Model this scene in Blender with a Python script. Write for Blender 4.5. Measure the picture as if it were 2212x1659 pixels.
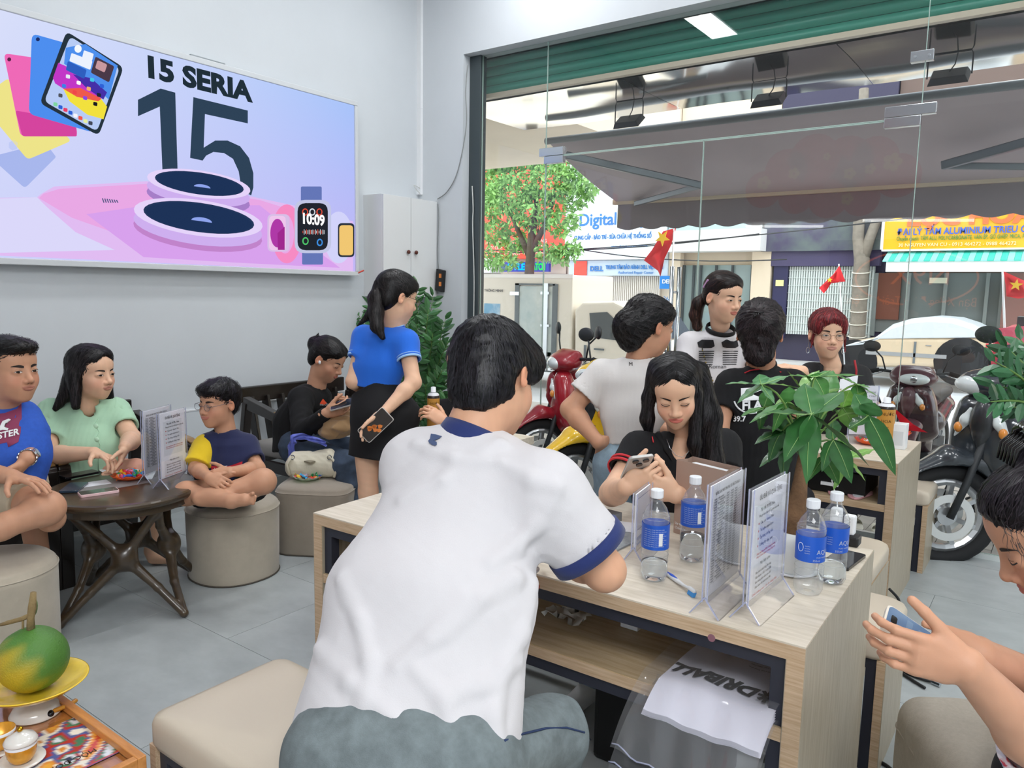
import bpy, bmesh, math, random
import numpy as np
from mathutils import Vector, Matrix
random.seed(7); rng=np.random.default_rng(7)
S=bpy.context.scene
for o in list(bpy.data.objects): bpy.data.objects.remove(o)
COL=S.collection
# ---------------- camera ----------------
FPX=1630.2; YAW,PITCH,ROLL=-0.631736,0.12473,0.017988; CAMH=1.5; CX,CY=1106.0,829.5
_cy,_sy=math.cos(YAW),math.sin(YAW);_cp,_sp=math.cos(PITCH),math.sin(PITCH);_cr,_sr=math.cos(ROLL),math.sin(ROLL)
FW=np.array([_sy*_cp,_cy*_cp,-_sp]);_ri=np.array([_cy,-_sy,0.0]);_up=np.cross(_ri,FW)
RI=_cr*_ri+_sr*_up;UP=-_sr*_ri+_cr*_up
CAM=np.array([0,0,CAMH],float)
cam=bpy.data.cameras.new('camera');co=bpy.data.objects.new('camera',cam);COL.objects.link(co)
cam.sensor_width=36;cam.lens=FPX/2212*36;cam.clip_start=0.05;cam.clip_end=200
co.matrix_world=Matrix(((RI[0],UP[0],-FW[0],0),(RI[1],UP[1],-FW[1],0),(RI[2],UP[2],-FW[2],CAMH),(0,0,0,1)))
S.camera=co
# surveying helpers: where the photograph's line of sight meets a plane of the room
def ray(x,y): return FW+RI*(x-CX)/FPX-UP*(y-CY)/FPX
def PZ(x,y,z=0.0): d=ray(x,y);return CAM+d*(z-CAMH)/d[2]
def PX(x,y,X): d=ray(x,y);return CAM+d*X/d[0]
def PY(x,y,Y): d=ray(x,y);return CAM+d*Y/d[1]
def PD(x,y,t): return CAM+ray(x,y)*t
# ---------------- light ----------------
S.view_settings.view_transform='Standard';S.view_settings.look='None';S.view_settings.gamma=1
S.view_settings.use_curve_mapping=False
S.view_settings.exposure=0.46
W=bpy.data.worlds.new('sky');S.world=W;W.use_nodes=True
bg=W.node_tree.nodes['Background'];bg.inputs[0].default_value=(0.86,0.93,1.0,1);bg.inputs[1].default_value=2.3
def arealight(name,loc,sx,sy,power,color=(1,1,1),rot=(0,0,0)):
    l=bpy.data.lights.new(name,'AREA');l.shape='RECTANGLE';l.size=sx;l.size_y=sy;l.energy=power;l.color=color
    o=bpy.data.objects.new(name,l);COL.objects.link(o);o.location=loc;o.rotation_euler=rot;return o
sun=bpy.data.lights.new('sun','SUN');sun.energy=1.6;sun.angle=math.radians(25);sun.color=(1,.97,.92)
so=bpy.data.objects.new('sun',sun);COL.objects.link(so);so.rotation_euler=(math.radians(-38),math.radians(12),0)
LAMPS=[(-3.24,2.32),(-2.25,3.0),(-3.3,4.2),(-0.9,3.7),(0.9,3.6),(1.3,1.4),(2.4,3.4),(2.5,-1.2)]
CEIL=4.3
arealight('shop_fill_light',(1.7,-1.6,CEIL-.065),2.4,2.2,150,(0.98,0.99,1.0))  # added fill without a fixture, brightens the left wall from in front
for i,(x,y) in enumerate(LAMPS): arealight('panel_light',(x,y,CEIL-.065),.28,0.85,15,(0.97,0.985,1.0))
# ---------------- materials ----------------
def lin(c):
    return tuple((v/12.92 if v<=.04045 else ((v+.055)/1.055)**2.4) for v in c)
def h(s):
    s=s.lstrip('#');return tuple(int(s[i:i+2],16)/255 for i in (0,2,4))
MATS={}
def mat(name,col,rough=.5,metal=0.0,spec=.5,bump=0.0,bscale=60,var=0.0,vscale=8,stretch=None,trans=0,ior=1.45,emit=0,alpha=1,coat=0,vcol=False,sheen=0,sss=0,col2=None,btype='noise',aniso=None):
    if name in MATS: return MATS[name]
    m=bpy.data.materials.new(name);m.use_nodes=True;MATS[name]=m
    nt=m.node_tree;N=nt.nodes;L=nt.links;b=N['Principled BSDF']
    c=lin(h(col)) if isinstance(col,str) else col
    b.inputs['Base Color'].default_value=(*c,1);b.inputs['Roughness'].default_value=rough;b.inputs['Metallic'].default_value=metal
    b.inputs['Specular IOR Level'].default_value=spec;b.inputs['IOR'].default_value=ior
    b.inputs['Transmission Weight'].default_value=trans;b.inputs['Alpha'].default_value=alpha
    if coat: b.inputs['Coat Weight'].default_value=coat;b.inputs['Coat Roughness'].default_value=.08
    if sheen: b.inputs['Sheen Weight'].default_value=sheen
    if sss: b.inputs['Subsurface Weight'].default_value=sss;b.inputs['Subsurface Radius'].default_value=(.012,.005,.003);b.inputs['Subsurface Scale'].default_value=1
    if emit: b.inputs['Emission Color'].default_value=(*c,1);b.inputs['Emission Strength'].default_value=emit
    tc=None
    def tex(scale,det=4,rough=.6):
        nonlocal tc
        if tc is None:
            t=N.new('ShaderNodeTexCoord');mp=N.new('ShaderNodeMapping');L.new(t.outputs['Object'],mp.inputs[0])
            if stretch: mp.inputs['Scale'].default_value=stretch
            tc=mp
        n=N.new('ShaderNodeTexNoise');n.inputs['Scale'].default_value=scale;n.inputs['Detail'].default_value=det;n.inputs['Roughness'].default_value=rough
        L.new(tc.outputs[0],n.inputs['Vector']);return n
    src=None
    if vcol:
        a=N.new('ShaderNodeVertexColor');a.layer_name='Col';src=a.outputs[0]
    if var or col2:
        n=tex(vscale)
        mx=N.new('ShaderNodeMix');mx.data_type='RGBA'
        if col2:
            c2=lin(h(col2));mr=N.new('ShaderNodeMapRange');mr.inputs[1].default_value=.35;mr.inputs[2].default_value=.65
            L.new(n.outputs[0],mr.inputs[0]);L.new(mr.outputs[0],mx.inputs[0])
            mx.inputs[6].default_value=(*c,1);mx.inputs[7].default_value=(*c2,1);src=mx.outputs[2]
        else:
            mx.blend_type='MULTIPLY';mx.inputs[0].default_value=1
            mr=N.new('ShaderNodeMapRange');mr.inputs[1].default_value=.3;mr.inputs[2].default_value=.7;mr.inputs[3].default_value=1-var;mr.inputs[4].default_value=1+var
            L.new(n.outputs[0],mr.inputs[0]);
            if src: L.new(src,mx.inputs[6])
            else: mx.inputs[6].default_value=(*c,1)
            L.new(mr.outputs[0],mx.inputs[7]);src=mx.outputs[2]
    if src:
        L.new(src,b.inputs['Base Color'])
        if emit: L.new(src,b.inputs['Emission Color'])
    if bump:
        n=tex(bscale,3);bp=N.new('ShaderNodeBump');bp.inputs['Strength'].default_value=bump;bp.inputs['Distance'].default_value=.01
        L.new(n.outputs[0],bp.inputs['Height']);L.new(bp.outputs[0],b.inputs['Normal'])
    return m
def wood(name,c1,c2,stretch=(1.5,30,30),rough=.45,vs=3):
    return mat(name,c1,rough,col2=c2,vscale=vs,stretch=stretch,bump=.05,bscale=12)
def emis(name,col,st=1.0,vcol=False):
    if name in MATS: return MATS[name]
    m=bpy.data.materials.new(name);m.use_nodes=True;nt=m.node_tree;nt.nodes.clear();MATS[name]=m
    e=nt.nodes.new('ShaderNodeEmission');o=nt.nodes.new('ShaderNodeOutputMaterial');e.inputs[1].default_value=st
    c=lin(h(col)) if isinstance(col,str) else col
    e.inputs[0].default_value=(*c,1);nt.links.new(e.outputs[0],o.inputs[0])
    if vcol:
        a=nt.nodes.new('ShaderNodeVertexColor');a.layer_name='Col';nt.links.new(a.outputs[0],e.inputs[0])
    return m
def thinglass(name,tint=(1,1,1),refl=1.0,rough=0.0,haze=0.0):
    if name in MATS: return MATS[name]
    m=bpy.data.materials.new(name);m.use_nodes=True;nt=m.node_tree;nt.nodes.clear();N=nt.nodes;L=nt.links;MATS[name]=m
    t=N.new('ShaderNodeBsdfTransparent');t.inputs[0].default_value=(*tint,1)
    g=N.new('ShaderNodeBsdfGlossy');g.inputs['Roughness'].default_value=rough
    f=N.new('ShaderNodeFresnel');ge=N.new('ShaderNodeNewGeometry');mr=N.new('ShaderNodeMapRange');mr.inputs[3].default_value=1.45;mr.inputs[4].default_value=1/1.45;L.new(ge.outputs['Backfacing'],mr.inputs[0]);L.new(mr.outputs[0],f.inputs[0])
    mu=N.new('ShaderNodeMath');mu.operation='MULTIPLY';mu.inputs[1].default_value=refl;L.new(f.outputs[0],mu.inputs[0])
    mx=N.new('ShaderNodeMixShader');L.new(mu.outputs[0],mx.inputs[0]);L.new(t.outputs[0],mx.inputs[1]);L.new(g.outputs[0],mx.inputs[2])
    last=mx.outputs[0]
    if haze:
        d=N.new('ShaderNodeBsdfDiffuse');d.inputs[0].default_value=(.9,.92,.95,1)
        m2=N.new('ShaderNodeMixShader');m2.inputs[0].default_value=haze;L.new(last,m2.inputs[1]);L.new(d.outputs[0],m2.inputs[2]);last=m2.outputs[0]
    o=N.new('ShaderNodeOutputMaterial');L.new(last,o.inputs[0]);return m
# ---------------- object helpers ----------------
def woff(o):
    v=Vector((0,0,0))
    while o is not None: v=v+o.location;o=o.parent
    return v
def thing(name,label,cat,loc=(0,0,0),group=None,rotz=0):
    o=bpy.data.objects.new(name,None);COL.objects.link(o);o.location=tuple(float(v) for v in loc);o.rotation_euler=(0,0,rotz)
    o.empty_display_size=.1;o['label']=label;o['category']=cat
    if group:o['group']=group
    return o
def tag(o,label=None,cat=None,group=None,kind=None):
    if label:o['label']=label
    if cat:o['category']=cat
    if group:o['group']=group
    if kind:o['kind']=kind
    return o
def mesh(name,V,F,m,parent=None,smooth=False,world=True,bevel=0,cols=None,kind=None,label=None,mi=None,sub=0,seg=2):
    """V given in world coordinates (world=True) or in the parent's own coordinates"""
    me=bpy.data.meshes.new(name)
    V=np.asarray(V,float)
    if parent is not None and world:
        V=V-np.array(woff(parent))
    org=None
    if parent is None and world and len(V):
        org=np.array([(V[:,0].min()+V[:,0].max())/2,(V[:,1].min()+V[:,1].max())/2,V[:,2].min()]);V=V-org
    if isinstance(F,np.ndarray) and F.ndim==2:
        n,k=F.shape
        me.vertices.add(len(V));me.vertices.foreach_set('co',V.astype(np.float32).ravel())
        me.loops.add(n*k);me.loops.foreach_set('vertex_index',F.astype(np.int32).ravel())
        me.polygons.add(n);me.polygons.foreach_set('loop_start',np.arange(0,n*k,k,dtype=np.int32));me.polygons.foreach_set('loop_total',np.full(n,k,np.int32))
        me.update(calc_edges=True)
    else:
        me.from_pydata([tuple(v) for v in V],[],[tuple(int(i) for i in f) for f in F])
    ms=m if isinstance(m,(list,tuple)) else [m]
    for x in ms: me.materials.append(x)
    if mi is not None: me.polygons.foreach_set('material_index',np.asarray(mi,np.int32))
    if smooth: me.polygons.foreach_set('use_smooth',np.ones(len(me.polygons),bool))
    if cols is not None:
        a=me.color_attributes.new('Col','FLOAT_COLOR','POINT');c=np.ones((len(V),4),np.float32);c[:,:3]=cols;a.data.foreach_set('color',c.ravel())
    me.validate();me.update()
    o=bpy.data.objects.new(name,me);COL.objects.link(o)
    if parent is not None:o.parent=parent
    elif org is not None:o.location=tuple(org)
    if bevel:
        b=o.modifiers.new('bevel','BEVEL');b.width=bevel;b.segments=seg;b.limit_method='ANGLE';b.angle_limit=.6
    if sub:
        s=o.modifiers.new('sub','SUBSURF');s.levels=sub;s.render_levels=sub
    if kind:o['kind']=kind
    if label:o['label']=label
    return o
BOXF=[(0,3,2,1),(4,5,6,7),(0,1,5,4),(1,2,6,5),(2,3,7,6),(3,0,4,7)]
class MB:
    def __init__(s): s.V=[];s.F=[];s.n=0
    def add(s,V,F):
        V=np.asarray(V,float);s.V.append(V);s.F+= [tuple(int(i)+s.n for i in f) for f in F];s.n+=len(V);return s
    def box(s,x0,y0,z0,x1,y1,z1): return s.add([(x0,y0,z0),(x1,y0,z0),(x1,y1,z0),(x0,y1,z0),(x0,y0,z1),(x1,y0,z1),(x1,y1,z1),(x0,y1,z1)],BOXF)
    def hexa(s,b,t): return s.add(list(b)+list(t),BOXF)
    def bar(s,p,q,w,d=None,up=(0,0,1)):
        d=d or w;p=np.array(p,float);q=np.array(q,float);a=q-p;a/=np.linalg.norm(a);u=np.cross(a,up)
        if np.linalg.norm(u)<1e-5:u=np.cross(a,(1,0,0))
        u/=np.linalg.norm(u);v=np.cross(u,a)
        c=[u*w/2*i+v*d/2*j for i,j in((-1,-1),(1,-1),(1,1),(-1,1))]
        return s.add([p+k for k in c]+[q+k for k in c],BOXF)
    def tube(s,pts,r,n=8,cap=True,flat=1.0,closed=False):
        P=np.array(pts,float);m=len(P);R=np.array(r if hasattr(r,'__len__') else [r]*m,float)
        T=np.gradient(P,axis=0) if not closed else np.roll(P,-1,0)-np.roll(P,1,0)
        T/=np.linalg.norm(T,axis=1)[:,None]+1e-12
        u=np.cross(T[0],(0,0,1.0))
        if np.linalg.norm(u)<1e-3:u=np.cross(T[0],(1.0,0,0))
        u/=np.linalg.norm(u);V=[]
        for i in range(m):
            u=u-T[i]*(u@T[i]);u/=np.linalg.norm(u);v=np.cross(T[i],u)
            for k in range(n):
                a=2*math.pi*k/n;V.append(P[i]+(u*math.cos(a)+v*math.sin(a)*flat)*R[i])
        F=[]
        for i in range(m if closed else m-1):
            j=(i+1)%m
            for k in range(n):
                l=(k+1)%n;F.append((i*n+k,i*n+l,j*n+l,j*n+k))
        if cap and not closed:F+=[tuple(range(n))[::-1],tuple((m-1)*n+k for k in range(n))]
        return s.add(V,F)
    def lathe(s,prof,c=(0,0,0),n=24,sx=1,sy=1,cap=True,ripple=None):
        V=[]
        for i,(r,z) in enumerate(prof):
            for k in range(n):
                a=2*math.pi*k/n;rr=r*(1+(ripple(i,a) if ripple else 0));V.append((c[0]+rr*math.cos(a)*sx,c[1]+rr*math.sin(a)*sy,c[2]+z))
        F=[(i*n+k,i*n+(k+1)%n,(i+1)*n+(k+1)%n,(i+1)*n+k) for i in range(len(prof)-1) for k in range(n)]
        if cap:F+=[tuple(range(n))[::-1],tuple((len(prof)-1)*n+k for k in range(n))]
        return s.add(V,F)
    def prism(s,poly,o,u,v,w,t):
        """polygon in plane (u,v) at origin o, thickness t along w"""
        o,u,v,w=[np.array(a,float) for a in(o,u,v,w)];n=len(poly)
        A=[o+u*a+v*b for a,b in poly];B=[p+w*t for p in A]
        return s.add(A+B,[tuple(range(n))[::-1],tuple(range(n,2*n))]+[(i,(i+1)%n,n+(i+1)%n,n+i) for i in range(n)])
    def ell(s,c,r,n=14,m=9,R=None):
        c=np.array(c,float);V=[];R=np.eye(3) if R is None else np.array(R)
        for i in range(m+1):
            t=math.pi*i/m
            for k in range(n):
                a=2*math.pi*k/n;V.append(c+R@np.array([r[0]*math.sin(t)*math.cos(a),r[1]*math.sin(t)*math.sin(a),r[2]*math.cos(t)]))
        return s.add(V,[(i*n+k,(i+1)*n+k,(i+1)*n+(k+1)%n,i*n+(k+1)%n) for i in range(m) for k in range(n)])
    def out(s,name,m,parent=None,**k):
        return mesh(name,np.concatenate(s.V),s.F,m,parent,**k)
def rrect(w,hh,r,n=5,cx=0,cy=0):
    P=[]
    for sx,sy,a0 in((1,1,0),(-1,1,90),(-1,-1,180),(1,-1,270)):
        for i in range(n+1):
            a=math.radians(a0+90*i/n);P.append((cx+sx*(w/2-r)+r*math.cos(a),cy+sy*(hh/2-r)+r*math.sin(a)))
    return P
def circ(r,n=24,cx=0,cy=0,ry=None,a0=0,a1=360):
    m=n if a1-a0>=360 else n+1
    return [(cx+r*math.cos(math.radians(a0+(a1-a0)*i/n)),cy+(ry or r)*math.sin(math.radians(a0+(a1-a0)*i/n))) for i in range(m)]
def nrm(v): v=np.array(v,float);return v/np.linalg.norm(v)
_dg=None
def text(name,s,m,parent,o,u,v,size,ext=.0008,align='LEFT',bold=0,world=True,width=None,shear=0,kind=None):
    """flat lettering: baseline origin o, writing direction u, up v (unit vectors)"""
    c=bpy.data.curves.new('t','FONT');c.body=s;c.size=size;c.align_x=align;c.extrude=ext;c.offset=bold;c.shear=shear;c.resolution_u=3
    c.space_line=.95
    t=bpy.data.objects.new('t',c);COL.objects.link(t);bpy.context.view_layer.update()
    me=t.to_mesh();n=len(me.vertices);V=np.zeros(n*3,np.float32);me.vertices.foreach_get('co',V);V=V.reshape(-1,3).astype(float)
    F=[tuple(p.vertices) for p in me.polygons];t.to_mesh_clear();bpy.data.objects.remove(t);bpy.data.curves.remove(c)
    if not len(V): return None
    if width:
        w=V[:,0].max()-V[:,0].min();V[:,0]*=width/w
    u=nrm(u);v=nrm(v);w=np.cross(u,v);P=np.array(o,float)+V[:,:1]*u+V[:,1:2]*v+V[:,2:]*w
    return mesh(name,P,F,m,parent,world=world,kind=kind)
def copytree(o,parent=None):
    c=o.copy();COL.objects.link(c)
    if parent is not None:c.parent=parent
    for ch in list(o.children):copytree(ch,c)
    return c
def disp(V,amp,fr,seed=0):
    """smooth pseudo-noise displacement vector field"""
    r=np.random.default_rng(seed);out=np.zeros(len(V))
    for i in range(5):
        k=r.normal(size=3)*fr*(1+i*.5);out+=np.sin(V@k+r.uniform(0,6.28))/(1+i*.6)
    return out*amp/2
# ---------------- implicit surfaces for bodies, hair and cloth ----------------
# primitive: dict(t='rc'|'el'|'bx', ..., k=blend, op=1 add/-1 cut)
def rc(a,b,r1,r2=None,k=.02,op=1,flat=None):
    return dict(t='rc',a=np.array(a,float),b=np.array(b,float),r1=r1,r2=r1 if r2 is None else r2,k=k,op=op,flat=flat)
def el(c,r,R=None,k=.02,op=1): return dict(t='el',c=np.array(c,float),r=np.array(r,float),R=None if R is None else np.array(R,float),k=k,op=op)
def bx(c,hx,R=None,rad=.005,k=.01,op=1): return dict(t='bx',c=np.array(c,float),h=np.array(hx,float),R=None if R is None else np.array(R,float),rad=rad,k=k,op=op)
def pl(p,n,k=.004): return dict(t='pl',p=np.array(p,float),n=nrm(n),k=k,op=-2)   # keeps the side n points away from
def pd_(P,q):
    t=q['t']
    if t=='rc':
        a,b=q['a'],q['b'];p=P
        if q['flat'] is not None:
            s,ra=q['flat'];s=nrm(s);f=(1-1/ra)
            p=P-np.outer((P-a)@s*f,s);b=b-s*((b-a)@s)*f
        ba=b-a;L=ba@ba
        if L<1e-12:return np.linalg.norm(p-a,axis=1)-max(q['r1'],q['r2'])
        x=np.clip((p-a)@ba/L,0,1)
        d=np.linalg.norm(p-a-x[:,None]*ba,axis=1)-(q['r1']+(q['r2']-q['r1'])*x)
        for cp in q.get('cap',()): d=np.maximum(d,(P-cp[0])@cp[1])
        return d
    if t=='el':
        p=P-q['c']
        if q['R'] is not None:p=p@q['R']
        k0=np.linalg.norm(p/q['r'],axis=1);k1=np.linalg.norm(p/(q['r']**2),axis=1)+1e-9
        return np.where(k0<1e-4,-q['r'].min(),k0*(k0-1)/k1)
    if t=='bx':
        p=P-q['c']
        if q['R'] is not None:p=p@q['R']
        d=np.abs(p)-q['h']+q['rad'];return np.linalg.norm(np.maximum(d,0),axis=1)+np.minimum(d.max(1),0)-q['rad']
    if t=='pl': return (P-q['p'])@q['n']
    if t=='fn': return q['f'](P)
def comb(d,e,q):
    k=q['k'];op=q['op']
    if op==1:
        hh=np.clip(.5+.5*(d-e)/k,0,1) if k>0 else (d>e)*1.0;return d*(1-hh)+e*hh-k*hh*(1-hh)
    if op==-2: e=-e
    if op==-3: return d+e        # additive displacement
    hh=np.clip(.5-.5*(d+e)/k,0,1);return d*(1-hh)-e*hh+k*hh*(1-hh)
def sdf(P,Q):
    d=np.full(len(P),9.0)
    for q in Q:d=comb(d,pd_(P,q),q)
    return d
def qb(q):
    if q['t']=='rc':
        r=max(q['r1'],q['r2'])*(q['flat'][1] if q['flat'] is not None else 1);return np.minimum(q['a'],q['b'])-r,np.maximum(q['a'],q['b'])+r
    if q['t']=='el':
        r=q['r'] if q['R'] is None else np.abs(q['R'])@q['r'];return q['c']-r,q['c']+r
    r=q['h'] if q['R'] is None else np.abs(q['R'])@q['h'];return q['c']-r,q['c']+r
OFF=np.array([(i,j,k) for i in(0,1) for j in(0,1) for k in(0,1)])
def polyg(Q,res):
    A=[qb(q) for q in Q if q['op']==1]
    lo=np.min([a for a,_ in A],0)-3*res;hi=np.max([b for _,b in A],0)+3*res
    BS=8;nb=np.ceil((hi-lo)/(res*BS)).astype(int);n=nb*BS+1
    D=np.full(tuple(n),9.0,np.float32)
    g=np.stack(np.meshgrid(*[np.arange(m) for m in nb],indexing='ij'),-1).reshape(-1,3)
    cen=lo+(g*BS+BS/2)*res;rad=BS*res*.87
    dc=sdf(cen,Q);keep=(dc<rad*1.6+.03)&(dc>-rad*2.5-.05);g=g[keep];cen=cen[keep]
    loc=np.stack(np.meshgrid(*[np.arange(BS+1)]*3,indexing='ij'),-1).reshape(-1,3)
    for s0 in range(0,len(g),600):
        gg=g[s0:s0+600];cc=cen[s0:s0+600]
        idx=(gg[:,None,:]*BS+loc[None]);P=(lo+idx*res).reshape(-1,3);d=np.full(len(P),9.0)
        m=len(loc)
        for q in Q:
            if q['op'] in(1,-1):
                e=pd_(cc,q);w=np.nonzero(e<rad*1.7+q['k']+.01)[0]
                if not len(w):continue
                if len(w)<len(gg):
                    ix=(w[:,None]*m+np.arange(m)[None]).ravel();d[ix]=comb(d[ix],pd_(P[ix],q),q);continue
            d=comb(d,pd_(P,q),q)
        D[idx[...,0].ravel(),idx[...,1].ravel(),idx[...,2].ravel()]=d
    s=D<0
    c=[s[o[0]:n[0]-1+o[0],o[1]:n[1]-1+o[1],o[2]:n[2]-1+o[2]] for o in OFF]
    al=c[0].copy();an=c[0].copy()
    for x in c[1:]:al&=x;an|=x
    act=an&~al;I=np.argwhere(act);
    vi=np.full(act.shape,-1,np.int32);vi[act]=np.arange(len(I))
    vals=np.stack([D[I[:,0]+o[0],I[:,1]+o[1],I[:,2]+o[2]] for o in OFF],1)
    acc=np.zeros((len(I),3));cnt=np.zeros(len(I))
    for a in range(8):
        for b in range(a+1,8):
            if np.abs(OFF[a]-OFF[b]).sum()!=1:continue
            va,vb=vals[:,a],vals[:,b];m=(va<0)!=(vb<0);t=np.where(m,va/np.where(m,va-vb,1),0)
            acc+=np.where(m[:,None],OFF[a]+t[:,None]*(OFF[b]-OFF[a]),0);cnt+=m
    V=lo+(I+acc/cnt[:,None])*res
    Fs=[]
    for ax in range(3):
        o=[0,0,0];o[ax]=1;sl0=s[:n[0]-o[0],:n[1]-o[1],:n[2]-o[2]];sl1=s[o[0]:,o[1]:,o[2]:]
        E=np.argwhere(sl0!=sl1);b1,b2=[(1,2),(2,0),(0,1)][ax]
        E=E[(E[:,b1]>0)&(E[:,b2]>0)&(E[:,b1]<n[b1]-1)&(E[:,b2]<n[b2]-1)]
        def cell(d1,d2):
            q=E.copy();q[:,b1]-=d1;q[:,b2]-=d2;return vi[q[:,0],q[:,1],q[:,2]]
        f=np.stack([cell(1,1),cell(0,1),cell(0,0),cell(1,0)],1)
        ins=s[E[:,0],E[:,1],E[:,2]];f[~ins]=f[~ins][:,::-1];Fs.append(f)
    F=np.concatenate(Fs);F=F[(F>=0).all(1)]
    return V,F
def grad(P,Q,e=.001):
    g=np.stack([sdf(P+np.eye(3)[i]*e,Q)-sdf(P-np.eye(3)[i]*e,Q) for i in range(3)],1)
    return g/(np.linalg.norm(g,axis=1)[:,None]+1e-9)
def snap(P,Q,off=0,it=4):
    for _ in range(it):
        d=sdf(P,Q)-off;P=P-grad(P,Q)*d[:,None]*.9
    return P
def cast(P,d,Q,off=.0005,n=40):
    """sphere-trace points along d onto the surface"""
    P=np.array(P,float);d=nrm(d)
    for _ in range(n):P=P+d*np.clip(sdf(P,Q)*.8,-.01,.02)[:,None]
    return P-d*off
def merge(L):
    V=[];F=[];C=[];n=0
    for v,f,c in L:
        V.append(v);F.append(f+n);C.append(np.broadcast_to(c,(len(v),3)));n+=len(v)
    return np.concatenate(V),np.concatenate(F),np.concatenate(C)
def frame(fwd,up):
    f=nrm(fwd);u=np.array(up,float);u=nrm(u-f*(u@f));r=np.cross(f,u);return np.stack([r,f,u],1)   # columns: right, forward, up
def ribbon(curves,w,normf=None):
    """curves: array (n,m,3) -> thin tapering ribbons"""
    n,m,_=curves.shape;T=np.gradient(curves,axis=1);T/=np.linalg.norm(T,axis=2,keepdims=True)+1e-9
    N=normf;B=np.cross(T,N);B/=np.linalg.norm(B,axis=2,keepdims=True)+1e-9
    tp=np.sin(np.linspace(.25,1,m)*math.pi)**.5*1.0;tp[-1]=.12
    ww=(w if np.ndim(w) else np.full(n,w))[:,None,None]*tp[None,:,None]
    A=curves+B*ww/2;C_=curves-B*ww/2;V=np.stack([A,C_],2).reshape(-1,3)
    i=np.arange(n)[:,None]*(2*m)+np.arange(m-1)[None]*2;i=i.ravel();F=np.stack([i,i+1,i+3,i+2],1);return V,F
# ---------------- the room ----------------
XW=-4.65;YW=4.93;YG=5.04;XR=3.6;YB=-3.2
mwall=mat('wall_paint','#c9ced2',.6,bump=.03,bscale=25,var=.02,vscale=2)
mwhite=mat('white_paint','#e6e8ea',.5)
mreveal=mat('reveal_paint','#c9c8c4',.6)
mb=MB();mb.box(XW-.2,YB,0,XW,YG+.1,CEIL);o=mb.out('wall_left',mwall,kind='structure')
mb=MB();mb.box(XW,YW,0,-4.156,YG+.08,CEIL);mb.box(-4.156,YW,3.392,XR,YG+.08,CEIL)
mb.out('wall_window_side',mwall,kind='structure')
mb=MB();mb.box(XW,YB-.2,0,XR,YB,CEIL);mb.out('wall_back',mwall,kind='structure')
mb=MB();mb.box(XR,YB,0,XR+.2,YG+.1,CEIL);mb.out('wall_right',mwall,kind='structure')
mb=MB();mb.box(XW,YB,CEIL,XR,YG+.1,CEIL+.15);mb.out('ceiling',mwhite,kind='structure')
# floor of large vinyl tiles
mfl=mat("floor_vinyl","#a7adae",.42,var=.10,vscale=5,bump=.02,bscale=30,stretch=(1,1.6,1))
mb=MB();mb.box(XW,YB,-.1,XR,YG+.06,-.004);fl=mb.out('floor',mat("grout","#8a9092",.8),kind='structure')
tw,tl=.62,.94;mb=MB();mb.box(-tl/2+.0012,-tw/2+.0012,-.004,tl/2-.0012,tw/2-.0012,0);proto=None
j=0;y=YB
while y<YG+.05:
    x=XW-(.47 if j%2 else 0)
    while x<XR:
        a,b=max(x,XW),min(x+tl,XR);c=min(y+tw,YG+.06)
        if b-a>.05 and c-y>.05:
            full=abs(b-a-tl)<1e-6 and abs(c-y-tw)<1e-6
            if full and proto is not None:
                t=proto.copy();COL.objects.link(t)
            else:
                m_=MB();m_.box(-(b-a)/2+.0012,-(c-y)/2+.0012,-.004,(b-a)/2-.0012,(c-y)/2-.0012,0);t=m_.out('tile',mfl,fl,world=False)
                if full:proto=t
            t.parent=fl;w=woff(fl);t.location=((a+b)/2-w[0],(y+c)/2-w[1],-w[2])
        x+=tl
    y+=tw;j+=1
mb=MB();mb.box(XW,YB,0,XW+.012,YW,.66);mb.out('trim_wainscot_panel_left',mat('wainscot','#d0d6da',.35),kind='structure')
mb=MB();mb.box(XW,YB,.66,XW+.016,YW,.668);mb.out('trim_wainscot_cap_left',mwhite,kind='structure')
mb=MB();mb.box(XW+.012,YB,0,XW+.024,YW,.09);mb.out('baseboard_left',mat('base_light','#b9bfc0',.5),kind='structure')
mb=MB();mb.box(XW,YW-.012,0,-4.156,YW,.09);mb.out('baseboard_window',MATS['base_light'],kind='structure')
# conduit in the corner
mb=MB();x=PY(905,300,YW)[0];mb.box(XW,YW-.028,2.3,XW+.045,YW,CEIL);mb.box(XW-.001,YW-.030,3.02,XW+.048,YW,3.026)
tag(mb.out('cable_conduit',mwhite),'white plastic cable duct running up the corner of the room','cable duct')
# ceiling panels
LW=['nearest the left wall and the window reflection','over the coffee table side','by the left corner','over the back desk','above the right door','over the front desk','by the right wall near the window','far behind the camera on the right']
for (x,y),lw in zip(LAMPS,LW):
    t=thing('ceiling_light','flat white ceiling light panel '+lw,'ceiling light',(x,y,CEIL),'ceiling light panels')
    mb=MB();mb.box(-.17,-.455,-.05,.17,.455,0);mb.out('frame',mwhite,t,world=False)
    mb=MB();mb.box(-.14,-.425,-.055,.14,.425,-.05);mb.out('diffuser',emis('panel_glow','#ffffff',3.0),t,world=False)
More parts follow.
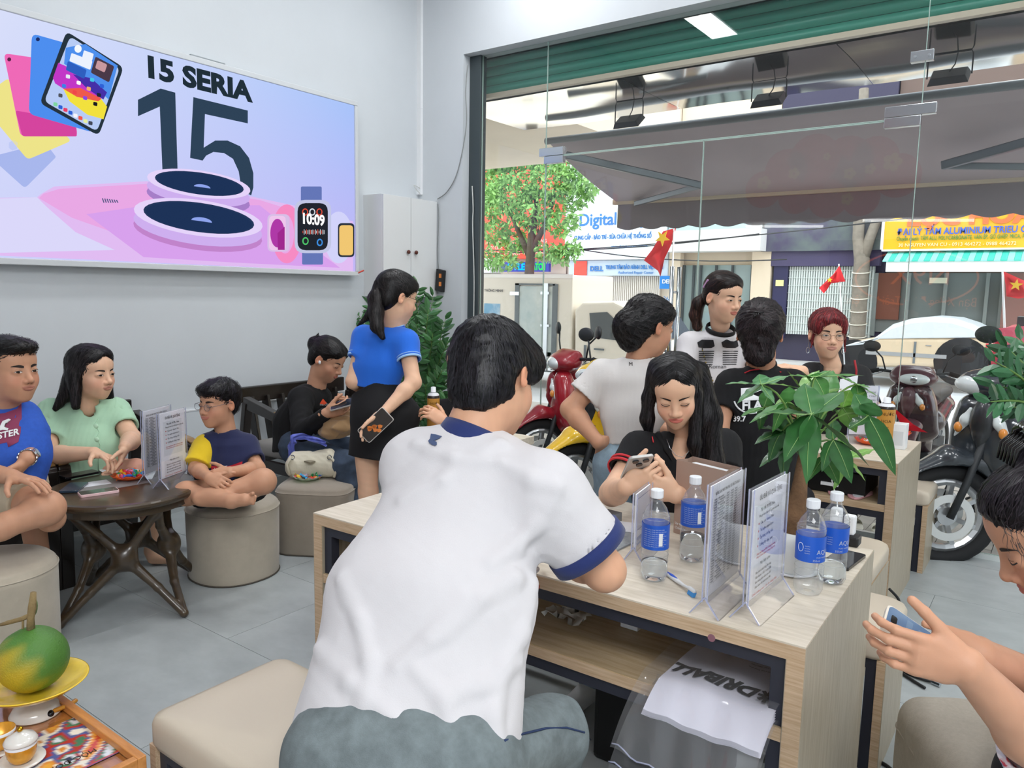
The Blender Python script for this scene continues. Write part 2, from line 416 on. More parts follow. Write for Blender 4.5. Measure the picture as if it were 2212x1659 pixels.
# ---------------- the shop window ----------------
gl=thinglass('window_glass',(.975,.99,.985),1.05)
gedge=mat('glass_edge','#b7cfc6',.2,trans=.3)
malu=mat('dark_aluminium','#4b5457',.35,metal=.5)
mst=mat('steel','#c9ced2',.18,metal=1)
mstb=mat('steel_brushed','#aab0b4',.32,metal=1)
X1,X2,X3,ZT=-3.4,-2.108,-.79,2.53
w=mesh('window_1',*(lambda b:(np.concatenate(b.V),b.F))(MB().box(-4.156,YG-.03,0,-4.04,YG+.05,3.392)),malu,kind='structure',bevel=.004)
def pane(name,x0,z0,x1,z1,par=w):
    m_=MB();m_.box(x0+.002,YG-.005,z0,x1-.002,YG+.005,z1);p=m_.out(name,gl,par)
    m_=MB();m_.box(x0-.001,YG-.006,z0,x0+.003,YG+.006,z1);m_.box(x0,YG-.006,z0-.002,x1,YG+.006,z0+.003);m_.out('glass_edge',gedge,p)
pane('pane',-4.04,.03,X1,3.39);pane('pane',X1,ZT+.004,X3,3.39);pane('pane',X3,.03,XR,3.39)
m_=MB();m_.box(-4.04,YG-.02,0,XR,YG+.02,.03);m_.out('floor_track',mat('track','#d8dedd',.3,metal=.3),w)
for x0,x1 in((X1,X2),(X2,X3)):
    d=mesh('door_1' if x0==X1 else 'door_2',*(lambda b:(np.concatenate(b.V),b.F))(MB().box(x0+.003,YG-.005,.035,x1-.003,YG+.005,ZT)),gl,kind='structure')
    m_=MB();m_.box(x0+.001,YG-.007,.035,x0+.006,YG+.007,ZT);m_.box(x0,YG-.007,ZT-.006,x1,YG+.007,ZT);m_.out('glass_edge',gedge,d)
    hx=x1-.16
    m_=MB();m_.tube([(hx,YG-.06,.6),(hx,YG-.06,1.68)],.016,12);[m_.tube([(hx,YG-.06,z),(hx,YG+.06,z)],.008,8) for z in(.75,1.5)];m_.tube([(hx,YG+.06,.6),(hx,YG+.06,1.68)],.016,12)
    if x0==X1:m_.out('handle',mst,d,smooth=True)
def patch_fit(x,z,w0,w1,lab):
    t=thing('patch_fitting',lab,'hinge',(x,YG-.02,z))
    m_=MB();m_.box(x-w0,YG-.022,z+.004,x+w1,YG+.022,z+.065);m_.out('upper_plate',mst,t,bevel=.002)
    a,b=(x-w0+.0,x+.004) if w0>w1 else (x-.004,x+w1)
    m_=MB();m_.box(a,YG-.022,z-.055,b,YG+.022,z+.001);m_.out('lower_plate',mst,t,bevel=.002)
patch_fit(X1,ZT,.05,.17,'steel patch hinge at the top corner of the left glass door')
patch_fit(X3,ZT+.01,.19,.08,'steel patch hinge at the top corner of the right glass door')
t=thing('glass_clamp','small steel clamp joining two panes high above the right door','clamp',(X3,YG-.02,2.84))
m_=MB();c=PY(1993,122,YG);m_.box(c[0]-.06,YG-.02,c[2]-.03,c[0]+.06,YG+.02,c[2]+.03);m_.out('plate',mst,t,bevel=.002)
for dx in(-.035,.035):
    m_=MB();m_.tube([(c[0]+dx,YG-.026,c[2]),(c[0]+dx,YG-.019,c[2])],.008,10);m_.out('screw',mstb,t)
# rolled green shutter above the glass, outside
t=thing('roller_shutter','green metal roller shutter rolled up above the shop window','shutter',(-.3,YG+.2,3.1))
mgr=mat('shutter_green','#3f8a78',.35)
for i in range(4):
    m_=MB();z0=3.13+i*.075;pr=[]
    for k in range(7):
        a=k/6;pr.append((YG+.19-.022*math.sin(a*math.pi),z0+.072*a))
    V=[(x,p[0],p[1]) for x in(-4.2,XR) for p in pr];m_.add(V,[(k,k+1,k+8,k+7) for k in range(6)]);m_.out('slat',mgr,t,smooth=True)
m_=MB();m_.box(-4.2,YG+.15,3.095,XR,YG+.2,3.13);m_.out('bottom_rail',mat('rail_brown','#b7ab98',.4),t)
m_=MB();m_.box(-4.3,YG+.23,3.11,XR+.2,YG+.25,3.9);m_.box(-4.3,YG+.09,3.42,XR+.2,YG+.26,3.5);m_.out('box',malu,t)
# mirror-like soffit outside
mmir=mat('mirror_panel','#e2e2e0',.07,metal=1)
YS0,YS1,ZS=YG+.26,6.42,3.10
sf=MB().box(-4.6,YS0,ZS+.03,XR+.5,YS1,ZS+.12).out('ceiling_outside',mat('soffit_core','#9a9a98',.6),kind='structure')
x=-4.6
for xa,xb in((-4.6,-2.9),(-2.9,-1.35),(-1.35,.2),(.2,XR)):
    V=[];n=14
    for i in range(n+1):
        for j in range(9):
            u=xa+.003+(xb-xa-.006)*i/n;v=YS0+(YS1-YS0)*j/8
            V.append((u,v,ZS+.007*math.sin(u*2.3+1)*math.sin(v*4.1)+.0015*math.sin(u*7+v*5)))
    mesh('panel',V,[(i*9+j,i*9+j+1,i*9+j+10,i*9+j+9) for i in range(n) for j in range(8)],mmir,sf,smooth=True)
mcon=mat('cream_concrete','#ded3c0',.8,var=.05,vscale=1)
MB().box(-12,6.5,3.35,-4.62,9.5,3.6).out('trim_1',mcon,kind='structure')
MB().box(-12,5.26,3.3,-4.75,6.5,3.42).out('trim_2',mat('grey_concrete','#b9b6b0',.8),kind='structure')
# shop front above and beside
MB().box(-9,YG+.1,0,XW-.2,YG+.4,3.3).out('wall_outside',mcon,kind='structure')
MB().box(-12,YG+.27,3.5,8,YG+.5,7).out('wall_above',mcon,kind='structure')
# floodlights under the soffit
def flood(px,py,lab):
    p=PY(px,py,5.9);t=thing('floodlight',lab,'floodlight',p,'floodlights under the soffit')
    x,y,z=0,0,0
    m_=MB();R=np.array([[1,0,0],[0,.8,-.6],[0,.6,.8]])
    V=[R@np.array(v) for v in[(-.12,-.08,-.02),(.12,-.08,-.02),(.12,.08,-.02),(-.12,.08,-.02),(-.1,-.065,.025),(.1,-.065,.025),(.1,.065,.025),(-.1,.065,.025)]]
    m_.add(V,BOXF);m_.out('housing',mat('black_metal','#23262a',.4),t,world=False,bevel=.004)
    m_=MB();V=[R@np.array(v) for v in[(-.09,-.05,-.026),(.09,-.05,-.026),(.09,.05,-.026),(-.09,.05,-.026),(-.09,-.05,-.02),(.09,-.05,-.02),(.09,.05,-.02),(-.09,.05,-.02)]];m_.add(V,BOXF);m_.out('lens',mat('lens','#e8e6c8',.3),t,world=False)
    m_=MB();zt=ZS-p[2];m_.tube([(-.13,0,0),(-.13,.0,zt*.85),(-.12,0,zt),(.12,0,zt),(.13,0,zt*.85),(.13,0,0)],.005,6);m_.out('bracket',MATS['black_metal'],t,world=False)
    m_=MB();m_.tube([(0,0,.03),(.03,0,zt*.5),(.04,.01,zt)],.004,6);m_.out('cable',MATS['black_metal'],t,world=False)
flood(1660,215,'black floodlight under the mirrored soffit, the middle one of three')
flood(2050,165,'black floodlight under the mirrored soffit beside the steel clamp')
flood(1358,262,'black floodlight under the mirrored soffit nearest the green tree')
# retractable awning
t=thing('awning','grey brown retractable awning with a scalloped valance and folding arms','awning',(-1.5,6.5,2.9))
mfab=mat('awning_fabric','#a59b9e',.8,var=.04,vscale=2)
ya,za,yb,zb=6.5,2.99,8.0,2.535;xl,xr=-4.38,2.4
V=[];nx=40;ny=8
for i in range(nx+1):
    for j in range(ny+1):
        u=i/nx;v=j/ny;V.append((xl+(xr-xl)*u,ya+(yb-ya)*v,za+(zb-za)*v-.03*math.sin(v*math.pi)*(1+.4*math.sin(u*25))))
F=[(i*(ny+1)+j,i*(ny+1)+j+1,(i+1)*(ny+1)+j+1,(i+1)*(ny+1)+j) for i in range(nx) for j in range(ny)]
mesh('canopy',V,F,mfab,t,smooth=True)
V=[];n=130
for i in range(n+1):
    x=xl+(xr-xl)*i/n;ph=(x-xl)/.30%1;V+=[(x,yb+.03,zb-.02),(x,yb+.03+.006*math.sin(x*9),zb-.29-.035*math.sin(ph*math.pi)+.0)]
mesh('valance',V,[(2*i,2*i+1,2*i+3,2*i+2) for i in range(n)],mat('valance_fabric','#857c80',.8),t)
m_=MB();m_.box(xl-.05,yb-.02,zb-.03,xr,yb+.05,zb+.03);m_.out('front_bar',mat('bar_cream','#c9bca6',.35,metal=.2),t,bevel=.008)
m_=MB();m_.tube([(xl,ya-.01,za-.01),(xr,ya-.01,za-.01)],.034,12);m_.out('roller',mat('roller_dark','#6c7175',.4),t,smooth=True)
marm=mat('arm_grey','#6f7478',.35,metal=.6)
for a,b,c in((PY(1222,335,6.5),PY(1515,401,7.2),PY(1372,440,7.95)),((1.0,6.5,2.9),PY(2035,358,7.2),(.9,7.95,2.5))):
    m_=MB();m_.bar(a,b,.05,.07);m_.out('arm',marm,t,bevel=.008);m_=MB();m_.bar(b,c,.04,.055);m_.out('arm',marm,t,bevel=.008)
# ---------------- street ----------------
masph=mat('asphalt','#c2c4c6',.9,var=.06,vscale=3)
MB().box(-60,8.6,-.2,40,16.2,-.07).out('floor_road',masph,kind='structure')
MB().box(-60,16.2,-.2,40,60,.06).out('floor_far_pavement',mat('pave_far','#cfccc8',.9),kind='structure')
pv=MB().box(-60,YG+.06,-.2,40,8.6,-.05).out('floor_pavement',mat('pave_base','#a5a29d',.95),kind='structure')
mpv=mat('paver','#b1aca6',.85,var=.12,vscale=3);m_=MB();m_.box(-.048,-.098,-.04,.048,.098,0);pp=None;k=0
for i in range(28):
    for j in range(10):
        if k>=280:break
        k+=1
        x=-2.1+i*.1;y=5.22+j*.2+(.1 if i%2 else 0)
        if pp is None:pp=m_.out('paver',mpv,pv,world=False);q=pp
        else:q=pp.copy();COL.objects.link(q)
        q.parent=pv;wv=woff(pv);q.location=(x-wv[0],y-wv[1],-.03-wv[2]+.0015*((i*7+j*3)%5))
YF=17.0
def FR(x0,y0,x1,y1,Y=YF):
    a=PY(x0,(y0+y1)/2,Y);b=PY(x1,(y0+y1)/2,Y);c=PY((x0+x1)/2,y0,Y);d=PY((x0+x1)/2,y1,Y);return a[0],d[2],b[0],c[2]
def panel(name,px,m,par,Y=YF,dep=.1,**k):
    x0,z0,x1,z1=FR(*px,Y);m_=MB();m_.box(x0,Y-dep,z0,x1,Y,z1);return m_.out(name,m,par,**k)
def ftext(s,px,py,Y,size,m,par,width=None,bold=0):
    p=PY(px,py,Y);return text('lettering',s,m,par,p,(1,0,0),(0,0,1),size,.004,bold=bold,width=width)
mred=mat('orange_red_panel','#f0563c',.6);mbw=mat('sign_white','#eef3f6',.5);mblue=mat('sign_blue','#2f7cc4',.5)
# orange building
t=thing('orange_building','orange red shop building behind the street tree','building',(-12,YF,0))
MB().box(-17,YF,.0,-10.75,YF+2.9,9).out('facade',mat('fac_cream','#e4d6c6',.8),t)
panel('sign_board',(1030,300,1238,560),mred,t,dep=.3)
p=panel('led_sign',(1083,566,1190,587),mat('led_dark','#1c2f9a',.5),t,Y=YF-.35,dep=.1)
ftext('APPLE',1094,583,YF-.46,.24,emis('led_cyan','#12b9e8',1.2),p,width=.62,bold=.01);ftext('WATCH',1139,583,YF-.46,.24,emis('led_green','#20d860',1.2),p,width=.58,bold=.01)
panel('canopy_box',(1030,560,1082,590),mwhite,t,dep=.5);panel('door_glass',(1040,592,1238,700),mat('shop_dark','#8f8d92',.3),t,dep=.05)
for i in range(3): ftext('HOTLINE 1900 6060 - GIAO HANG',1052,527+i*12,YF-.36,.13,mat('pale_text','#f7c9bd',.5),p)
# white building
t=thing('white_sign_building','white shop building covered by a large white sign with blue lettering','building',(-9,YF,0))
MB().box(-10.7,YF,.06,-7.72,YF+2.9,8).out('facade',MATS['fac_cream'],t)
s_=panel('sign_board',(1238,330,1455,562),mbw,t,dep=.35);Yt=YF-.36
ftext('Digital eXpress',1250,488,Yt,.42,mblue,s_,bold=.006);ftext('CUNG CẤP - BẢO TRÌ - SỬA CHỮA HỆ THỐNG SỐ',1240,518,Yt,.14,mblue,s_,width=2.15,bold=.003)
ftext('www.digitalexpress.com.vn',1320,535,Yt,.09,mblue,s_)
s_=panel('lower_sign',(1240,563,1452,596),mat('sign_grey','#c9d6e2',.5),t,dep=.25);panel('orange_square',(1241,564,1268,595),mred,t,Y=YF-.26,dep=.02)
ftext('DELL',1274,585,YF-.27,.17,mblue,s_,bold=.006);ftext('TRUNG TÂM BẢO HÀNH DELL VIỆT NAM',1308,581,YF-.27,.13,mblue,s_,width=1.55,bold=.004);ftext('Authorized Repair Center',1335,591,YF-.27,.09,mblue,s_)
g=panel('folding_gate',(1320,597,1428,700),mat('gate_back','#cfc6ba',.6),t,dep=.05)
x0,z0,x1,z1=FR(1320,597,1428,700)
for i in range(26):
    x=x0+(x1-x0)*(i+.5)/26;MB().bar((x,YF-.07,z0),(x,YF-.07,z1),.03).out('gate_slat',mat('gate_slat','#e6ddd2',.5),g)
s_=panel('blue_sign',(1428,596,1450,624),mat('dell_blue','#1b7fd0',.5),t,Y=YF-.3,dep=.08);ftext('DELL',1430,612,YF-.39,.13,mwhite,s_,bold=.004);ftext('36',1432,650,YF-.39,.15,mblue,s_)
# beige portico
t=thing('beige_portico','beige shop front with dark framed glass doors and a white fascia','building',(-6.5,YF,0))
MB().box(-7.7,YF+.1,.06,-5.4,YF+4,8).out('facade',mat('fac_beige','#e8d5bb',.7),t)
panel('fascia',(1457,500,1662,545),mat('fascia_white','#f1efec',.6),t,Y=YF-.1,dep=.6);panel('upper_glass',(1457,455,1662,500),mat('glass_blue','#b5cfd2',.2),t,dep=.3)
gd=panel('glass_door',(1476,573,1622,725),mat('door_glass','#8fa09e',.15),t,Y=YF+.05,dep=.05)
for x in(1476,1497,1512,1545,1580,1622):panel('door_post',(x-2,573,x+2,725),mat('door_frame','#3d4446',.4),t,Y=YF-.02,dep=.06)
panel('pillar',(1450,545,1474,725),MATS['fac_beige'],t,Y=YF,dep=.2);panel('pillar',(1627,545,1668,725),MATS['fac_beige'],t,Y=YF,dep=.2)
# purple shop
t=thing('purple_shop','dark purple shop front with a closed pale folding gate','building',(-4.4,YF,0))
MB().box(-5.38,YF+.1,.06,-3.12,YF+4,8).out('facade',mat('purple_dark','#3a3650',.5),t)
s_=panel('graphic_fascia',(1655,478,1912,543),mat('fascia_print','#6b7a72',.5,col2='#4a4460',vscale=1.2),t,dep=.3)
panel('purple_band',(1672,543,1905,575),mat('purple_band','#4b4466',.5),t,dep=.2)
panel('purple_pillar',(1672,575,1702,730),mat('purple_pillar','#2c2a52',.5),t,dep=.15);s_=panel('number_plate',(1676,605,1693,618),mat('plate_yellow','#e8e2a0',.5),t,Y=YF-.16,dep=.02)
g=panel('folding_gate',(1703,576,1886,725),mat('gate_back2','#b4bcb8',.6),t,dep=.05);x0,z0,x1,z1=FR(1703,576,1886,725)
for i in range(34):
    x=x0+(x1-x0)*(i+.5)/34;MB().bar((x,YF-.07,z0),(x,YF-.07,z1),.028).out('gate_slat',mat('gate_slat2','#dfe6e2',.5),g)
for i in range(9):
    z=z0+(z1-z0)*(i+.5)/9;MB().bar((x0,YF-.095,z),(x1,YF-.095,z),.012).out('gate_rod',MATS['gate_slat2'],g)
# yellow sign shop
t=thing('yellow_sign_shop','shop with a yellow sign, mint striped awning and brown framed glass front','building',(-1.5,YF,0))
MB().box(-3.1,YF+.2,.06,3,YF+4,8).out('facade',mat('shop_brown','#6d5a52',.6),t)
panel('glass_front',(1888,590,2160,722),mat('front_glass','#7e8584',.12),t,Y=YF+.1,dep=.05)
for x in(1890,1960,2040,2130,2162):panel('post',(x-4,590,x+4,725),mat('post_grey','#8f9694',.4),t,Y=YF+.02,dep=.08)
panel('brown_column',(2166,590,2230,725),mat('col_brown','#8a5f55',.6),t,Y=YF,dep=.2);panel('brown_column',(1886,590,1945,690),mat('col_brown2','#7a4a3a',.6),t,Y=YF+.04,dep=.05)
panel('notice',(2008,600,2046,612),mat('notice','#f1ecd4',.5),t,Y=YF-.05,dep=.02)
s_=panel('sign_board',(1913,452,2330,538),mat('sign_yellow','#f3b51e',.5),t,Y=YF-.5,dep=.15);Yt=YF-.67
panel('sign_frame',(1908,450,1914,540),mwhite,t,Y=YF-.5,dep=.17);panel('sign_frame',(1908,537,2330,541),mwhite,t,Y=YF-.5,dep=.17)
ftext('LỘC HOÀ',1958,487,Yt,.40,mat('sign_orange','#e0703a',.5),s_,width=2.05,bold=.02)
ftext('ĐẠI LÝ TẤM ALUMINIUM TRIEU CHEN',1938,508,Yt,.17,mat('sign_ultra','#3a5fc8',.5),s_,width=2.35,bold=.003);ftext('Chuyên doanh: TẤM ALU, POLYCARBONATE, VÁN ÉP, GỖ GHÉP, MICA, FORMICA',1936,520,Yt,.11,mat('sign_green','#2f8a4a',.5),s_,width=2.3);ftext('30 NGUYEN VAN CU - 0913 464272 - 0988 464272',1940,533,Yt,.09,mat('sign_pale','#fbe9b8',.5),s_,width=1.9)
x0,z0,x1,z1=FR(1914,541,2330,563,YF-.7)
for i in range(30):
    xa=x0+(x1-x0)*i/30;xb=x0+(x1-x0)*(i+.96)/30;m_=MB();m_.add([(xa,YF-1.0,z0),(xb,YF-1.0,z0),(xb,YF-.3,z1+.1),(xa,YF-.3,z1+.1),(xa,YF-1.0,z0-.02),(xb,YF-1.0,z0-.02),(xb,YF-.3,z1+.08),(xa,YF-.3,z1+.08)],BOXF)
    m_.out('awning_stripe',mat('mint','#3fc3ae',.6) if i%2 else mat('mint_pale','#8fe0d2',.6),t)
panel('valance',(1914,563,2330,587),mat('valance_white','#eef2f0',.7),t,Y=YF-.95,dep=.02)
MB().box(-60,YF+3,.0,-17.2,YF+6,6).out('wall_street_left',MATS['fac_cream'],kind='structure')
MB().box(3.2,YF+.5,.0,30,YF+6,8).out('wall_street_right',MATS['fac_beige'],kind='structure')
# overhead wires
for i,(a,b) in enumerate((((1046,540),(1640,505)),((1046,548),(2212,440)),((1238,536),(1700,560)))):
    p=PY(*a,14);q=PY(*b,14);m_=MB();m_.tube([p+(q-p)*s+np.array([0,0,-.5*s*(1-s)]) for s in np.linspace(0,1,14)],.012,5)
    tag(m_.out('overhead_wire',mat('wire_black','#2a2a2a',.5)),['black wire sagging in front of the white sign building','long black wire crossing the street below the awning','black wire sagging in front of the beige portico'][i],'wire')
# wrapped tree trunk
t=thing('street_palm','bare grey street tree trunk wound with pale cord, forked near the top','tree',PY(1846,810,16.6))
mtr=mat('bark_grey','#8d8478',.9,var=.2,vscale=6);m_=MB();a=PY(1845,835,16.6);b=PY(1862,560,16.6);c1=PY(1846,470,16.6);c2=PY(1896,470,16.6)
m_.tube([a,(a+b)/2,b,(b+c1)/2,c1+np.array([0,0,2.5])],[.16,.15,.15,.11,.09],10);m_.tube([b,(b+c2)/2,c2,c2+np.array([.4,0,2.0])],[.13,.1,.09,.05],10);m_.out('trunk',mtr,t,smooth=True)
for i in range(9):
    p=a+(b-a)*(.1+.1*i);m_=MB();m_.tube([p+np.array([.165*math.cos(q),.165*math.sin(q),.03*math.sin(q)]) for q in np.linspace(0,6.28,14)[:-1]],.012,5,closed=True);m_.out('cord',mat('cord_pale','#e6e0d0',.7),t)
# green tree
def leafcloud(name,par,cs,n,size,m,seed,asp=.42):
    r=np.random.default_rng(seed);P=[];
    for c,rad in cs:
        k=int(n*rad**2/sum(q[1]**2 for q in cs));d=r.normal(size=(k,3));d/=np.linalg.norm(d,axis=1)[:,None];P.append(np.array(c)+d*(rad*r.uniform(.35,1,(k,1))**.5)*np.array([1,.8,.75]))
    P=np.concatenate(P);k=len(P);a=r.normal(size=(k,3));a[:,2]-=.5;a/=np.linalg.norm(a,axis=1)[:,None];b=np.cross(a,r.normal(size=(k,3)));b/=np.linalg.norm(b,axis=1)[:,None]
    s=(size*r.uniform(.6,1.4,(k,1)));V=np.stack([P,P+a*s*.5+b*s*asp/2,P+a*s,P+a*s*.5-b*s*asp/2],1).reshape(-1,3);i=np.arange(k)[:,None]*4
    cc=np.repeat(r.uniform(.6,1.25,(k,1))*np.array([[.30,.56,.17]]),4,0);return mesh(name,V,i+np.array([[0,1,2,3]]),m,par,cols=cc,kind='stuff')
t=thing('street_tree','leafy green street tree in front of the orange building','tree',PY(1140,600,13))
mlf=mat('tree_leaf','#5f9a3a',.6,vcol=True);a=PY(1140,640,13);b=PY(1150,500,13);m_=MB()
m_.tube([a-np.array([0,0,1.9]),a,b,PY(1160,420,13)],[.13,.11,.09,.04],8);m_.tube([PY(1146,560,13),PY(1120,500,13),PY(1090,430,13)],[.07,.05,.02],6);m_.tube([PY(1150,540,13),PY(1185,470,13),PY(1200,400,13)],[.07,.05,.02],6)
m_.out('trunk',mat('bark_brown','#5e5348',.9),t,smooth=True)
cs=[(PY(x,y,13+d),r_) for x,y,d,r_ in((1080,330,0,.55),(1140,330,.3,.6),(1190,390,0,.6),(1240,420,.1,.4),(1100,420,-.2,.6),(1150,450,0,.6),(1070,500,0,.4),(1110,520,.2,.35),(1215,480,0,.4),(1060,390,.2,.6),(1210,550,0,.25),(1130,300,0,.5))]
cs+=[(PY(x,y,13+d),r_) for x,y,d,r_ in((1262,402,0,.3),(1060,300,.1,.35),(1180,545,0,.28),(1232,540,.1,.25),(1095,565,0,.28),(1170,300,.1,.4),(1060,560,.1,.3),(1225,360,0,.4),(1060,440,0,.4))]
leafcloud('foliage',t,cs,11000,.115,mlf,3)
t=thing('far_trees','dark green tree crowns rising behind the roofs across the street','trees',(-9,24,0),None);t['kind']='stuff'
leafcloud('foliage',t,[((-14,24,9),2.5),((-6,25,10),2.5),((0,25,9.5),3)],900,.7,mlf,5)
# ---------------- lit sign on the left wall ----------------
XS=XW+.075;EM=.72
scr=thing('lightbox_sign','large lit advertising lightbox on the left wall showing 15 SERIA, tablets and watches','sign',(XS,2.9,1.57))
def SP(x,y,l=0): p=PX(x,y,XS);return np.array([XS+.004+.0011*l,p[1],p[2]])
tl_,tr_,br_,bl_=PX(-60,6,XS),PX(764,228,XS),PX(764,596,XS),PX(-60,556,XS)
y0,y1,z0,z1=tl_[1]-.25,tr_[1],(br_[2]+bl_[2])/2+.02,(tl_[2]+tr_[2])/2
V=[];Cc=[];n=24
for i in range(n+1):
    for j in range(n+1):
        u=i/n;v=j/n;V.append((XS+.003,y0+(y1-y0)*u,z0+(z1-z0)*v))
        a=np.array(lin(h('#dfe3fb')));b=np.array(lin(h('#a9c4fb')));c=np.array(lin(h('#c3b6f6')));d=np.array(lin(h('#cfd6fc')))
        Cc.append((a*(1-u)+b*u)*v+(d*(1-u)+c*u)*(1-v))
mesh('print_panel',V,[(i*(n+1)+j,(i+1)*(n+1)+j,(i+1)*(n+1)+j+1,i*(n+1)+j+1) for i in range(n) for j in range(n)],emis('print_bg','#ffffff',EM,vcol=True),scr,cols=np.array(Cc))
mfr=mat('frame_white','#c9cdd0',.4);MB().box(XW,y0-.02,z0-.02,XS+.001,y1+.02,z1+.02).out('housing',mfr,scr)
for nm,b in(('top',(y0-.03,z1,y1+.03,z1+.035)),('bottom',(y0-.03,z0-.035,y1+.03,z0)),('right',(y1,z0,y1+.03,z1))):
    MB().box(XS-.002,b[0],b[1],XS+.016,b[2],b[3]).out('frame_bar',mfr,scr,bevel=.004)
def sc(P,k=2.5925,ox=0,oy=0): return [(ox+x/k,oy+y/k) for x,y in P]
def poly(P,col,l,name='printed_shape',par=scr):
    V=[SP(x,y,l) for x,y in P];return mesh(name,V,[tuple(range(len(V)))],emis('print_'+col,col,EM),par)
def ellp(cx,cy,rx,ry,rot=0,n=32,a0=0,a1=360):
    c,s=math.cos(math.radians(rot)),math.sin(math.radians(rot));P=[]
    for x,y in circ(rx,n,ry=ry,a0=a0,a1=a1):P.append((cx+x*c-y*s,cy+x*s+y*c))
    return P
def rq(A,r=.12,n=4):
    """rounded quad from four corners"""
    A=[np.array(a,float) for a in A];P=[]
    for i in range(4):
        p=A[i];a=A[i-1];b=A[(i+1)%4];L=min(np.linalg.norm(a-p),np.linalg.norm(b-p))*r;u=p+(a-p)/np.linalg.norm(a-p)*L;w=p+(b-p)/np.linalg.norm(b-p)*L
        for k in range(n+1):
            t=k/n;P.append(tuple((1-t)**2*u+2*t*(1-t)*p+t*t*w))
    return P
poly(sc([(-120,1110),(205,1105),(230,1085),(300,1045),(820,1015),(1400,1100),(1640,1150),(1975,1240),(1975,1530),(1400,1495),(-150,1425)]),'#e2bdf3',1)
poly(sc([(-120,1115),(205,1105),(260,1160),(420,1300),(640,1400),(-150,1420)]),'#dcd9fb',2)
poly(sc([(215,1110),(240,1085),(330,1058),(820,1030),(1450,1120),(1640,1180),(1700,1350),(1500,1400),(1000,1400),(740,1340),(400,1220)]),'#eaa9e6',3)
poly(sc([(480,1200),(820,1150),(1450,1150),(1700,1350),(1900,1500),(1300,1470),(800,1440)]),'#d9a2ee',4)
for cx,cy,rx,ry,l in((1105,1080,292,75,6),(1100,1270,364,100,10)):
    poly(sc(ellp(cx,cy+30,rx,ry,8)),'#a77fc9' if l==6 else '#c285cc',l);poly(sc(ellp(cx,cy-5 if l==6 else cy,rx,ry,8)),'#cfb0f0',l+1)
    poly(sc(ellp(cx+2,cy-50,rx,ry,8)),'#e6d5fb',l+1.5)
    poly(sc(ellp(cx+5,cy-52,rx*.86,ry*.82,8)),'#24385c',l+2);poly(sc(ellp(cx+5,cy-50,rx*.82,ry*.76,8)),'#1e3358',l+2.5)
    poly(sc(ellp(cx+20,cy-30,rx*.16,ry*.22,8,a0=180,a1=360)),'#8fa5ee',l+3)
for i in range(7):poly(sc([(565+i*13,1112+i*1.5),(571+i*13,1110+i*1.5),(580+i*13,1135),(574+i*13,1137)]),'#555a86',7)
mnavy='#2f4358'
poly(sc([(768,560),(895,497),(977,520),(990,955),(905,955),(890,598),(768,652)]),mnavy,5,'lettering')
P5=[(1078,545),(1383,620),(1383,692),(1143,640),(1136,828),(1200,788),(1270,788),(1340,820),(1390,885),(1414,970),(1414,1050),(1402,1095),(1362,1075),(1343,1030),(1332,960),(1300,890),(1250,858),(1190,852),(1150,872),(1130,900),(1060,885)]
poly(sc(P5),mnavy,5,'lettering')
p=SP(308,163,5);q=SP(536,217,5);w_=q[1]-p[1];u_=nrm(q-p)
text('lettering','15 SERIA',emis('print_ink','#22303a',EM),scr,p,(0,1,0),(0,0,1),.168,.0004,bold=.008,width=w_)
bpy.context.view_layer.update()
# tablets
def tab(A,col,l): return poly(rq(sc(A),.09),col,l)
tab([(-60,880),(250,800),(310,880),(135,1055)],'#a9b8ee',5);tab([(-130,560),(40,440),(395,790),(150,895)],'#efe58a',6);poly(sc([(45,800),(70,785),(95,800),(90,835),(65,845),(45,830)]),'#c3cdf8',6)
tab([(15,300),(360,350),(430,765),(110,765)],'#f06ab8',7);poly(sc(ellp(46,335,11,11)),'#5a2548',8);poly(rq(sc([(80,620),(420,680),(425,765),(120,765)]),.1),'#d6459f',7.5)
tab([(172,190),(560,300),(520,745),(155,640)],'#4e8ff0',9);poly(sc(ellp(205,223,11,11)),'#1e2f66',10)
tab([(365,178),(685,380),(545,762),(215,580)],'#27343f',11);tab([(385,207),(662,385),(535,738),(240,570)],'#b9cdf6',12)
poly(sc([(360,270),(470,250),(650,370),(600,560),(480,450),(350,360)]),'#4f90ee',13);poly(sc([(318,355),(420,400),(560,500),(555,555),(440,560),(300,470),(288,440)]),'#c338c8',13.5);poly(sc([(400,420),(500,440),(590,520),(570,560),(480,500)]),'#4630a8',14)
poly(sc([(345,500),(440,500),(560,560),(590,600),(570,670),(480,645),(380,570)]),'#f3e23e',14.5);poly(sc([(345,500),(440,495),(560,555),(540,570),(420,545)]),'#f05a4c',15)
for a in([(390,300),(508,345),(495,395),(378,345)],[(460,285),(515,305),(505,345),(450,325)]):poly(rq(sc(a),.15),'#eef3ff',16)
poly(sc(ellp(427,277,20,22)),'#f7fbff',16);poly(rq(sc([(370,345),(475,395),(462,445),(358,395)]),.15),'#2f5fc0',16);poly(rq(sc([(525,320),(630,375),(600,465),(498,410)]),.1),'#4a3a48',16);poly(rq(sc([(535,340),(590,365),(575,410),(522,385)]),.2),'#c99aa0',17)
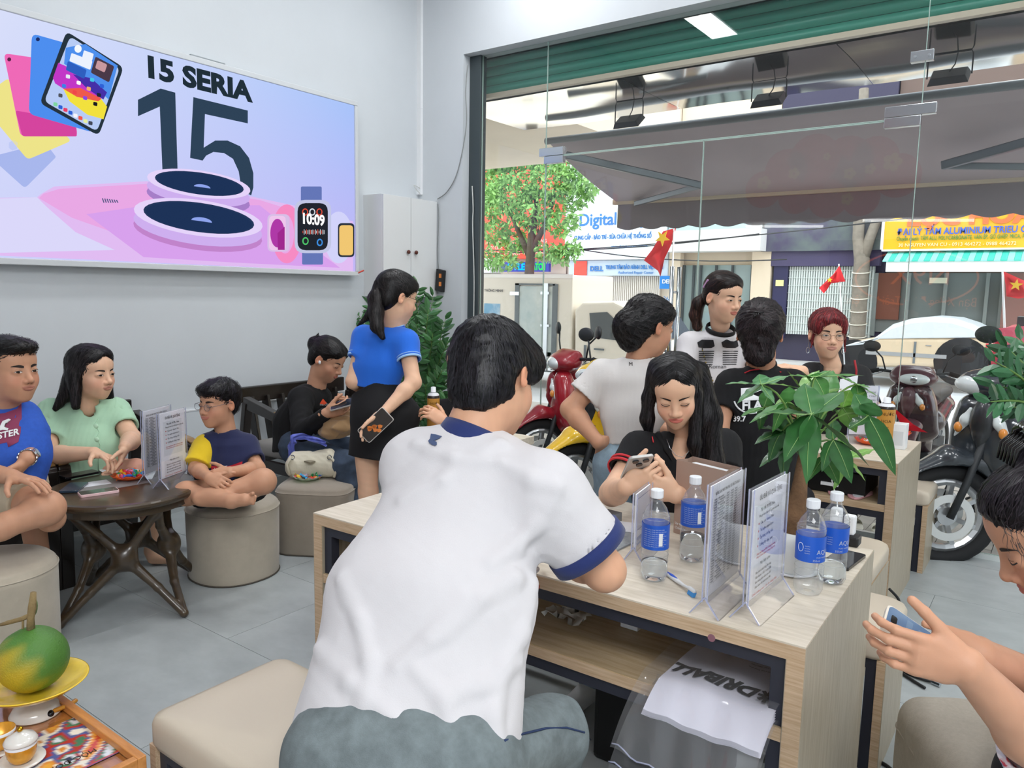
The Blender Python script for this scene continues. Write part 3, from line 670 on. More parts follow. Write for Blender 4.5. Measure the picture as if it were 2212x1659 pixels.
for i,(x,y,c) in enumerate(((370,432,'#e9ecf8'),(430,467,'#ffffff'),(505,450,'#46c8e8'),(560,485,'#2f62d8'),(348,485,'#3f7fe8'),(486,500,'#f3b06a'),(543,535,'#222a38'),(408,520,'#f0484a'),(466,552,'#8a4ae0'),(523,585,'#1a1a22'),(328,538,'#50545c'),(300,587,'#7fd8a0'),(328,603,'#2f62d8'),(356,618,'#e9406a'),(384,634,'#2f62d8'),(412,650,'#f7f7ff'),(440,664,'#f05a4c'),(468,680,'#e8f0a0'),(496,692,'#444a5a'))):
    poly(rq(sc([(x-11,y-13),(x+12,y-8),(x+11,y+13),(x-12,y+8)]),.25,2),c,17)
# watches
def pq(x0,y0,x1,y1,r,col,l): return poly(rq(sc([(x0,y0),(x1,y0),(x1,y1),(x0,y1)]),r),col,l)
poly(sc(ellp(1600,1310,85,165)),'#f78cc4',8);poly(sc(ellp(1590,1310,50,110)),'#eaa9e6',9);poly(sc(ellp(1890,1330,80,145)),'#d3d4fb',8)
pq(1678,1045,1795,1130,.1,'#6577b8',9);pq(1685,1400,1802,1482,.1,'#6577b8',9);pq(1640,1120,1845,1418,.28,'#c3c8e6',14);pq(1656,1138,1826,1402,.28,'#22262e',15)
for x in(1698,1738,1778):poly(sc(ellp(x,1188,17,20)),'#e0503c' if x!=1738 else '#dfe6ee',16);poly(sc(ellp(x,1188,11,14)),'#22262e',17)
poly(sc(ellp(1700,1350,18,22)),'#4fc06a',16);poly(sc(ellp(1700,1350,11,14)),'#22262e',17);poly(sc(ellp(1780,1358,17,21)),'#3f8fe0',16);poly(sc(ellp(1780,1358,10,13)),'#22262e',17)
for i in range(18):
    hh_=6+9*abs(math.sin(i*1.7));pq(1684+i*7,1300-hh_,1687+i*7,1300+hh_,.2,'#e8ecf2' if i%3 else '#e0503c',16)
text('lettering','10:09',emis('print_w','#ffffff',EM),scr,SP(1676/2.5925,1250/2.5925,17),(0,1,0),(0,0,1),.105,.0003,bold=.004,width=SP(1798/2.5925,480,0)[1]-SP(1676/2.5925,480,0)[1])
pq(1488,1200,1612,1410,.25,'#d9c0e8',14);pq(1497,1210,1590,1402,.25,'#f0c8ee',15);poly(sc(ellp(1543,1306,40,80)),'#b03aa8',16);poly(sc([(1543,1306),(1583,1270),(1583,1400),(1545,1400)]),'#a02a90',17)
pq(1883,1250,1975,1440,.25,'#2b333e',14);pq(1890,1262,1967,1430,.25,'#f2c873',15)
poly([(418,119),(435,118),(492,136),(490,140)],'#9fa3a8',2,'bracket_shadow') if 0 else None
t=thing('wall_bracket','small grey metal bracket sticking up behind the top of the lightbox','bracket',(XW,2.9,z1+.03));p=PX(455,128,XS);MB().box(XW,p[1]-.12,z1+.03,XW+.05,p[1]+.12,z1+.055).out('bar',mstb,t)
t=thing('red_pen','short red rod sticking out of the lower right corner of the lightbox','rod',PX(770,592,XS));MB().tube([PX(768,592,XS),PX(786,584,XS+.04)],.006,8).out('rod',mat('red_plastic','#c8402e',.4),t)
# ---------------- wall cabinet ----------------
mcab=mat('cabinet_white','#dadcdc',.45)
a=PX(785,421,XW);b=PX(788,640,XW);cy0=a[1];czt=a[2];czb=b[2]
e=PY(828,419,cy0);XCF=e[0]
t=thing('wall_cabinet','white two door wall cabinet with small dark brown knobs in the corner','cabinet',(XW,cy0,czb))
MB().box(XW,cy0,czb,XCF-.018,YW-.002,czt).out('body',mcab,t,bevel=.002)
ym=PX(888,430,XCF)[1];ye=PX(944,437,XCF)[1];ye=min(ye,YW-.004)
for i,(p,q) in enumerate(((cy0,ym-.002),(ym+.002,ye))):
    d=MB().box(XCF-.017,p+.001,czb+.003,XCF,q,czt-.003).out('door',mcab,t,bevel=.0015)
    k=ym+(-.045 if i==0 else .045);MB().ell((XCF+.018,k,PX(888,545,XCF)[2]),(.014,.017,.017)).out('knob',mat('knob_brown','#5a2c20',.35),d,smooth=True)
jb=thing('adapter_box','small black power adapter with orange markings on a wire beside the cabinet','adapter',PY(951,606,YW-.02))
c=PY(951,606,YW-.03);MB().hexa([c+np.array(v) for v in((-.045,-.02,-.085),(.03,-.02,-.1),(.03,.025,-.1),(-.045,.025,-.085))],[c+np.array(v) for v in((-.03,-.02,.1),(.045,-.02,.085),(.045,.025,.085),(-.03,.025,.1))]).out('body',mat('black_plastic','#1c1c1e',.4),jb,bevel=.004)
for dz in(.04,-.03):MB().box(c[0]+.005,c[1]-.024,c[2]+dz-.018,c[0]+.03,c[1]-.019,c[2]+dz+.018).out('marking',mat('orange_mark','#d9803a',.5),jb)
def wire(name,pts,r,m,lab,n=6,sm=6):
    P=[np.array(p,float) for p in pts];Q=[]
    for i in range(len(P)-1):
        p0=P[max(i-1,0)];p1=P[i];p2=P[i+1];p3=P[min(i+2,len(P)-1)]
        for k in range(sm):
            s=k/sm;Q.append(.5*((2*p1)+(-p0+p2)*s+(2*p0-5*p1+4*p2-p3)*s*s+(-p0+3*p1-3*p2+p3)*s**3))
    Q.append(P[-1]);o=MB().tube(Q,r,n).out(name,m,smooth=True);return tag(o,lab,'cable')
mwire=mat('wire_grey','#8a8d8c',.5);mww=mat('wire_white','#c9cbc6',.5);mbk=mat('cable_black','#1a1a1c',.45)
Yp=YW-.012
wire('wall_cable',[PY(x,y,Yp) for x,y in((1010,140),(1006,200),(1008,260),(1000,320),(985,380),(965,415),(945,430))],.004,mwire,'thin grey cable hanging from the window head down to the cabinet top')
wire('cable_loop',[PX(x,y,XW+.04) for x,y in((925,432),(912,395),(920,382),(928,400),(930,425),(915,412),(895,400),(900,410),(915,428),(900,432))],.003,mww,'loose pale cable loops on top of the wall cabinet')
wire('dark_wire_bundle',[PX(x,y,XW+.06) for x,y in((920,430),(930,434),(940,428),(948,432))],.008,mbk,'short dark wire bundle at the right end of the cabinet top')
wire('adapter_wire',[PY(x,y,Yp) for x,y in((946,440),(948,470),(945,540),(948,585))],.003,mwire,'thin wire running down the cabinet side to the adapter')
wire('frame_cord',[PY(x,y,YG-.04) for x,y in((1020,402),(1022,450),(1021,490),(1024,600),(1023,700))],.005,mww,'pale cord hanging beside the dark window frame')
# ---------------- wood and steel desks ----------------
mwt=wood('oak_top','#dcd2c2','#cabfac',(2,26,26));mwv=wood('oak_side','#b4aa98','#a0957f',(26,26,2.2),.4);mwe=wood('oak_edge','#d0b698','#b99b7a',(3,60,60));msteel=mat('desk_steel','#363843',.4,metal=.3)
def desk(x0,x1,y0,y1,rot,lab,shelf=.515,zt=.75):
    cx,cy=(x0+x1)/2,(y0+y1)/2;w,d=(x1-x0)/2,(y1-y0)/2
    t=thing('desk',lab,'desk',(cx,cy,0),None,rot);k=dict(world=False);th=.038
    MB().box(-w,-d,zt-.004,w,d,zt).out('top_veneer',mwt,t,**k);MB().box(-w,-d,zt-th,w,d,zt-.004).out('top_board',mwe,t,**k)
    for s in(-1,1):
        a,b=(-w,-w+th) if s<0 else (w-th,w);MB().box(a,-d,0,b,d,zt-th).out('side_panel',mwe,t,**k)
        e=w*s;MB().box(min(e,e+s*.002),-d+.0005,0,max(e,e+s*.002),d,zt-.001).out('side_veneer',mwv,t,**k)
        e=(w-th)*s;MB().box(min(e,e-s*.002),-d+.002,0,max(e,e-s*.002),d,zt-th).out('side_veneer',mwv,t,**k)
        for yy in(-d+.012,d-.045):
            a,b=(-w+th+.002,-w+th+.035) if s<0 else (w-th-.035,w-th-.002);MB().box(a,yy,0,b,yy+.033,zt-th).out('steel_post',msteel,t,**k)
    for yy in(-d+.012,d-.045):
        for z in(zt-th-.034,shelf-.034,.05):
            if yy<0 and z==.05:continue
            MB().box(-w+th+.035,yy,z,w-th-.035,yy+.033,z+.033).out('steel_rail',msteel,t,**k)
    MB().box(-w+th,-d+.004,shelf,w-th,d-.02,shelf+.03).out('shelf_board',mwe,t,**k);MB().box(-w+th,-d+.006,shelf+.03,w-th,d-.02,shelf+.032).out('shelf_veneer',wood('oak_shelf','#bda98c','#a8926f',(2,26,26)),t,**k)
    return t
d1=desk(-1.978,-.398,1.6,2.375,.02,'pale oak and dark steel desk in front, where the man in the white T-shirt leans')
d2=desk(-1.56,-.562,3.73,4.39,0,'pale oak desk at the back between the two women and the window')
mcush=mat('cream_leather','#c6baa8',.42,bump=.04,bscale=90)
def cushion(name,w,d,z0,z1,m,t,puff=.012,world=False,n=14,crn=.035):
    V=[];F=[];P=rrect(2*w,2*d,crn,4);k=len(P)
    for s,z in((.985,z0),(1.0,z0+.012),(1.0,z1-.03),(.985,z1-.012),(.95,z1-.003),(.86,z1+puff*.3),(.6,z1+puff*.8),(.25,z1+puff)):
        V+=[(x*s,y*s,z+.002*math.sin(x*31+y*17+z*40)) for x,y in P]
    for i in range(7):
        for j in range(k):F.append((i*k+j,i*k+(j+1)%k,(i+1)*k+(j+1)%k,(i+1)*k+j))
    F.append(tuple(range(k))[::-1]);F.append(tuple(7*k+j for j in range(k)));return mesh(name,V,F,m,t,world=world,smooth=True)
def bench(x0,x1,y0,y1,lab,zt=.46):
    cx,cy=(x0+x1)/2,(y0+y1)/2;w,d=(x1-x0)/2,(y1-y0)/2;t=thing('bench',lab,'bench',(cx,cy,0));k=dict(world=False);zc=zt-.085
    for s in(-1,1):
        a,b=(-w,-w+.025) if s<0 else (w-.025,w);MB().box(a,-d,0,b,d,zc).out('side_panel',mwe,t,**k);e=w*s;MB().box(min(e,e+s*.002),-d+.0005,0,max(e,e+s*.002),d,zc-.001).out('side_veneer',mwv,t,**k)
        for yy in(-d+.01,d-.04):
            a,b=(-w+.027,-w+.057) if s<0 else (w-.057,w-.027);MB().box(a,yy,0,b,yy+.03,zc).out('steel_post',msteel,t,**k)
    for yy in(-d+.01,d-.04):MB().box(-w+.057,yy,zc-.035,w-.057,yy+.03,zc-.001).out('steel_rail',msteel,t,**k)
    cushion('cushion',w+.004,d+.004,zc,zt,mcush,t);return t
bench(-1.70,-.34,.865,1.235,'cream cushioned wooden bench the man in the white T-shirt sits on',.48)
bench(-1.76,-.36,2.47,2.84,'cream cushioned bench behind the front desk under the woman with long hair')
bench(-1.38,-.53,3.12,3.48,'cream cushioned bench in front of the back desk')
bench(-1.42,-.52,4.53,4.88,'cream cushioned bench between the back desk and the window')
# case under the desk
t=thing('storage_case','tall black case standing on the floor under the front desk','case',(-.92,2.12,0));MB().box(-1.12,2.0,0,-.72,2.24,.44).out('body',mat('case_black','#0b0b0c',.5),t,bevel=.02)
# ---------------- poufs ----------------
msu=mat('suede_beige','#b0a695',.85,var=.10,vscale=7,bump=.05,bscale=60,sheen=.3)
def pouf(c,r,hh,lab,sup=2.4,rot=0,m=msu,ax=1.0):
    t=thing('pouf',lab,'stool',(c[0],c[1],0),None,rot);V=[];n=44;F=[]
    def sq(a): return (abs(math.cos(a))**sup+abs(math.sin(a))**sup)**(-1/sup)
    pr=[(.96,0),(.985,.01),(1.0,hh*.5),(1.01,hh-.05),(1.015,hh-.03),(.995,hh-.028),(.985,hh-.012),(.93,hh),(.7,hh+.012),(.3,hh+.018)]
    for s,z in pr:
        for k in range(n):a=2*math.pi*k/n;q=sq(a)*r*s;V.append((q*math.cos(a)*ax,q*math.sin(a),z))
    for i in range(len(pr)-1):
        for k in range(n):F.append((i*n+k,i*n+(k+1)%n,(i+1)*n+(k+1)%n,(i+1)*n+k))
    F.append(tuple(range(n))[::-1]);F.append(tuple((len(pr)-1)*n+k for k in range(n)))
    mesh('cover',V,F,m,t,smooth=True,world=False)
    P=[(sq(2*math.pi*k/n)*r*1.016*math.cos(2*math.pi*k/n)*ax,sq(2*math.pi*k/n)*r*1.016*math.sin(2*math.pi*k/n),hh-.029) for k in range(n)]
    MB().tube(P,.003,5,closed=True).out('piping',m,t,smooth=True,world=False)
    P=[(sq(2*math.pi*k/n)*r*.99*math.cos(2*math.pi*k/n)*ax,sq(2*math.pi*k/n)*r*.99*math.sin(2*math.pi*k/n),.005) for k in range(n)];MB().tube(P,.004,5,closed=True).out('base_rim',mat('dark_rim','#4a443c',.8),t,world=False)
    return t
pouf((-3.42,2.23),.222,.385,'round beige suede pouf the boy sits on',2.2)
pouf((-3.33,1.1),.222,.40,'round beige suede pouf at the left edge beside the coffee table',2.1)
pouf((-3.40,2.79),.212,.385,'squarish taupe suede pouf holding a green candy dish',5.5,.55,mat('suede_taupe','#9c9183',.85,var=.08,vscale=7,bump=.05,bscale=60,sheen=.3))
# ---------------- coffee table ----------------
mdw=mat('dark_walnut','#3a3026',.28,col2='#4a3c2a',vscale=6,stretch=(1,1,5),coat=.4)
TC=np.array([-3.44,1.68]);TZ=.565
t=thing('coffee_table','round dark wooden coffee table on crossed sculpted legs','table',(*TC,0));ct=t
MB().lathe([(.26,TZ-.075),(.292,TZ-.07),(.292,TZ-.04),(.315,TZ-.035),(.328,TZ-.022),(.33,TZ-.012),(.325,TZ-.003),(.31,TZ)],(*TC,0),48).out('tabletop',mdw,t,smooth=False,bevel=.002)
feet=[PZ(124,1362,.0),PZ(402,1335,.0)];fl_,fr_=feet[0][:2],feet[1][:2];dd=fr_-fl_;pp_=np.array([-dd[1],dd[0]]);FT=[fl_,fr_,fr_+pp_,fl_+pp_];fc=sum(FT)/4
Q=[]
TP=[TC+(f_-fc)/np.linalg.norm(f_-fc)*.24 for f_ in FT]
for i in range(4):
    j=(i+1)%4;kn=(FT[i]+FT[j])/2;kn=fc+(kn-fc)*.62;K=np.array([*kn,.27]);ou=nrm(np.array([*(kn-fc),0]))
    K1=K
    for Pq,z in((FT[i],.02),(FT[j],.02),(TP[i],TZ-.07),(TP[j],TZ-.07)):
        e=np.array([*(fc+(Pq-fc)*(.97 if z<.1 else 1)),z]);m_=K*.45+e*.55+ou*(-.012);Q+=[rc(K1,m_,.026,.0185,k=.03,flat=(ou,1.0)),rc(m_,e,.0185,.017 if z<.1 else .022,k=.01)]
    Q.append(el(K,(.05,.05,.06),k=.03))
Q.append(dict(t='pl',p=np.array([0,0,.0]),n=np.array([0,0,-1.]),k=.002,op=-2) )
Q[-1]=dict(t='fn',f=lambda P:-P[:,2],k=.002,op=-2)
Q[-1]['op']=-1;Q[-1]['f']=lambda P:P[:,2]
V,F=polyg(Q,.006);mesh('legs',V,F,mdw,t,smooth=True)
# ---------------- armchairs and settee ----------------
mbw_=mat('black_brown_wood','#211b18',.3,coat=.3);mgold=mat('arm_highlight','#8a6a3a',.3,coat=.4);mgc=mat('grey_cushion','#9b9894',.8,bump=.05,bscale=70)
def seatunit(y0,y1,lab,name='armchair',xb=-4.6,xf=-3.84,slats=4,cat='armchair'):
    cx=(xb+xf)/2;cy=(y0+y1)/2;t=thing(name,lab,cat,(cx,cy,0));g=.045
    for yy in(y0,y1-g):
        P=[(xb+.12,.74),(xb+.3,.70),(xb+.5,.655),(xf-.06,.63),(xf+.0,.615),(xf+.01,.57),(xf-.03,.56),(xb+.4,.615),(xb+.12,.66)]
        MB().prism(P,(0,yy,0),(1,0,0),(0,0,1),(0,1,0),g+.012).out('armrest',mbw_,t,bevel=.006)
        P=[(xb+.45,.6665),(xf-.06,.635),(xf-.01,.62),(xf-.01,.628),(xf-.06,.643),(xb+.45,.673)];MB().prism(P,(0,yy+.006,0),(1,0,0),(0,0,1),(0,1,0),g).out('highlight_edge',mgold,t)  # golden brown highlight along the armrest, put in as a coloured strip
        MB().bar((xf-.03,yy+g/2,0),(xf-.01,yy+g/2,.6),.045,.06,up=(0,1,0)).out('front_leg',mbw_,t,bevel=.005)
        MB().bar((xb+.02,yy+g/2,0),(xb+.14,yy+g/2,.7),.045,.06,up=(0,1,0)).out('rear_leg',mbw_,t,bevel=.005)
        MB().box(xb+.1,yy+.005,.26,xf-.04,yy+g-.005,.33).out('side_rail',mbw_,t)
    MB().box(xf-.07,y0+g,.27,xf-.03,y1-g,.345).out('front_rail',mbw_,t,bevel=.004);MB().box(xb+.1,y0+g,.27,xb+.14,y1-g,.345).out('rear_rail',mbw_,t)
    MB().bar((xb+.035,y0,.74),(xb+.035,y1,.74),.035,.11).out('top_rail',mbw_,t,bevel=.008)
    n=slats;w=(y1-y0-.1)
    for i in range(n):
        yy=y0+.05+w*(i+.5)/n;MB().bar((xb+.13,yy,.34),(xb+.045,yy+.0,.72),.022,.075,up=(1,0,0)).out('back_slat',mbw_,t,bevel=.003)
    nn=max(1,round((y1-y0-.1)/.62));ww=(y1-y0-2*g)/nn
    for i in range(nn):
        yy=y0+g+ww*(i+.5);c=cushion('seat_cushion',(xf-xb-.16)/2,ww/2-.006,.345,.43,mgc,t,.015,crn=.05);c.location=((xb+.12+xf-.02)/2-cx,yy-cy,0)
    return t
seatunit(.92,1.56,'black wooden armchair with grey cushion under the man in the blue T-shirt')
seatunit(1.575,2.30,'black wooden armchair with grey cushion under the woman in the mint blouse')
seatunit(3.02,3.98,'long black wooden settee with slatted back under the girl in black',name='settee',slats=7,cat='bench')
# ---------------- things on the tables ----------------
DZ=.75
macr=thinglass('acrylic',(.985,.985,1.0),1.3,haze=.03);macre=mat('acrylic_edge','#cfd4ee',.15,trans=.5)
mpap=mat('paper','#e9ebf0',.7);mink=mat('ink','#34343c',.6);mri=mat('red_ink','#c8463c',.6);mbi=mat('blue_ink','#3f5f9f',.6)
def vnp(o):return np.array(o,float)
def stand(p0,p1,hh,z,lab,pages,thick=.012,legs=.035,legz=.035,name='menu_stand'):
    """upright acrylic sheet holder from p0 (near) to p1 (far)"""
    p0=vnp([p0[0],p0[1],z]);p1=vnp([p1[0],p1[1],z]);u=nrm(p1-p0);L=np.linalg.norm(p1-p0);n=np.cross(u,(0,0,1));Zu=vnp((0,0,1))
    t=thing(name,lab,'sign stand',(p0+p1)/2)
    for s in(-1,1):
        o=p0+n*s*thick/2+Zu*legz;m_=MB();m_.hexa([o,o+u*L,o+u*L+n*s*.0022,o+n*s*.0022],[q+Zu*(hh-legz) for q in(o,o+u*L,o+u*L+n*s*.0022,o+n*s*.0022)]);m_.out('acrylic_sheet',macr,t)
        m_=MB();f0=p0+n*s*legs;a=p0+Zu*(legz+.012);m_.hexa([f0,f0+u*L,f0+u*L+n*s*.003,f0+n*s*.003],[q+(a-p0)-n*s*(legs) for q in(f0,f0+u*L,f0+u*L+n*s*.003,f0+n*s*.003)]);m_.out('acrylic_foot',macr,t)
        for e in(0,L):
            m_=MB();m_.bar(f0+u*e+Zu*.0015,a+u*e,.0035,.003);m_.bar(o+u*e,o+u*e+Zu*(hh-legz),.0025,.0025);m_.out('acrylic_rim',macre,t)
    m_=MB();o=p0-n*.002+Zu*(legz+.01);e=.006;m_.hexa([o+u*e,o+u*(L-e),o+u*(L-e)+n*.004,o+u*e+n*.004],[q+Zu*(hh-legz-.014) for q in(o+u*e,o+u*(L-e),o+u*(L-e)+n*.004,o+u*e+n*.004)]);pg=m_.out('paper_sheet',mpap,t)
    pages(pg,p0+n*(.0026),u,Zu,L,hh);return t,n
def T(par,s,o,u,v,a,b,size,m,w=None,bold=0,al='LEFT'):return text('lettering',s,m,par,o+u*a+v*b,u,v,size,.0001,al,bold,width=w)
def pages1(par,o,u,v,L,H):
    T(par,'BẢNG GIÁ MÁY IPHONE ƯU ĐÃI THÁNG 8',o,u,v,.03,H-.03,.011,mink,w=L-.06)
    m_=MB();n=np.cross(u,v);nr=32
    for i in range(nr):
        z=H-.045-(H-.11)*i/nr;q=o+u*.018+v*z;m_.add([q,q+u*(L-.036),q+u*(L-.036)+v*.0006,q+v*.0006],[(0,1,2,3)])
        for a,w_ in((.025,.018),(.05+.01*(i%2),.04),(.105,.022),(.135,.018),(.162,.02)):
            if a+w_<L-.015:
                for k in range(int(w_/.0045)):
                    q=o+u*(a+k*.0045)+v*(z+.0025);m_.add([q,q+u*.003,q+u*.003+v*.0042,q+v*.0042],[(0,1,2,3)])
    for a in(.02,.046,.1,.13,.158,.186):q=o+u*a+v*.06;m_.add([q,q+u*.0005,q+u*.0005+v*(H-.105),q+v*(H-.105)],[(0,1,2,3)])
    m_.out('table_print',mat('ink_soft','#5a5c6a',.6),par,kind='stuff')
def pages2(par,o,u,v,L,H):
    T(par,'ƯU ĐÃI VÀ QUÀ TẶNG',o,u,v,.045,H-.034,.016,mink,w=L-.085,bold=.0004)
    m_=MB();q=o+u*.03+v*.145;m_.add([q,q+u*(L-.06),q+u*(L-.06)+v*(H-.19),q+v*(H-.19)],[(0,1,2,3)]);q=o+u*.03+v*.05;m_.add([q,q+u*(L-.06),q+u*(L-.06)+v*.075,q+v*.075],[(0,1,2,3)]);m_.out('print_box',mat('print_box','#d9dde2',.7),par)
    o=o+np.cross(u,v)*.0004
    T(par,'Máy lướt 99.99% / New',o,u,v,.055,H-.062,.013,mink,w=.09);T(par,'Tặng gói bảo hành đổi nguyên nhân mới',o,u,v,.045,H-.075,.008,mink,w=.13)
    for i,s in enumerate(('Cáp sạc nhanh 20w','Tai nghe airpod pro','Ốp lưng chống sốc','Cường lực tặng song')):
        T(par,s,o,u,v,.058,H-.093-i*.018,.010,mink,w=.085);MB().prism(circ(.003,8),o+u*.048+v*(H-.09-i*.018),u,v,np.cross(u,v),.0002).out('bullet',mri,par)
    for i,s in enumerate(('Riêng máy likenew 98%: 12 tháng bảo hành','Máy cũ bảo hành 6 tháng tặng sạc')):T(par,s,o,u,v,.045,H-.166-i*.008,.0075,mri,w=.12)
    T(par,'Máy chưa active',o,u,v,.07,.118,.011,mink,w=.065)
    for i,s in enumerate(('Bảo hành chính hãng 24 tháng','Bảo hành 1 đổi 1 trọn đời','Bảo hành phần mềm trọn đời','Bảo hành vệ sinh trọn đời')):T(par,s,o,u,v,.045,.1-i*.0115,.0085,mink,w=.1)
    T(par,'Chất lượng cao - Uy tín hàng đầu',o,u,v,.03,.05,.008,mri,w=L-.07)
a,b=PZ(1520,1333,DZ),PZ(1597,1264,DZ)
stand(a,a+nrm(b-a)*.225,.315,DZ,'tall acrylic stand with a printed price table, left of the pair on the front desk',pages1)
a,b=PZ(1608,1343,DZ),PZ(1708,1258,DZ)
stand(a,a+nrm(b-a)*.23,.312,DZ,'tall acrylic stand with a gift offer sheet, right of the pair on the front desk',pages2)
def pages3(par,o,u,v,L,H):
    n=np.cross(u,v);m_=MB()
    for a0,b0,w_,h_ in((.012,.09,L-.024,.002),(.012,H-.02,L-.024,.002),(.012,.09,.002,H-.11),(L-.014,.09,.002,H-.11)):
        q=o+u*a0+v*b0;m_.add([q,q+u*w_,q+u*w_+v*h_,q+v*h_],[(0,1,2,3)])
    m_.out('blue_border',mbi,par);m_=MB();q=o+u*.015+v*.045;m_.add([q,q+u*(L-.03),q+u*(L-.03)+v*.025,q+v*.025],[(0,1,2,3)]);m_.out('blue_label',mat('label_blue','#5d7fc4',.6),par);T(par,'Đánh giá',o+n*.0004,u,v,.02,.052,.012,mwhite,w=.05)
a,b=PZ(1367,1218,DZ),PZ(1418,1166,DZ)
stand(a,a+nrm(b-a)*.145,.20,DZ,'small acrylic stand with a blue bordered card beside the paper bag',pages3,legs=.03,name='card_stand')
# water bottles
mpet=thinglass('bottle_plastic',(.975,.985,.99),1.7,rough=.03,haze=.07);mlab=mat('label_print_blue','#1f58c0',.35);mcap=mat('cap_white','#e3e6ea',.4);mwat=mat('water','#f4fbff',0,trans=1,ior=1.2)
def textcyl(s,par,r,z,a0,size,m,c=(0,0)):
    o=text('lettering',s,m,par,(0,0,0),(1,0,0),(0,0,1),size,.0001,world=False)
    for v in o.data.vertices:
        a=a0+v.co.x/r;v.co=Vector((c[0]+(r+.0004)*math.cos(a),c[1]+(r+.0004)*math.sin(a),z+v.co.z))
    o.data.update();return o
def bottle(px,py,lab,water,labz=(.09,.155),H=.243,r=.0355,front=-1.0,brand=True):
    p=PZ(px,py,DZ);p[1]+=.02;p[0]-=.01;t=thing('water_bottle',lab,'bottle',p,'water bottles with blue labels on the front desk');k=dict(world=False,smooth=True)
    pr=[(.010,.006),(.022,.0),(r-.006,.004),(r-.001,.016),(r,.03),(r-.0015,.05),(r,.07),(r-.001,.088),(r-.001,.156),(r,.165),(r-.003,.18),(r-.009,.195),(r-.018,.207),(.0125,.214),(.0125,H-.02)]
    MB().lathe(pr,n=30,cap=False,ripple=lambda i,a:(.05*math.cos(5*a) if i in(2,3) else (.012*math.cos(5*a) if i<7 else 0))).out('body',mpet,t,**k)
    for z in(.052,.072,.168,.176):MB().tube([(r*.99*math.cos(q),r*.99*math.sin(q),z) for q in np.linspace(0,6.283,31)[:-1]],.0008,4,closed=True).out('rib',mpet,t,**k)
    MB().lathe([(.0155,H-.022),(.0165,H-.02),(.0165,H-.002),(.015,H)],n=28,ripple=lambda i,a:.02*(int(a*28/6.283)%2)).out('cap',mcap,t,world=False)
    MB().lathe([(.0165,H-.03),(.0165,H-.025)],n=24,cap=False).out('neck_ring',mpet,t,**k)
    l_=MB().lathe([(r+.0006,labz[0]),(r+.0008,labz[1])],n=36,cap=False).out('label',mlab,t,**k)
    if brand:
        textcyl('AQUAFINA',l_,r+.0008,labz[0]+.022,front+.35,.016,mwhite);textcyl('PURE WATER',l_,r+.0008,labz[0]+.012,front+.35,.005,mwhite);textcyl('355ml',l_,r+.0008,labz[0]+.003,front+.1,.008,mwhite)
        for zz in range(4):textcyl('aquafina',l_,r+.0008,labz[0]+.04-zz*.006,front-.45,.004,mwhite)
        ring=[(( r+.0012)*math.cos(front-.75+.0+.2*math.cos(q)),(r+.0012)*math.sin(front-.75+.2*math.cos(q)),labz[0]+.036+.011*math.sin(q)) for q in np.linspace(0,6.28,20)[:-1]];MB().tube(ring,.0006,4,closed=True).out('emblem',mwhite,l_,world=False)
    else:
        for zz in range(9):textcyl('Nước uống đóng chai '+('tinh khiết','của Việt Nam')[zz%2],l_,r+.0008,labz[1]-.012-zz*.0055,front-.75,.0042,mwhite)
        m_=MB()
        for i in range(12):
            a=front+.38+i*.022;c_,s_=math.cos(a),math.sin(a);q=np.array([c_,s_,0])*(r+.0014);tt=np.array([-s_,c_,0])*.0004*(1+i%3*.5);m_.add([q-tt+[0,0,labz[0]+.012],q+tt+[0,0,labz[0]+.012],q+tt+[0,0,labz[0]+.045],q-tt+[0,0,labz[0]+.045]],[(0,1,2,3)])
        m_.out('barcode',mwhite,l_,world=False,kind='stuff')
    if water:
        rr=r-.0022;pw=[(.006,.008),(.02,.003),(rr-.006,.006),(rr-.001,.017),(rr,.03)]+([(rr,water)] if water>.03 else [])+[(.001,water+.0005)];MB().lathe(pw,n=30).out('water',mwat,t,**k)
    return t
fa=math.atan2(-1.85,.62)
bottle(1412,1258,'half empty water bottle in front, left of the tall price stand','0' and .05,front=fa,brand=False)
bottle(1495,1216,'water bottle nearly a third full standing before the brown paper bag',.075,labz=(.105,.17),front=fa,brand=False)
bottle(1748,1287,'empty water bottle in front of the white plant pot',0,front=fa)
bottle(1799,1264,'water bottle nearest the black phone, a third full',.055,front=fa-.1)
# toothbrush
a,b=PZ(1440,1243,DZ),PZ(1516,1303,DZ);t=thing('toothbrush','blue and white toothbrush lying beside the half empty bottle','toothbrush',(a+b)/2);u=nrm(b-a);z=vnp((0,0,1))
P=[a+u*s+z*hz for s,hz in((0,.006),(.03,.007),(.06,.008),(.09,.009),(.11,.011),(.125,.014),(.15,.014))];MB().tube(P,[.006,.0065,.006,.004,.0035,.0055,.005],10).out('handle',mwhite,t,smooth=True)
MB().tube([p+z*.003 for p in P[:3]],[.003,.0052,.003],8).out('blue_grip',mat('grip_blue','#2455c8',.4),t,smooth=True)
m_=MB();pc=nrm(np.cross(u,z))
for i in range(9):
    for j in range(3):
        q=P[5]+u*(.001+i*.003)+pc*(j-1)*.003+z*(-.002);m_.bar(q,q-z*.011+pc*.004,.0024)
m_.out('bristles',mat('bristle','#4b9be0',.5),t,kind='stuff')
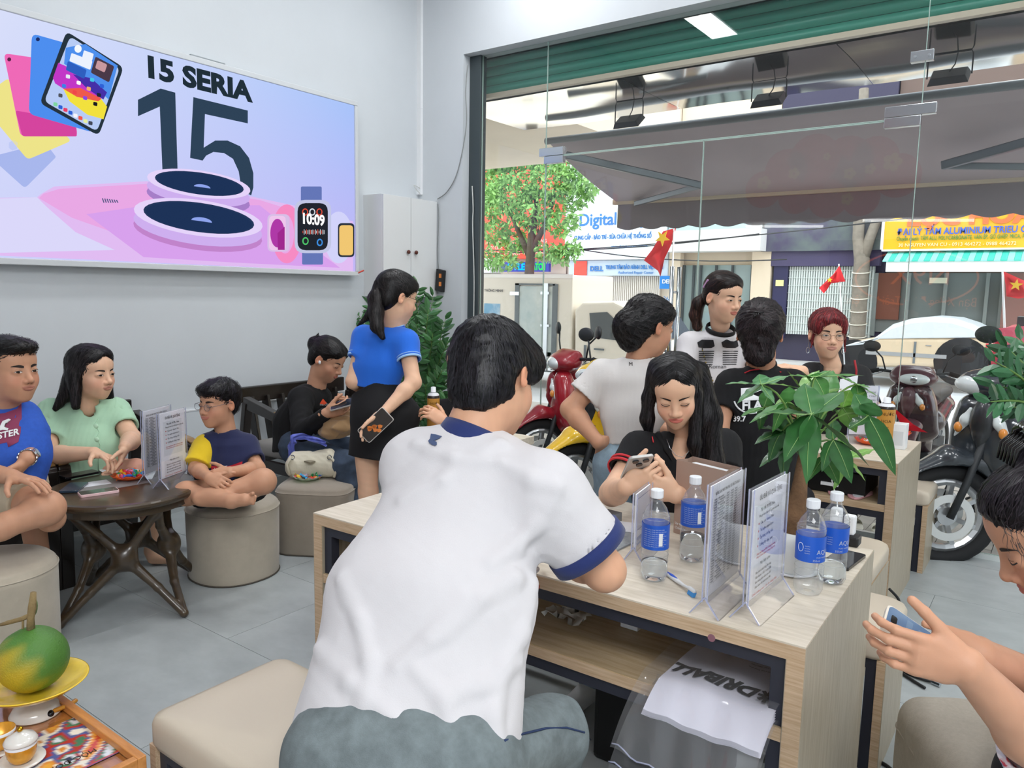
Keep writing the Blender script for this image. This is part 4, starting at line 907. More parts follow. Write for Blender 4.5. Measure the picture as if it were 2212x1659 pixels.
# paper bag
t=thing('paper_bag','taupe paper carrier bag standing open on the desk before the woman with long hair','bag',(*PZ(1500,1158,DZ)[:2],DZ));mpb=mat('bag_taupe','#a98f80',.65)
p=PZ(1455,1150,DZ);q=PZ(1520,1172,DZ);u=nrm(q-p);n=vnp((-u[1],u[0],0));w_=.185;d_=.075;H=.235;b4=[p,p+u*w_,p+u*w_+n*d_,p+n*d_]
for i,(s,e) in enumerate(((0,1),(1,2),(2,3),(3,0))):
    A,B=b4[s],b4[e];m_=MB();o=nrm(np.cross(B-A,z));mid=(A+B)/2+o*-.012*(i%2)
    if i%2==0:m_.hexa([A,B,B+o*.0012,A+o*.0012],[x+z*H for x in(A,B,B+o*.0012,A+o*.0012)])
    else:m_.add([A,mid,B,A+z*H,mid+z*H,B+z*H],[(0,1,4,3),(1,2,5,4)])
    m_.out('side',mpb,t)
MB().hexa([x for x in b4],[x+z*.002 for x in b4]).out('bottom',mpb,t)
MB().hexa([b4[0]+u*.03+n*.02,b4[0]+u*.16+n*.02,b4[0]+u*.16+n*.055,b4[0]+u*.03+n*.055],[x+z*(H-.01) for x in(b4[0]+u*.03+n*.02,b4[0]+u*.16+n*.02,b4[0]+u*.16+n*.055,b4[0]+u*.03+n*.055)]).out('boxed_content',mwhite,t)
for i in range(2):text('lettering',['Uy tín','Chất lượng hàng đầu'][i],mwhite,t,b4[0]-n*.0015+u*.005+z*(.03-i*.014),u,z,.011,.0002)
# pot plant
pc0=PZ(1722,1250,DZ);pc0=pc0+np.array([-.06,.03,0]) if 0 else pc0+np.array([-.03,.055,0])
t=thing('money_tree','money tree with large palmate leaves in a white cylindrical pot on the front desk','potted plant',pc0)
MB().lathe([(.052,0),(.056,.004),(.06,.012),(.061,.115),(.057,.117),(.055,.11),(.01,.108)],pc0,36).out('pot',mat('pot_white','#dfe0dd',.35),t,smooth=True)
MB().lathe([(.06,.0),(.07,.006),(.068,.009),(.05,.005)],pc0,32).out('saucer',mwhite,t,smooth=True)
tb=pc0+z*.1;tt_=PD(1735,985,np.dot(pc0-CAM,FW)+.03)
MB().tube([tb-z*.02,tb+z*.05,tb+(tt_-tb)*.6,tt_],[.032,.030,.021,.014],12).out('trunk',mat('trunk_brown','#6e5238',.85,var=.3,vscale=30,bump=.4,bscale=60),t,smooth=True)
mleaf=mat('money_leaf','#3f7a3c',.38,vcol=True,coat=.15);mvein=mat('leaf_vein','#9fc07a',.5)
TD=float(np.dot(pc0-CAM,FW))
def leaflet(h0,tip,w,droop,col,par,vein=True):
    h0=vnp(h0);tip=vnp(tip);ax=tip-h0;L=np.linalg.norm(ax);up=vnp((0,0,1));sd=np.cross(ax,up);sd=nrm(sd) if np.linalg.norm(sd)>1e-4 else vnp((1,0,0))
    if abs(ax[2])/L>.8: sd=nrm(sd*.4+RI*.8);sd=nrm(sd-ax*(sd@ax)/L**2)
    nn=nrm(np.cross(sd,ax));nn=nn if nn[2]>-.2 and nn@FW<.5 else -nn;n=9;V=[];F=[];cc=[]
    for i in range(n+1):
        s=i/n;w_=w*(math.sin(math.pi*min(1,s**.8*.98+.02))**.9)*(1.12-.2*s);c=h0+ax*s+up*droop*math.sin(s*math.pi)*L+nn*.02*math.sin(s*9)*L*.15
        for k,e in((-1,.0),(-.5,-.02),(0,-.07),(.5,-.02),(1,.0)):
            V.append(c+sd*k*w_/2+nn*w_*(e+.16*abs(k)*.0+.04*math.sin(i*2.1)*abs(k)));g=1-.18*abs(k);cc.append(np.array(col)*g*(1+.07*(-1)**i*(abs(k)>.3)))
    for i in range(n):
        for k in range(4):F.append((i*5+k,i*5+k+1,i*5+k+6,i*5+k+5))
    lf=mesh('leaf',V,F,mleaf,par,smooth=True,cols=np.array(cc))
    if vein:MB().tube([np.array(V[i*5+2])+nn*.0012 for i in range(n)],[.0014*(1-.8*i/n) for i in range(n)],4).out('midrib',mvein,lf,smooth=True)
G1=(.035,.15,.035);G2=(.07,.25,.05);G3=(.18,.40,.06);G4=(.12,.30,.13)
def palm(hx,hy,dt,tips,col,w=.042,droop=.08,dts=None):
    h0=PD(hx,hy,TD+dt);MB().tube([tt_+(h0-tt_)*s+z*.05*math.sin(s*math.pi) for s in np.linspace(0,1,7)],.0028,6).out('stalk',mat('stalk_green','#6a8f45',.5),t,smooth=True)
    for i,(x,y) in enumerate(tips):
        d2=(dts[i] if dts else .02*((i%3)-1)+.0);leaflet(h0,PD(x,y,TD+dt+d2),w*1.3*(.85+.3*((i*7)%5)/5),droop,col,t)
palm(1753,895,-.16,[(1742,1048),(1693,1000),(1648,893),(1738,828),(1822,846),(1878,1008)],G1,.062,.05,[-.02,-.03,.03,.08,.06,.02])
palm(1645,831,-.05,[(1566,830),(1640,808),(1704,812),(1674,873),(1592,872)],G4,.042,.05)
palm(1760,815,.02,[(1700,812),(1795,800),(1868,812),(1786,866),(1758,807)],G2,.04,.04)
palm(1875,898,-.06,[(1935,1028),(1832,928),(1845,850),(1890,870)],G1,.05,.05)
palm(1700,870,.03,[(1640,905),(1668,935),(1735,900),(1705,835),(1618,915)],G2,.042,.05)
palm(1820,880,.05,[(1885,885),(1850,935),(1790,910),(1836,842),(1870,845)],G3,.04,.05)
palm(1690,930,.08,[(1630,960),(1660,1000),(1740,960),(1700,900),(1640,925)],G1,.05,.06)
palm(1800,950,.02,[(1840,1045),(1775,1020),(1860,985),(1800,905)],G1,.05,.05)
palm(1770,850,.08,[(1700,850),(1820,840),(1800,890),(1740,880)],G3,.04,.04)
palm(1720,905,.12,[(1650,870),(1700,980),(1770,940),(1760,870)],G1,.045,.05)
palm(1850,830,.06,[(1900,860),(1860,905),(1810,812),(1880,838)],G2,.035,.05)
palm(1780,985,.08,[(1745,1040),(1812,1048),(1830,1010)],G2,.035,.04)
palm(1780,860,.16,[(1690,850),(1730,800),(1800,800),(1850,860),(1840,930),(1760,950)],G2,.045,.05)
palm(1700,960,.14,[(1640,1010),(1690,1040),(1760,1010),(1650,940),(1730,900)],G1,.045,.05)
palm(1830,990,.16,[(1870,1040),(1800,1060),(1890,970),(1810,930)],G3,.04,.05)
palm(1730,840,.2,[(1660,830),(1700,800),(1770,800),(1780,850),(1670,880)],G3,.038,.05)
palm(1650,880,.1,[(1600,900),(1640,930),(1700,905),(1665,840)],G2,.036,.05)
# phones, pads, small things on the front desk
def slab(name,lab,cat,c,u,w,l,th,m,scrm=None,z0=0,r=.01,group=None,tilt=None,par_label=None,up=None):
    u=nrm(u);up=vnp((0,0,1)) if up is None else nrm(up);v=nrm(np.cross(up,u));c=vnp(c)
    t=thing(name,lab,cat,c,group);MB().prism(rrect(l,w,r,4),c,u,v,up,th).out('body',m,t,bevel=min(.0015,th/3))
    if scrm:MB().prism(rrect(l-.006,w-.006,r*.8,4),c+up*th,u,v,up,.0004).out('screen',scrm,t)
    return t
mblk=mat('gloss_black','#101216',.12);mscr=mat('phone_glass','#1d2126',.08)
slab('phone','black phone lying near the far right corner of the front desk','phone',PZ(1822,1212,DZ),vnp((0.1,1,0)),.076,.16,.009,mblk,mscr)
t=thing('power_strip','black power strip with two white chargers at the far edge of the front desk','power strip',(*PZ(1855,1165,DZ)[:2],DZ));c=PZ(1848,1170,DZ)+vnp((-.03,-.035,0));MB().box(c[0]-.05,c[1]-.03,DZ,c[0]+.05,c[1]+.02,DZ+.032).out('body',mbk,t,bevel=.006)
for dx,hh in((-.02,.075),(.02,.06)):MB().box(c[0]+dx-.017,c[1]-.02,DZ+.032,c[0]+dx+.015,c[1]+.01,DZ+.032+hh).out('charger',mwhite,t,bevel=.006)
MB().tube([c+vnp((-.02,0,.1)),c+vnp((-.03,.02,.13)),c+vnp((-.05,.03,.18)),c+vnp((-.03,.03,.24)),c+vnp((-.02,.03,.26))],.002,6).out('white_cable',mwhite,t,smooth=True)
p=PZ(1345,1165,DZ);mgm=mat('grey_print','#a3a8ab',.6,col2='#8b9196',vscale=60);slab('grey_folder','grey printed folder lying flat beside the resting arm','folder',p+vnp((-.05,0,0)),vnp((1,-.05,0)),.25,.19,.006,mgm,None,r=.004)
slab('grey_box','flat dark grey gift box on the desk under the gaze of the man','box',PZ(1278,1128,DZ),vnp((1,-.1,0)),.16,.13,.03,mat('box_grey','#777a7e',.4),None,r=.003)
slab('white_card','white sheet of paper sticking out over the grey folder','paper',PZ(1330,1140,DZ)+vnp((0,0,.007)),vnp((1,.3,0)),.10,.14,.001,mpap,None,r=.002)
MB_=MB().ell(PZ(1332,1083,DZ)+vnp((0,0,.004)),(.03,.008,.005));tag(MB_.out('brown_crumb',mat('crumb','#8f7f5a',.6),smooth=True),'small brown hair clip lying at the far edge of the front desk','clip')
# things in the shelf
ZSH=.548
r_=np.random.default_rng(4);V=[];n=9
c=PZ(1228,1333,ZSH)
for i in range(n):
    for j in range(n):
        u,v=i/(n-1)-.5,j/(n-1)-.5;V.append(c+vnp((u*.12+.01*r_.normal(),v*.09+.008*r_.normal(),.004+abs(r_.normal())*.012*(1-abs(u)-abs(v)+.5))))
tag(mesh('tissue',V,[(i*n+j,i*n+j+1,(i+1)*n+j+1,(i+1)*n+j) for i in range(n-1) for j in range(n-1)],mat('tissue','#d9d8d2',.9),smooth=True),'crumpled white tissue on the shelf under the desk top','tissue')
c=PZ(1370,1350,ZSH);t=thing('small_white_box','small white carton on the desk shelf right of the tissue','box',c);MB().box(c[0]-.025,c[1]-.035,ZSH,c[0]+.028,c[1]+.05,ZSH+.028).out('carton',mat('carton','#cfc9c4',.6),t,bevel=.002)
MB().box(c[0]-.025,c[1]-.0362,ZSH+.002,c[0]+.028,c[1]-.035,ZSH+.026).out('end_flap',mpap,t)
for x,y,lab in((1160,1266,'round red sticker on the dark rail of the front desk'),(1537,1378,'worn pink sticker on the dark rail near the stands')):
    p=PY(x,y,1.588);tag(MB().prism(circ(.009,14),p,(1,0,0),(0,0,1),(0,-1,0),.001).out('sticker',mat('sticker_red' if x<1200 else 'sticker_pink','#b03a34' if x<1200 else '#8a5f6a',.5)),lab,'sticker')
# pack of printed bags hanging over the shelf edge
t=thing('bag_pack','clear plastic pack of white printed bags hanging over the shelf edge','plastic pack',(-.6,1.6,ZSH));mcl=thinglass('clear_film',(.96,.96,.97),1.6,rough=.10,haze=.06)
def drape(s,u,lift,x0,x1,wr=1):
    # s from 0 (back, on shelf) to 1 (front, hanging)
    yb=1.93-.43*s;zz=ZSH+lift
    if s>.72:zz-= (s-.72)**1.5*.62;
    return vnp((x0+(x1-x0)*u+.02*(1-s),yb-.0,zz+wr*.004*math.sin(u*9+s*7)+wr*.003*math.sin(u*23-s*11)))
def sheet(x0,x1,s1,lift,m,nm,wr=1,s0=0.0,nu=22,ns=22,kind=None):
    V=[drape(s0+(s1-s0)*i/ns,j/nu,lift,x0,x1,wr) for i in range(ns+1) for j in range(nu+1)];return mesh(nm,V,[(i*(nu+1)+j,i*(nu+1)+j+1,(i+1)*(nu+1)+j+1,(i+1)*(nu+1)+j) for i in range(ns) for j in range(nu)],m,t,smooth=True)
mwb=mat('bag_white','#dcdbe6',.5)
for i in range(5):sheet(-.735+i*.002,-.452,.90+.004*i,.006+i*.006,mwb,'white_bag',.6)
sheet(-.765,-.445,1.10,.046,mcl,'clear_film',1.0,nu=44,ns=44);sheet(-.765,-.445,1.12,.004,mcl,'clear_film',1.2,s0=.6,nu=44,ns=30)
for i in range(2):
    P=[drape(1.08+.03*i,j/20,.03-.02*i,-.765,-.445,2.5) for j in range(21)];MB().tube(P,.002,5).out('zip_strip',macre,t,smooth=True)
msk=mat('print_black','#15151a',.5)
o=text('lettering','DRIBALL',msk,t,(0,0,0),(1,0,0),(0,1,0),.055,.0002,world=False,bold=.0028,shear=.25)
w0=woff(t);wd=max(v.co.x for v in o.data.vertices)
for v in o.data.vertices:
    uu=.80-.74*v.co.x/wd;ss=.55+.9*v.co.y/.43*1.25;p=drape(ss,uu,.034,-.74,-.452,.6);v.co=Vector(p-np.array(w0))+Vector((0,0,.001))
m_=MB()
for k in range(8):
    a=k*math.pi/4;c0=drape(.62,.885,.037,-.74,-.452,.6);m_.bar(c0+vnp((.003*math.cos(a),.004*math.sin(a),0)),c0+vnp((.021*math.cos(a),.030*math.sin(a),.0)),.009,.001)
m_.out('asterisk_mark',msk,t)
for i in range(3):
    o=text('lettering','This is a plastic bag, not a toy. Keep away.',msk,t,(0,0,0),(1,0,0),(0,1,0),.01,.0001,world=False)
    wd=max(v.co.x for v in o.data.vertices)
    for v in o.data.vertices:
        p=drape(.34+.9*v.co.y/.43-i*.04,.95-.38*v.co.x/wd,.034,-.74,-.452,.6);v.co=Vector(p-np.array(w0))+Vector((0,0,.001))
# ---------------- things on the back desk ----------------
def can(p,hh,r,lab,name='spray_can'):
    t=thing(name,lab,'can',p);MB().lathe([(r*.94,0),(r,.004),(r,hh*.8),(r*.95,hh*.83),(r*.8,hh*.86),(r*.45,hh*.9)],p,24).out('body',mat('can_black','#2a2422',.3),t,smooth=True)
    MB().lathe([(r*1.005,hh*.14),(r*1.005,hh*.78)],p,24,cap=False).out('label',mat('label_amber','#c08a3a',.4),t,smooth=True);MB().lathe([(r*.97,hh*.8),(r*.9,hh*.86),(r*.42,hh*.9),(r*.4,hh*1.0),(r*.2,hh*1.01)],p,20).out('cap',mcap,t,smooth=True)
    d=nrm(vnp((0,0,0))-p);a=math.atan2(d[1],d[0])
    for i,s in enumerate(('NƯỚC','HOA','XỊT')):
        o=text('lettering',s,mat('ink_brown','#5a3a1a',.5),t,(0,0,0),(1,0,0),(0,0,1),r*.5,.0001,world=False)
        for v in o.data.vertices:
            q=a-.5+v.co.x/r;v.co=Vector(((r*1.02)*math.cos(q),(r*1.02)*math.sin(q),hh*(.66-.14*i)+v.co.z))
can(PZ(1906,968,DZ)+vnp((0,.03,0)),.25,.042,'black spray can with amber label on the back desk beside the white box')
t=thing('white_box','upright white carton on the right end of the back desk','box',PZ(1943,972,DZ)+vnp((-.01,.03,0)));c=PZ(1943,972,DZ)+vnp((-.01,.04,0));MB().box(c[0]-.04,c[1]-.03,DZ,c[0]+.03,c[1]+.05,DZ+.125).out('carton',mwhite,t,bevel=.002)
MB().box(c[0]-.03,c[1]-.0308,DZ+.02,c[0]+.02,c[1]-.03,DZ+.09).out('front_print',mat('pale_print','#cfd3d6',.5),t)
def candydish(c,r,lab,mcol,group,n=16,seed=1,zc=.0,wr=10):
    c=vnp(c);t=thing('candy_dish',lab,'candy dish',c);V=[];N=48
    for j,(s,zz) in enumerate(((.0,.002),(.55,.003),(.8,.012),(1.0,.026),(1.0,.028),(.8,.015),(.5,.006),(0,.005))):
        for k in range(N):
            a=6.2832*k/N;f=1+(.07*math.cos(wr*a) if s>.75 else 0);V.append(c+vnp((r*s*f*math.cos(a),r*s*f*math.sin(a),zz+(.006*math.cos(wr*a) if s>.95 else 0))))
    mesh('bowl',V,[(j*N+k,j*N+(k+1)%N,(j+1)*N+(k+1)%N,(j+1)*N+k) for j in range(7) for k in range(N)],mcol,t,smooth=True)
    CL=[];rr=np.random.default_rng(seed);cols=['#2f6fd0','#d8343a','#f0c030','#e6e6ee','#2f9a5a','#e0609a','#3aa0d8','#f07a30']
    for i in range(n):
        a=rr.uniform(0,6.28);q=r*.75*math.sqrt(rr.uniform(0,1));p=c+vnp((q*math.cos(a),q*math.sin(a),.018+.022*(1-q/r)*rr.uniform(.3,1.1)))
        cn=cols[i%8];m=mat('wrap_'+cn,cn,.25,coat=.4);d=rr.normal(size=3);d[2]*=.3;d=nrm(d);e=nrm(np.cross(d,rr.normal(size=3)));w_=r*.14;l_=r*.27
        m_=MB();R=frame(d,e);m_.ell(p,(w_*.8,l_*.7,w_*.6),8,6,R=R)
        for s in(-1,1):
            b=p+d*s*l_*.6;m_.add([b-e*w_*.2,b+e*w_*.2,b+d*s*l_*.55+e*w_*.8,b+d*s*l_*.55-e*w_*.8],[(0,1,2,3)])
        o=m_.out('candy',m);CL.append((float(p@RI),cn,o))
    for cn in set(c_[1] for c_ in CL):
        L_=sorted([c_ for c_ in CL if c_[1]==cn],key=lambda q:q[0]);W_={1:[''],2:['leftmost ','rightmost '],3:['leftmost ','middle ','rightmost '],4:['leftmost ','second from left ','third from left ','rightmost ']}[min(4,len(L_))]
        for i_,(_,_,o) in enumerate(L_):tag(o,W_[min(i_,len(W_)-1)]+lab_candy(cn,lab),'candy',group)
def lab_candy(cn,lab):
    nm={'#2f6fd0':'blue','#d8343a':'red','#f0c030':'yellow','#e6e6ee':'white','#2f9a5a':'green','#e0609a':'pink','#3aa0d8':'light blue','#f07a30':'orange'}[cn]
    return nm+' wrapped candy in the '+lab.split(' holding')[0].replace('scalloped ','')
mor=mat('dish_orange','#e85f22',.35);mgn=thinglass('dish_green',(.55,.8,.45),1.3,haze=.35)
candydish(PZ(277,1037,TZ)+vnp((-.01,.02,0)),.088,'orange scalloped dish holding wrapped candies on the round coffee table',mor,'candies in the orange dish on the coffee table',26,1)
candydish(PZ(665,1036,.40),.085,'green scalloped dish holding wrapped candies on the squarish pouf',mgn,'candies in the green dish on the pouf',22,2)
candydish(PZ(1975,940,DZ)+vnp((-.07,-.12,0)),.07,'orange dish at the right end holding snacks on the back desk',mor,'candies in the right orange dish on the back desk',14,3)
candydish(PZ(1868,966,DZ)+vnp((0,.1,0)),.07,'orange dish left of the can holding snacks on the back desk',mor,'candies in the left orange dish on the back desk',14,4)
a=PZ(1980,940,DZ)+vnp((-.06,-.05,.03));t=thing('snack_packet','red pointed snack packet leaning out of the right orange dish','packet',a);MB().add([a,a+vnp((.12,-.01,.0)),a+vnp((.04,.02,.03)),a+vnp((-.1,.03,.11)),a+vnp((-.06,.0,.12)),a+vnp((.05,-.03,.04))],[(0,1,5,4),(0,4,3,2),(0,2,1),(1,2,5),(2,3,4,5)]).out('foil',mat('foil_red','#d82a3a',.25,coat=.5),t)
a,b=PZ(1888,955,DZ)+vnp((0,.09,0)),PZ(1935,925,DZ);
stand(vnp((-.86,4.1,0)),vnp((-.74,4.16,0)),.30,DZ,'acrylic stand with a grey printed sheet on the back desk behind the spray can',lambda par,o,u,v,L,H:[T(par,s,o,u,v,.015,H-.04-i*.02,.012,mink,w=L-.03) for i,s in enumerate(('BẢNG GIÁ IPHONE','iPhone 11 - 7.990','iPhone 12 - 9.490','iPhone 13 - 12.490','iPhone 14 - 15.990','iPhone 15 - 19.490','iPhone 16 - 22.990'))])
# back desk shelf
t=thing('black_carton','open black carton on the shelf of the back desk','box',(-.9,3.95,.55));MB().box(-1.15,3.80,.549,-.70,4.1,.66).out('carton',mat('case_black','#0b0b0c',.5),t,bevel=.004);MB().box(-.9,3.788,.585,-.82,3.80,.60).out('white_mark',mwhite,t)
for i,dx in enumerate((0,.09)):
    t=thing('sandal','pink and white flat insole on the back desk shelf, '+('left' if i==0 else 'right')+' one','shoe',(-.82+dx,3.83,.55));MB().prism([(x*.042+.01*math.sin(y*3),y*.11) for x,y in[(math.cos(q),math.sin(q)) for q in np.linspace(0,6.28,20)[:-1]]],(-.82+dx,3.85,.549),(1,0,0),(0,1,0),(0,0,1),.008).out('sole',mat('sole_pink','#d8a0a4',.6),t,bevel=.002)
    MB().prism([(x*.03,y*.09) for x,y in[(math.cos(q),math.sin(q)) for q in np.linspace(0,6.28,20)[:-1]]],(-.82+dx,3.85,.557),(1,0,0),(0,1,0),(0,0,1),.003).out('white_inset',mwhite,t)
def slipper(p,ang,lab,m):
    p=vnp(p);c,s=math.cos(ang),math.sin(ang);u=vnp((c,s,0));v=vnp((-s,c,0));t=thing('slipper',lab,'shoe',p)
    MB().prism([(x*.13+.0,y*.048*(1+.15*x)) for x,y in[(math.cos(q),math.sin(q)) for q in np.linspace(0,6.28,24)[:-1]]],p,u,v,(0,0,1),.022).out('sole',m,t,bevel=.005)
    m_=MB();V=[];n=8
    for i in range(n+1):
        for j in range(5):
            a=math.pi*i/n;x=.01+.1*j/4;r=.05*(1-.25*j/4);V.append(p+u*x+v*math.cos(a)*r+z*(.018+math.sin(a)*.045*(1-.5*j/4)))
    m_.add(V,[(i*5+j,i*5+j+1,(i+1)*5+j+1,(i+1)*5+j) for i in range(n) for j in range(4)]);m_.out('strap',m,t,smooth=True)
msl=mat('slipper_white','#e4e1d6',.6);msl2=mat('slipper_beige','#cfc4ac',.6)
slipper(vnp((-1.02,5.28,-.03)),2.0,'white slipper outside the glass seen under the back desk, left one',msl);slipper(vnp((-.86,5.25,-.03)),1.9,'white slipper outside the glass seen under the back desk, right one',msl)
slipper(PZ(1957,1165,0)+vnp((.03,.1,-.03)),1.4,'beige slipper outside the glass right of the back benches',msl2)
# floor cables
wire('charging_cable',[PZ(x,y,zz) for x,y,zz in((1921,1272,.33),(1942,1298,.28),(1930,1325,.2),(1918,1340,.15),(1922,1365,.1),(1930,1385,.06),(1921,1410,.012),(1932,1435,.008),(1960,1455,.008),(1995,1468,.008),(2016,1473,.01))],.006,mbk,'black charging cable hanging from the bench and trailing on the floor')
wire('charging_lead',[PZ(x,y,.008) for x,y in((1932,1437),(1950,1455),(1975,1472),(1998,1486))],.006,mbk,'shorter black cable end beside the charging cable on the floor')
c=PZ(2013,1472,.01);tag(MB().tube([c,c+vnp((.03,-.01,0))],.01,8).out('cable_plug',mst),'silver plug at the end of the black cable on the floor','plug')
wire('floor_wire',[PZ(x,y,.006) for x,y in((1882,1630),(1895,1642),(1912,1652),(1925,1662),(1945,1680))],.006,mbk,'black wire on the floor at the bottom edge beside the front bench')
# ---------------- on the coffee table ----------------
t,n_=stand(PZ(312,1058,TZ),PZ(318,1058,TZ)+vnp((0.02,.03,0)),.01,TZ,'x',lambda *a:None) if 0 else (None,None)
pA=vnp((TC[0]+.10,TC[1]-.03,0));
def pages4(par,o,u,v,L,H):
    pages2(par,o,u,v,L,H)
a=PZ(338,1062,TZ)+vnp((-.03,.0,0));u=nrm(vnp((.62,.78,0)));stand(a,a+u*.15,.30,TZ,'acrylic stand with a gift offer sheet on the coffee table, facing the camera',pages4,legs=.05) if 0 else None
stand(PZ(347,1057,TZ),PZ(404,1035,TZ),.35,TZ,'acrylic stand with gift offer sheet on the coffee table, before the lilac one',pages2,legs=.04)
stand(PZ(312,1046,TZ),PZ(372,1022,TZ),.345,TZ,'lilac backed acrylic stand just behind the other one on the coffee table',pages1,legs=.035)
mpk=mat('case_pink','#e8c4c6',.4);mnv=mat('case_navy','#2e4052',.25,coat=.4)
slab('phone','phone in a pale pink case lying on the front edge of the coffee table','phone',PZ(213,1066,TZ),vnp((.25,1,0)),.076,.155,.012,mpk,mat('scr_grn','#4c5650',.1))
slab('phone','dark blue phone lying face down on papers on the coffee table','phone',PZ(160,1056,TZ)+vnp((0,0,.002)),vnp((-.75,.65,0)),.078,.155,.010,mnv,None)
slab('phone','black phone at the far left of the coffee table top','phone',PZ(165,1030,TZ)+vnp((-.01,.02,.002)),vnp((-.05,1,0)),.076,.16,.010,mblk,mat('scr_brn','#4a423e',.1))
slab('paper_sheet','white printed sheet lying at the back of the coffee table','paper',PZ(262,1018,TZ)+vnp((-.04,.03,0)),vnp((.2,1,0)),.15,.2,.0012,mpap,None,r=.001)
slab('paper_sheet','small white receipt under the dark phones on the coffee table','paper',PZ(205,1045,TZ)+vnp((0,0,.0008)),vnp((.2,1,0)),.09,.12,.001,mpap,None,r=.001)
slab('grey_pouch','flat grey leather mat under the papers on the coffee table','mat',PZ(225,1050,TZ)+vnp((-.02,.03,-.001)),vnp((.1,1,0)),.2,.3,.0018,mat('pouch_grey','#8b8684',.5),None,r=.004)
# ---------------- low tray table with the pomelo, bottom left ----------------
mho=wood('honey_wood','#d08f50','#b97a3e',(3,20,20),.35);AZ=.42
def gz(px,py):return PZ(px,py,AZ-.018)
A0=PZ(298,1640,AZ);A1=PZ(150,1493,AZ);x1=A0[0];y1=A0[1]+.02;x0=x1-.75;y0_=y1-.55
t=thing('tray_table','low honey coloured wooden table with a raised rim at the bottom left','table',((x0+x1)/2,(y0_+y1)/2,0))
for nm,b in(('rim',(x0,y1-.02,AZ-.07,x1,y1,AZ)),('rim',(x0,y0_,AZ-.07,x1,y0_+.02,AZ)),('rim',(x1-.02,y0_+.02,AZ-.07,x1,y1-.02,AZ)),('rim',(x0,y0_+.02,AZ-.07,x0+.02,y1-.02,AZ))):MB().box(*b).out(nm,mho,t,bevel=.002)
MB().box(x0+.02,y0_+.02,AZ-.035,x1-.02,y1-.02,AZ-.022).out('tabletop',mho,t);MB().box(x0+.02,y0_+.02,AZ-.0215,x1-.02,y1-.02,AZ-.018).out('glass_top',thinglass('table_glass',(.97,.95,.93),1.6),t)
MB().box(x0+.02,y1-.2,AZ-.034,gz(180,1530)[0],y1-.19,AZ-.0225).out('divider',mho,t)
for a,b in((x0,y0_),(x1-.045,y0_),(x0,y1-.045),(x1-.045,y1-.045)):MB().box(a,b,0,a+.045,b+.045,AZ-.07).out('leg',mho,t,bevel=.003)
# print on the table: plain bright abstract
q=[gz(30,1590),gz(175,1530),gz(262,1618),gz(150,1700),gz(20,1720)];t=thing('festive_print','bright red, orange and blue printed sheet under the tea cups on the tray table','print',gz(140,1620))
V=[];cc=[];n=46;O=gz(185,1545);u=vnp((-1,0,0));v=vnp((0,-1,0));pal=[lin(h(c)) for c in('#c8402e','#e6a23c','#d98a3a','#e9e2d0','#4a5a94','#b3302c','#3e7a5a','#d8dbe0','#2f3552')]
xa,xb,yA,yB=gz(266,1622)[0],gz(186,1540)[0],gz(228,1580)[1],gz(228,1580)[1]-.36
for i in range(n+1):
    for j in range(n+1):
        x=xa+(xb-xa)*i/n;y=yA+(yB-yA)*j/n;V.append((x,y,AZ-.0165));s=math.sin(x*38+3*math.sin(y*31))+math.sin(y*47+2*math.sin(x*29+1))+.8*math.sin((x+y)*70);k=int((s+2.8)/5.6*9)%9
        cc.append(pal[4] if min(i,j)<1 else pal[0] if min(i,j)<2 else pal[k])
mesh('sheet',V,[(i*(n+1)+j,(i+1)*(n+1)+j,(i+1)*(n+1)+j+1,i*(n+1)+j+1) for i in range(n) for j in range(n)],mat('festive','#ffffff',.35,vcol=True,coat=.5),t,cols=np.array(cc))
text('lettering','MỘC ĐÓN TẾT',mat('ink_dark','#3a2a20',.5),t,(xa-.06,yA-.05,AZ-.0158),(0,-1,0),(1,0,0),.022,.0002)
# compote plate + pomelo
pc1=gz(78,1540);pz=AZ-.018
t=thing('compote_dish','footed white dish with a wide golden yellow plate on the tray table','dish',pc1)
MB().lathe([(.058,0),(.06,.004),(.05,.02),(.028,.035),(.022,.045),(.03,.055),(.05,.06)],(pc1[0],pc1[1],pz),32).out('foot',mat('porcelain','#d9d5ce',.15,coat=.6),t,smooth=True)
MB().lathe([(.03,.055),(.075,.060),(.105,.074),(.122,.088),(.124,.090),(.12,.091),(.1,.079),(.07,.066),(.0,.064)],(pc1[0],pc1[1],pz),40).out('plate',mat('plate_gold','#e8c434',.2,coat=.5,var=.08,vscale=30),t,smooth=True)
t=thing('pomelo','large green and yellow pomelo with a dry twig on the golden plate','fruit',(pc1[0],pc1[1],pz+.065));V=[];F=[];cc=[];N=40;M=28;pr=.083
for i in range(M+1):
    th=math.pi*i/M
    for k in range(N):
        a=6.2832*k/N;r=pr*(1+.012*math.sin(3*a+i*.2)+.01*math.cos(2*a)+.004*math.sin(9*a+5*th));d=vnp((math.sin(th)*math.cos(a),math.sin(th)*math.sin(a),math.cos(th)*.97));V.append(vnp((pc1[0],pc1[1],pz+.068+pr*.95))+d*r)
        q_=d@nrm(vnp((.25,-.85,-.25)));w_=min(1,max(0,(q_-.30)*1.7+.25*math.sin(a*5+th*7)));cc.append(np.array(lin(h('#4f7d34')))*(1-w_)+np.array(lin(h('#b9a22a')))*w_)
for i in range(M):
    for k in range(N):F.append((i*N+k,(i+1)*N+k,(i+1)*N+(k+1)%N,i*N+(k+1)%N))
mesh('fruit_skin',V,F,mat('pomelo_skin','#ffffff',.42,vcol=True,bump=.35,bscale=220),t,smooth=True,cols=np.array(cc))
tp=vnp((pc1[0],pc1[1],pz+.068+pr*1.9));mtw=mat('twig','#8a7650',.9,bump=.4,bscale=150)
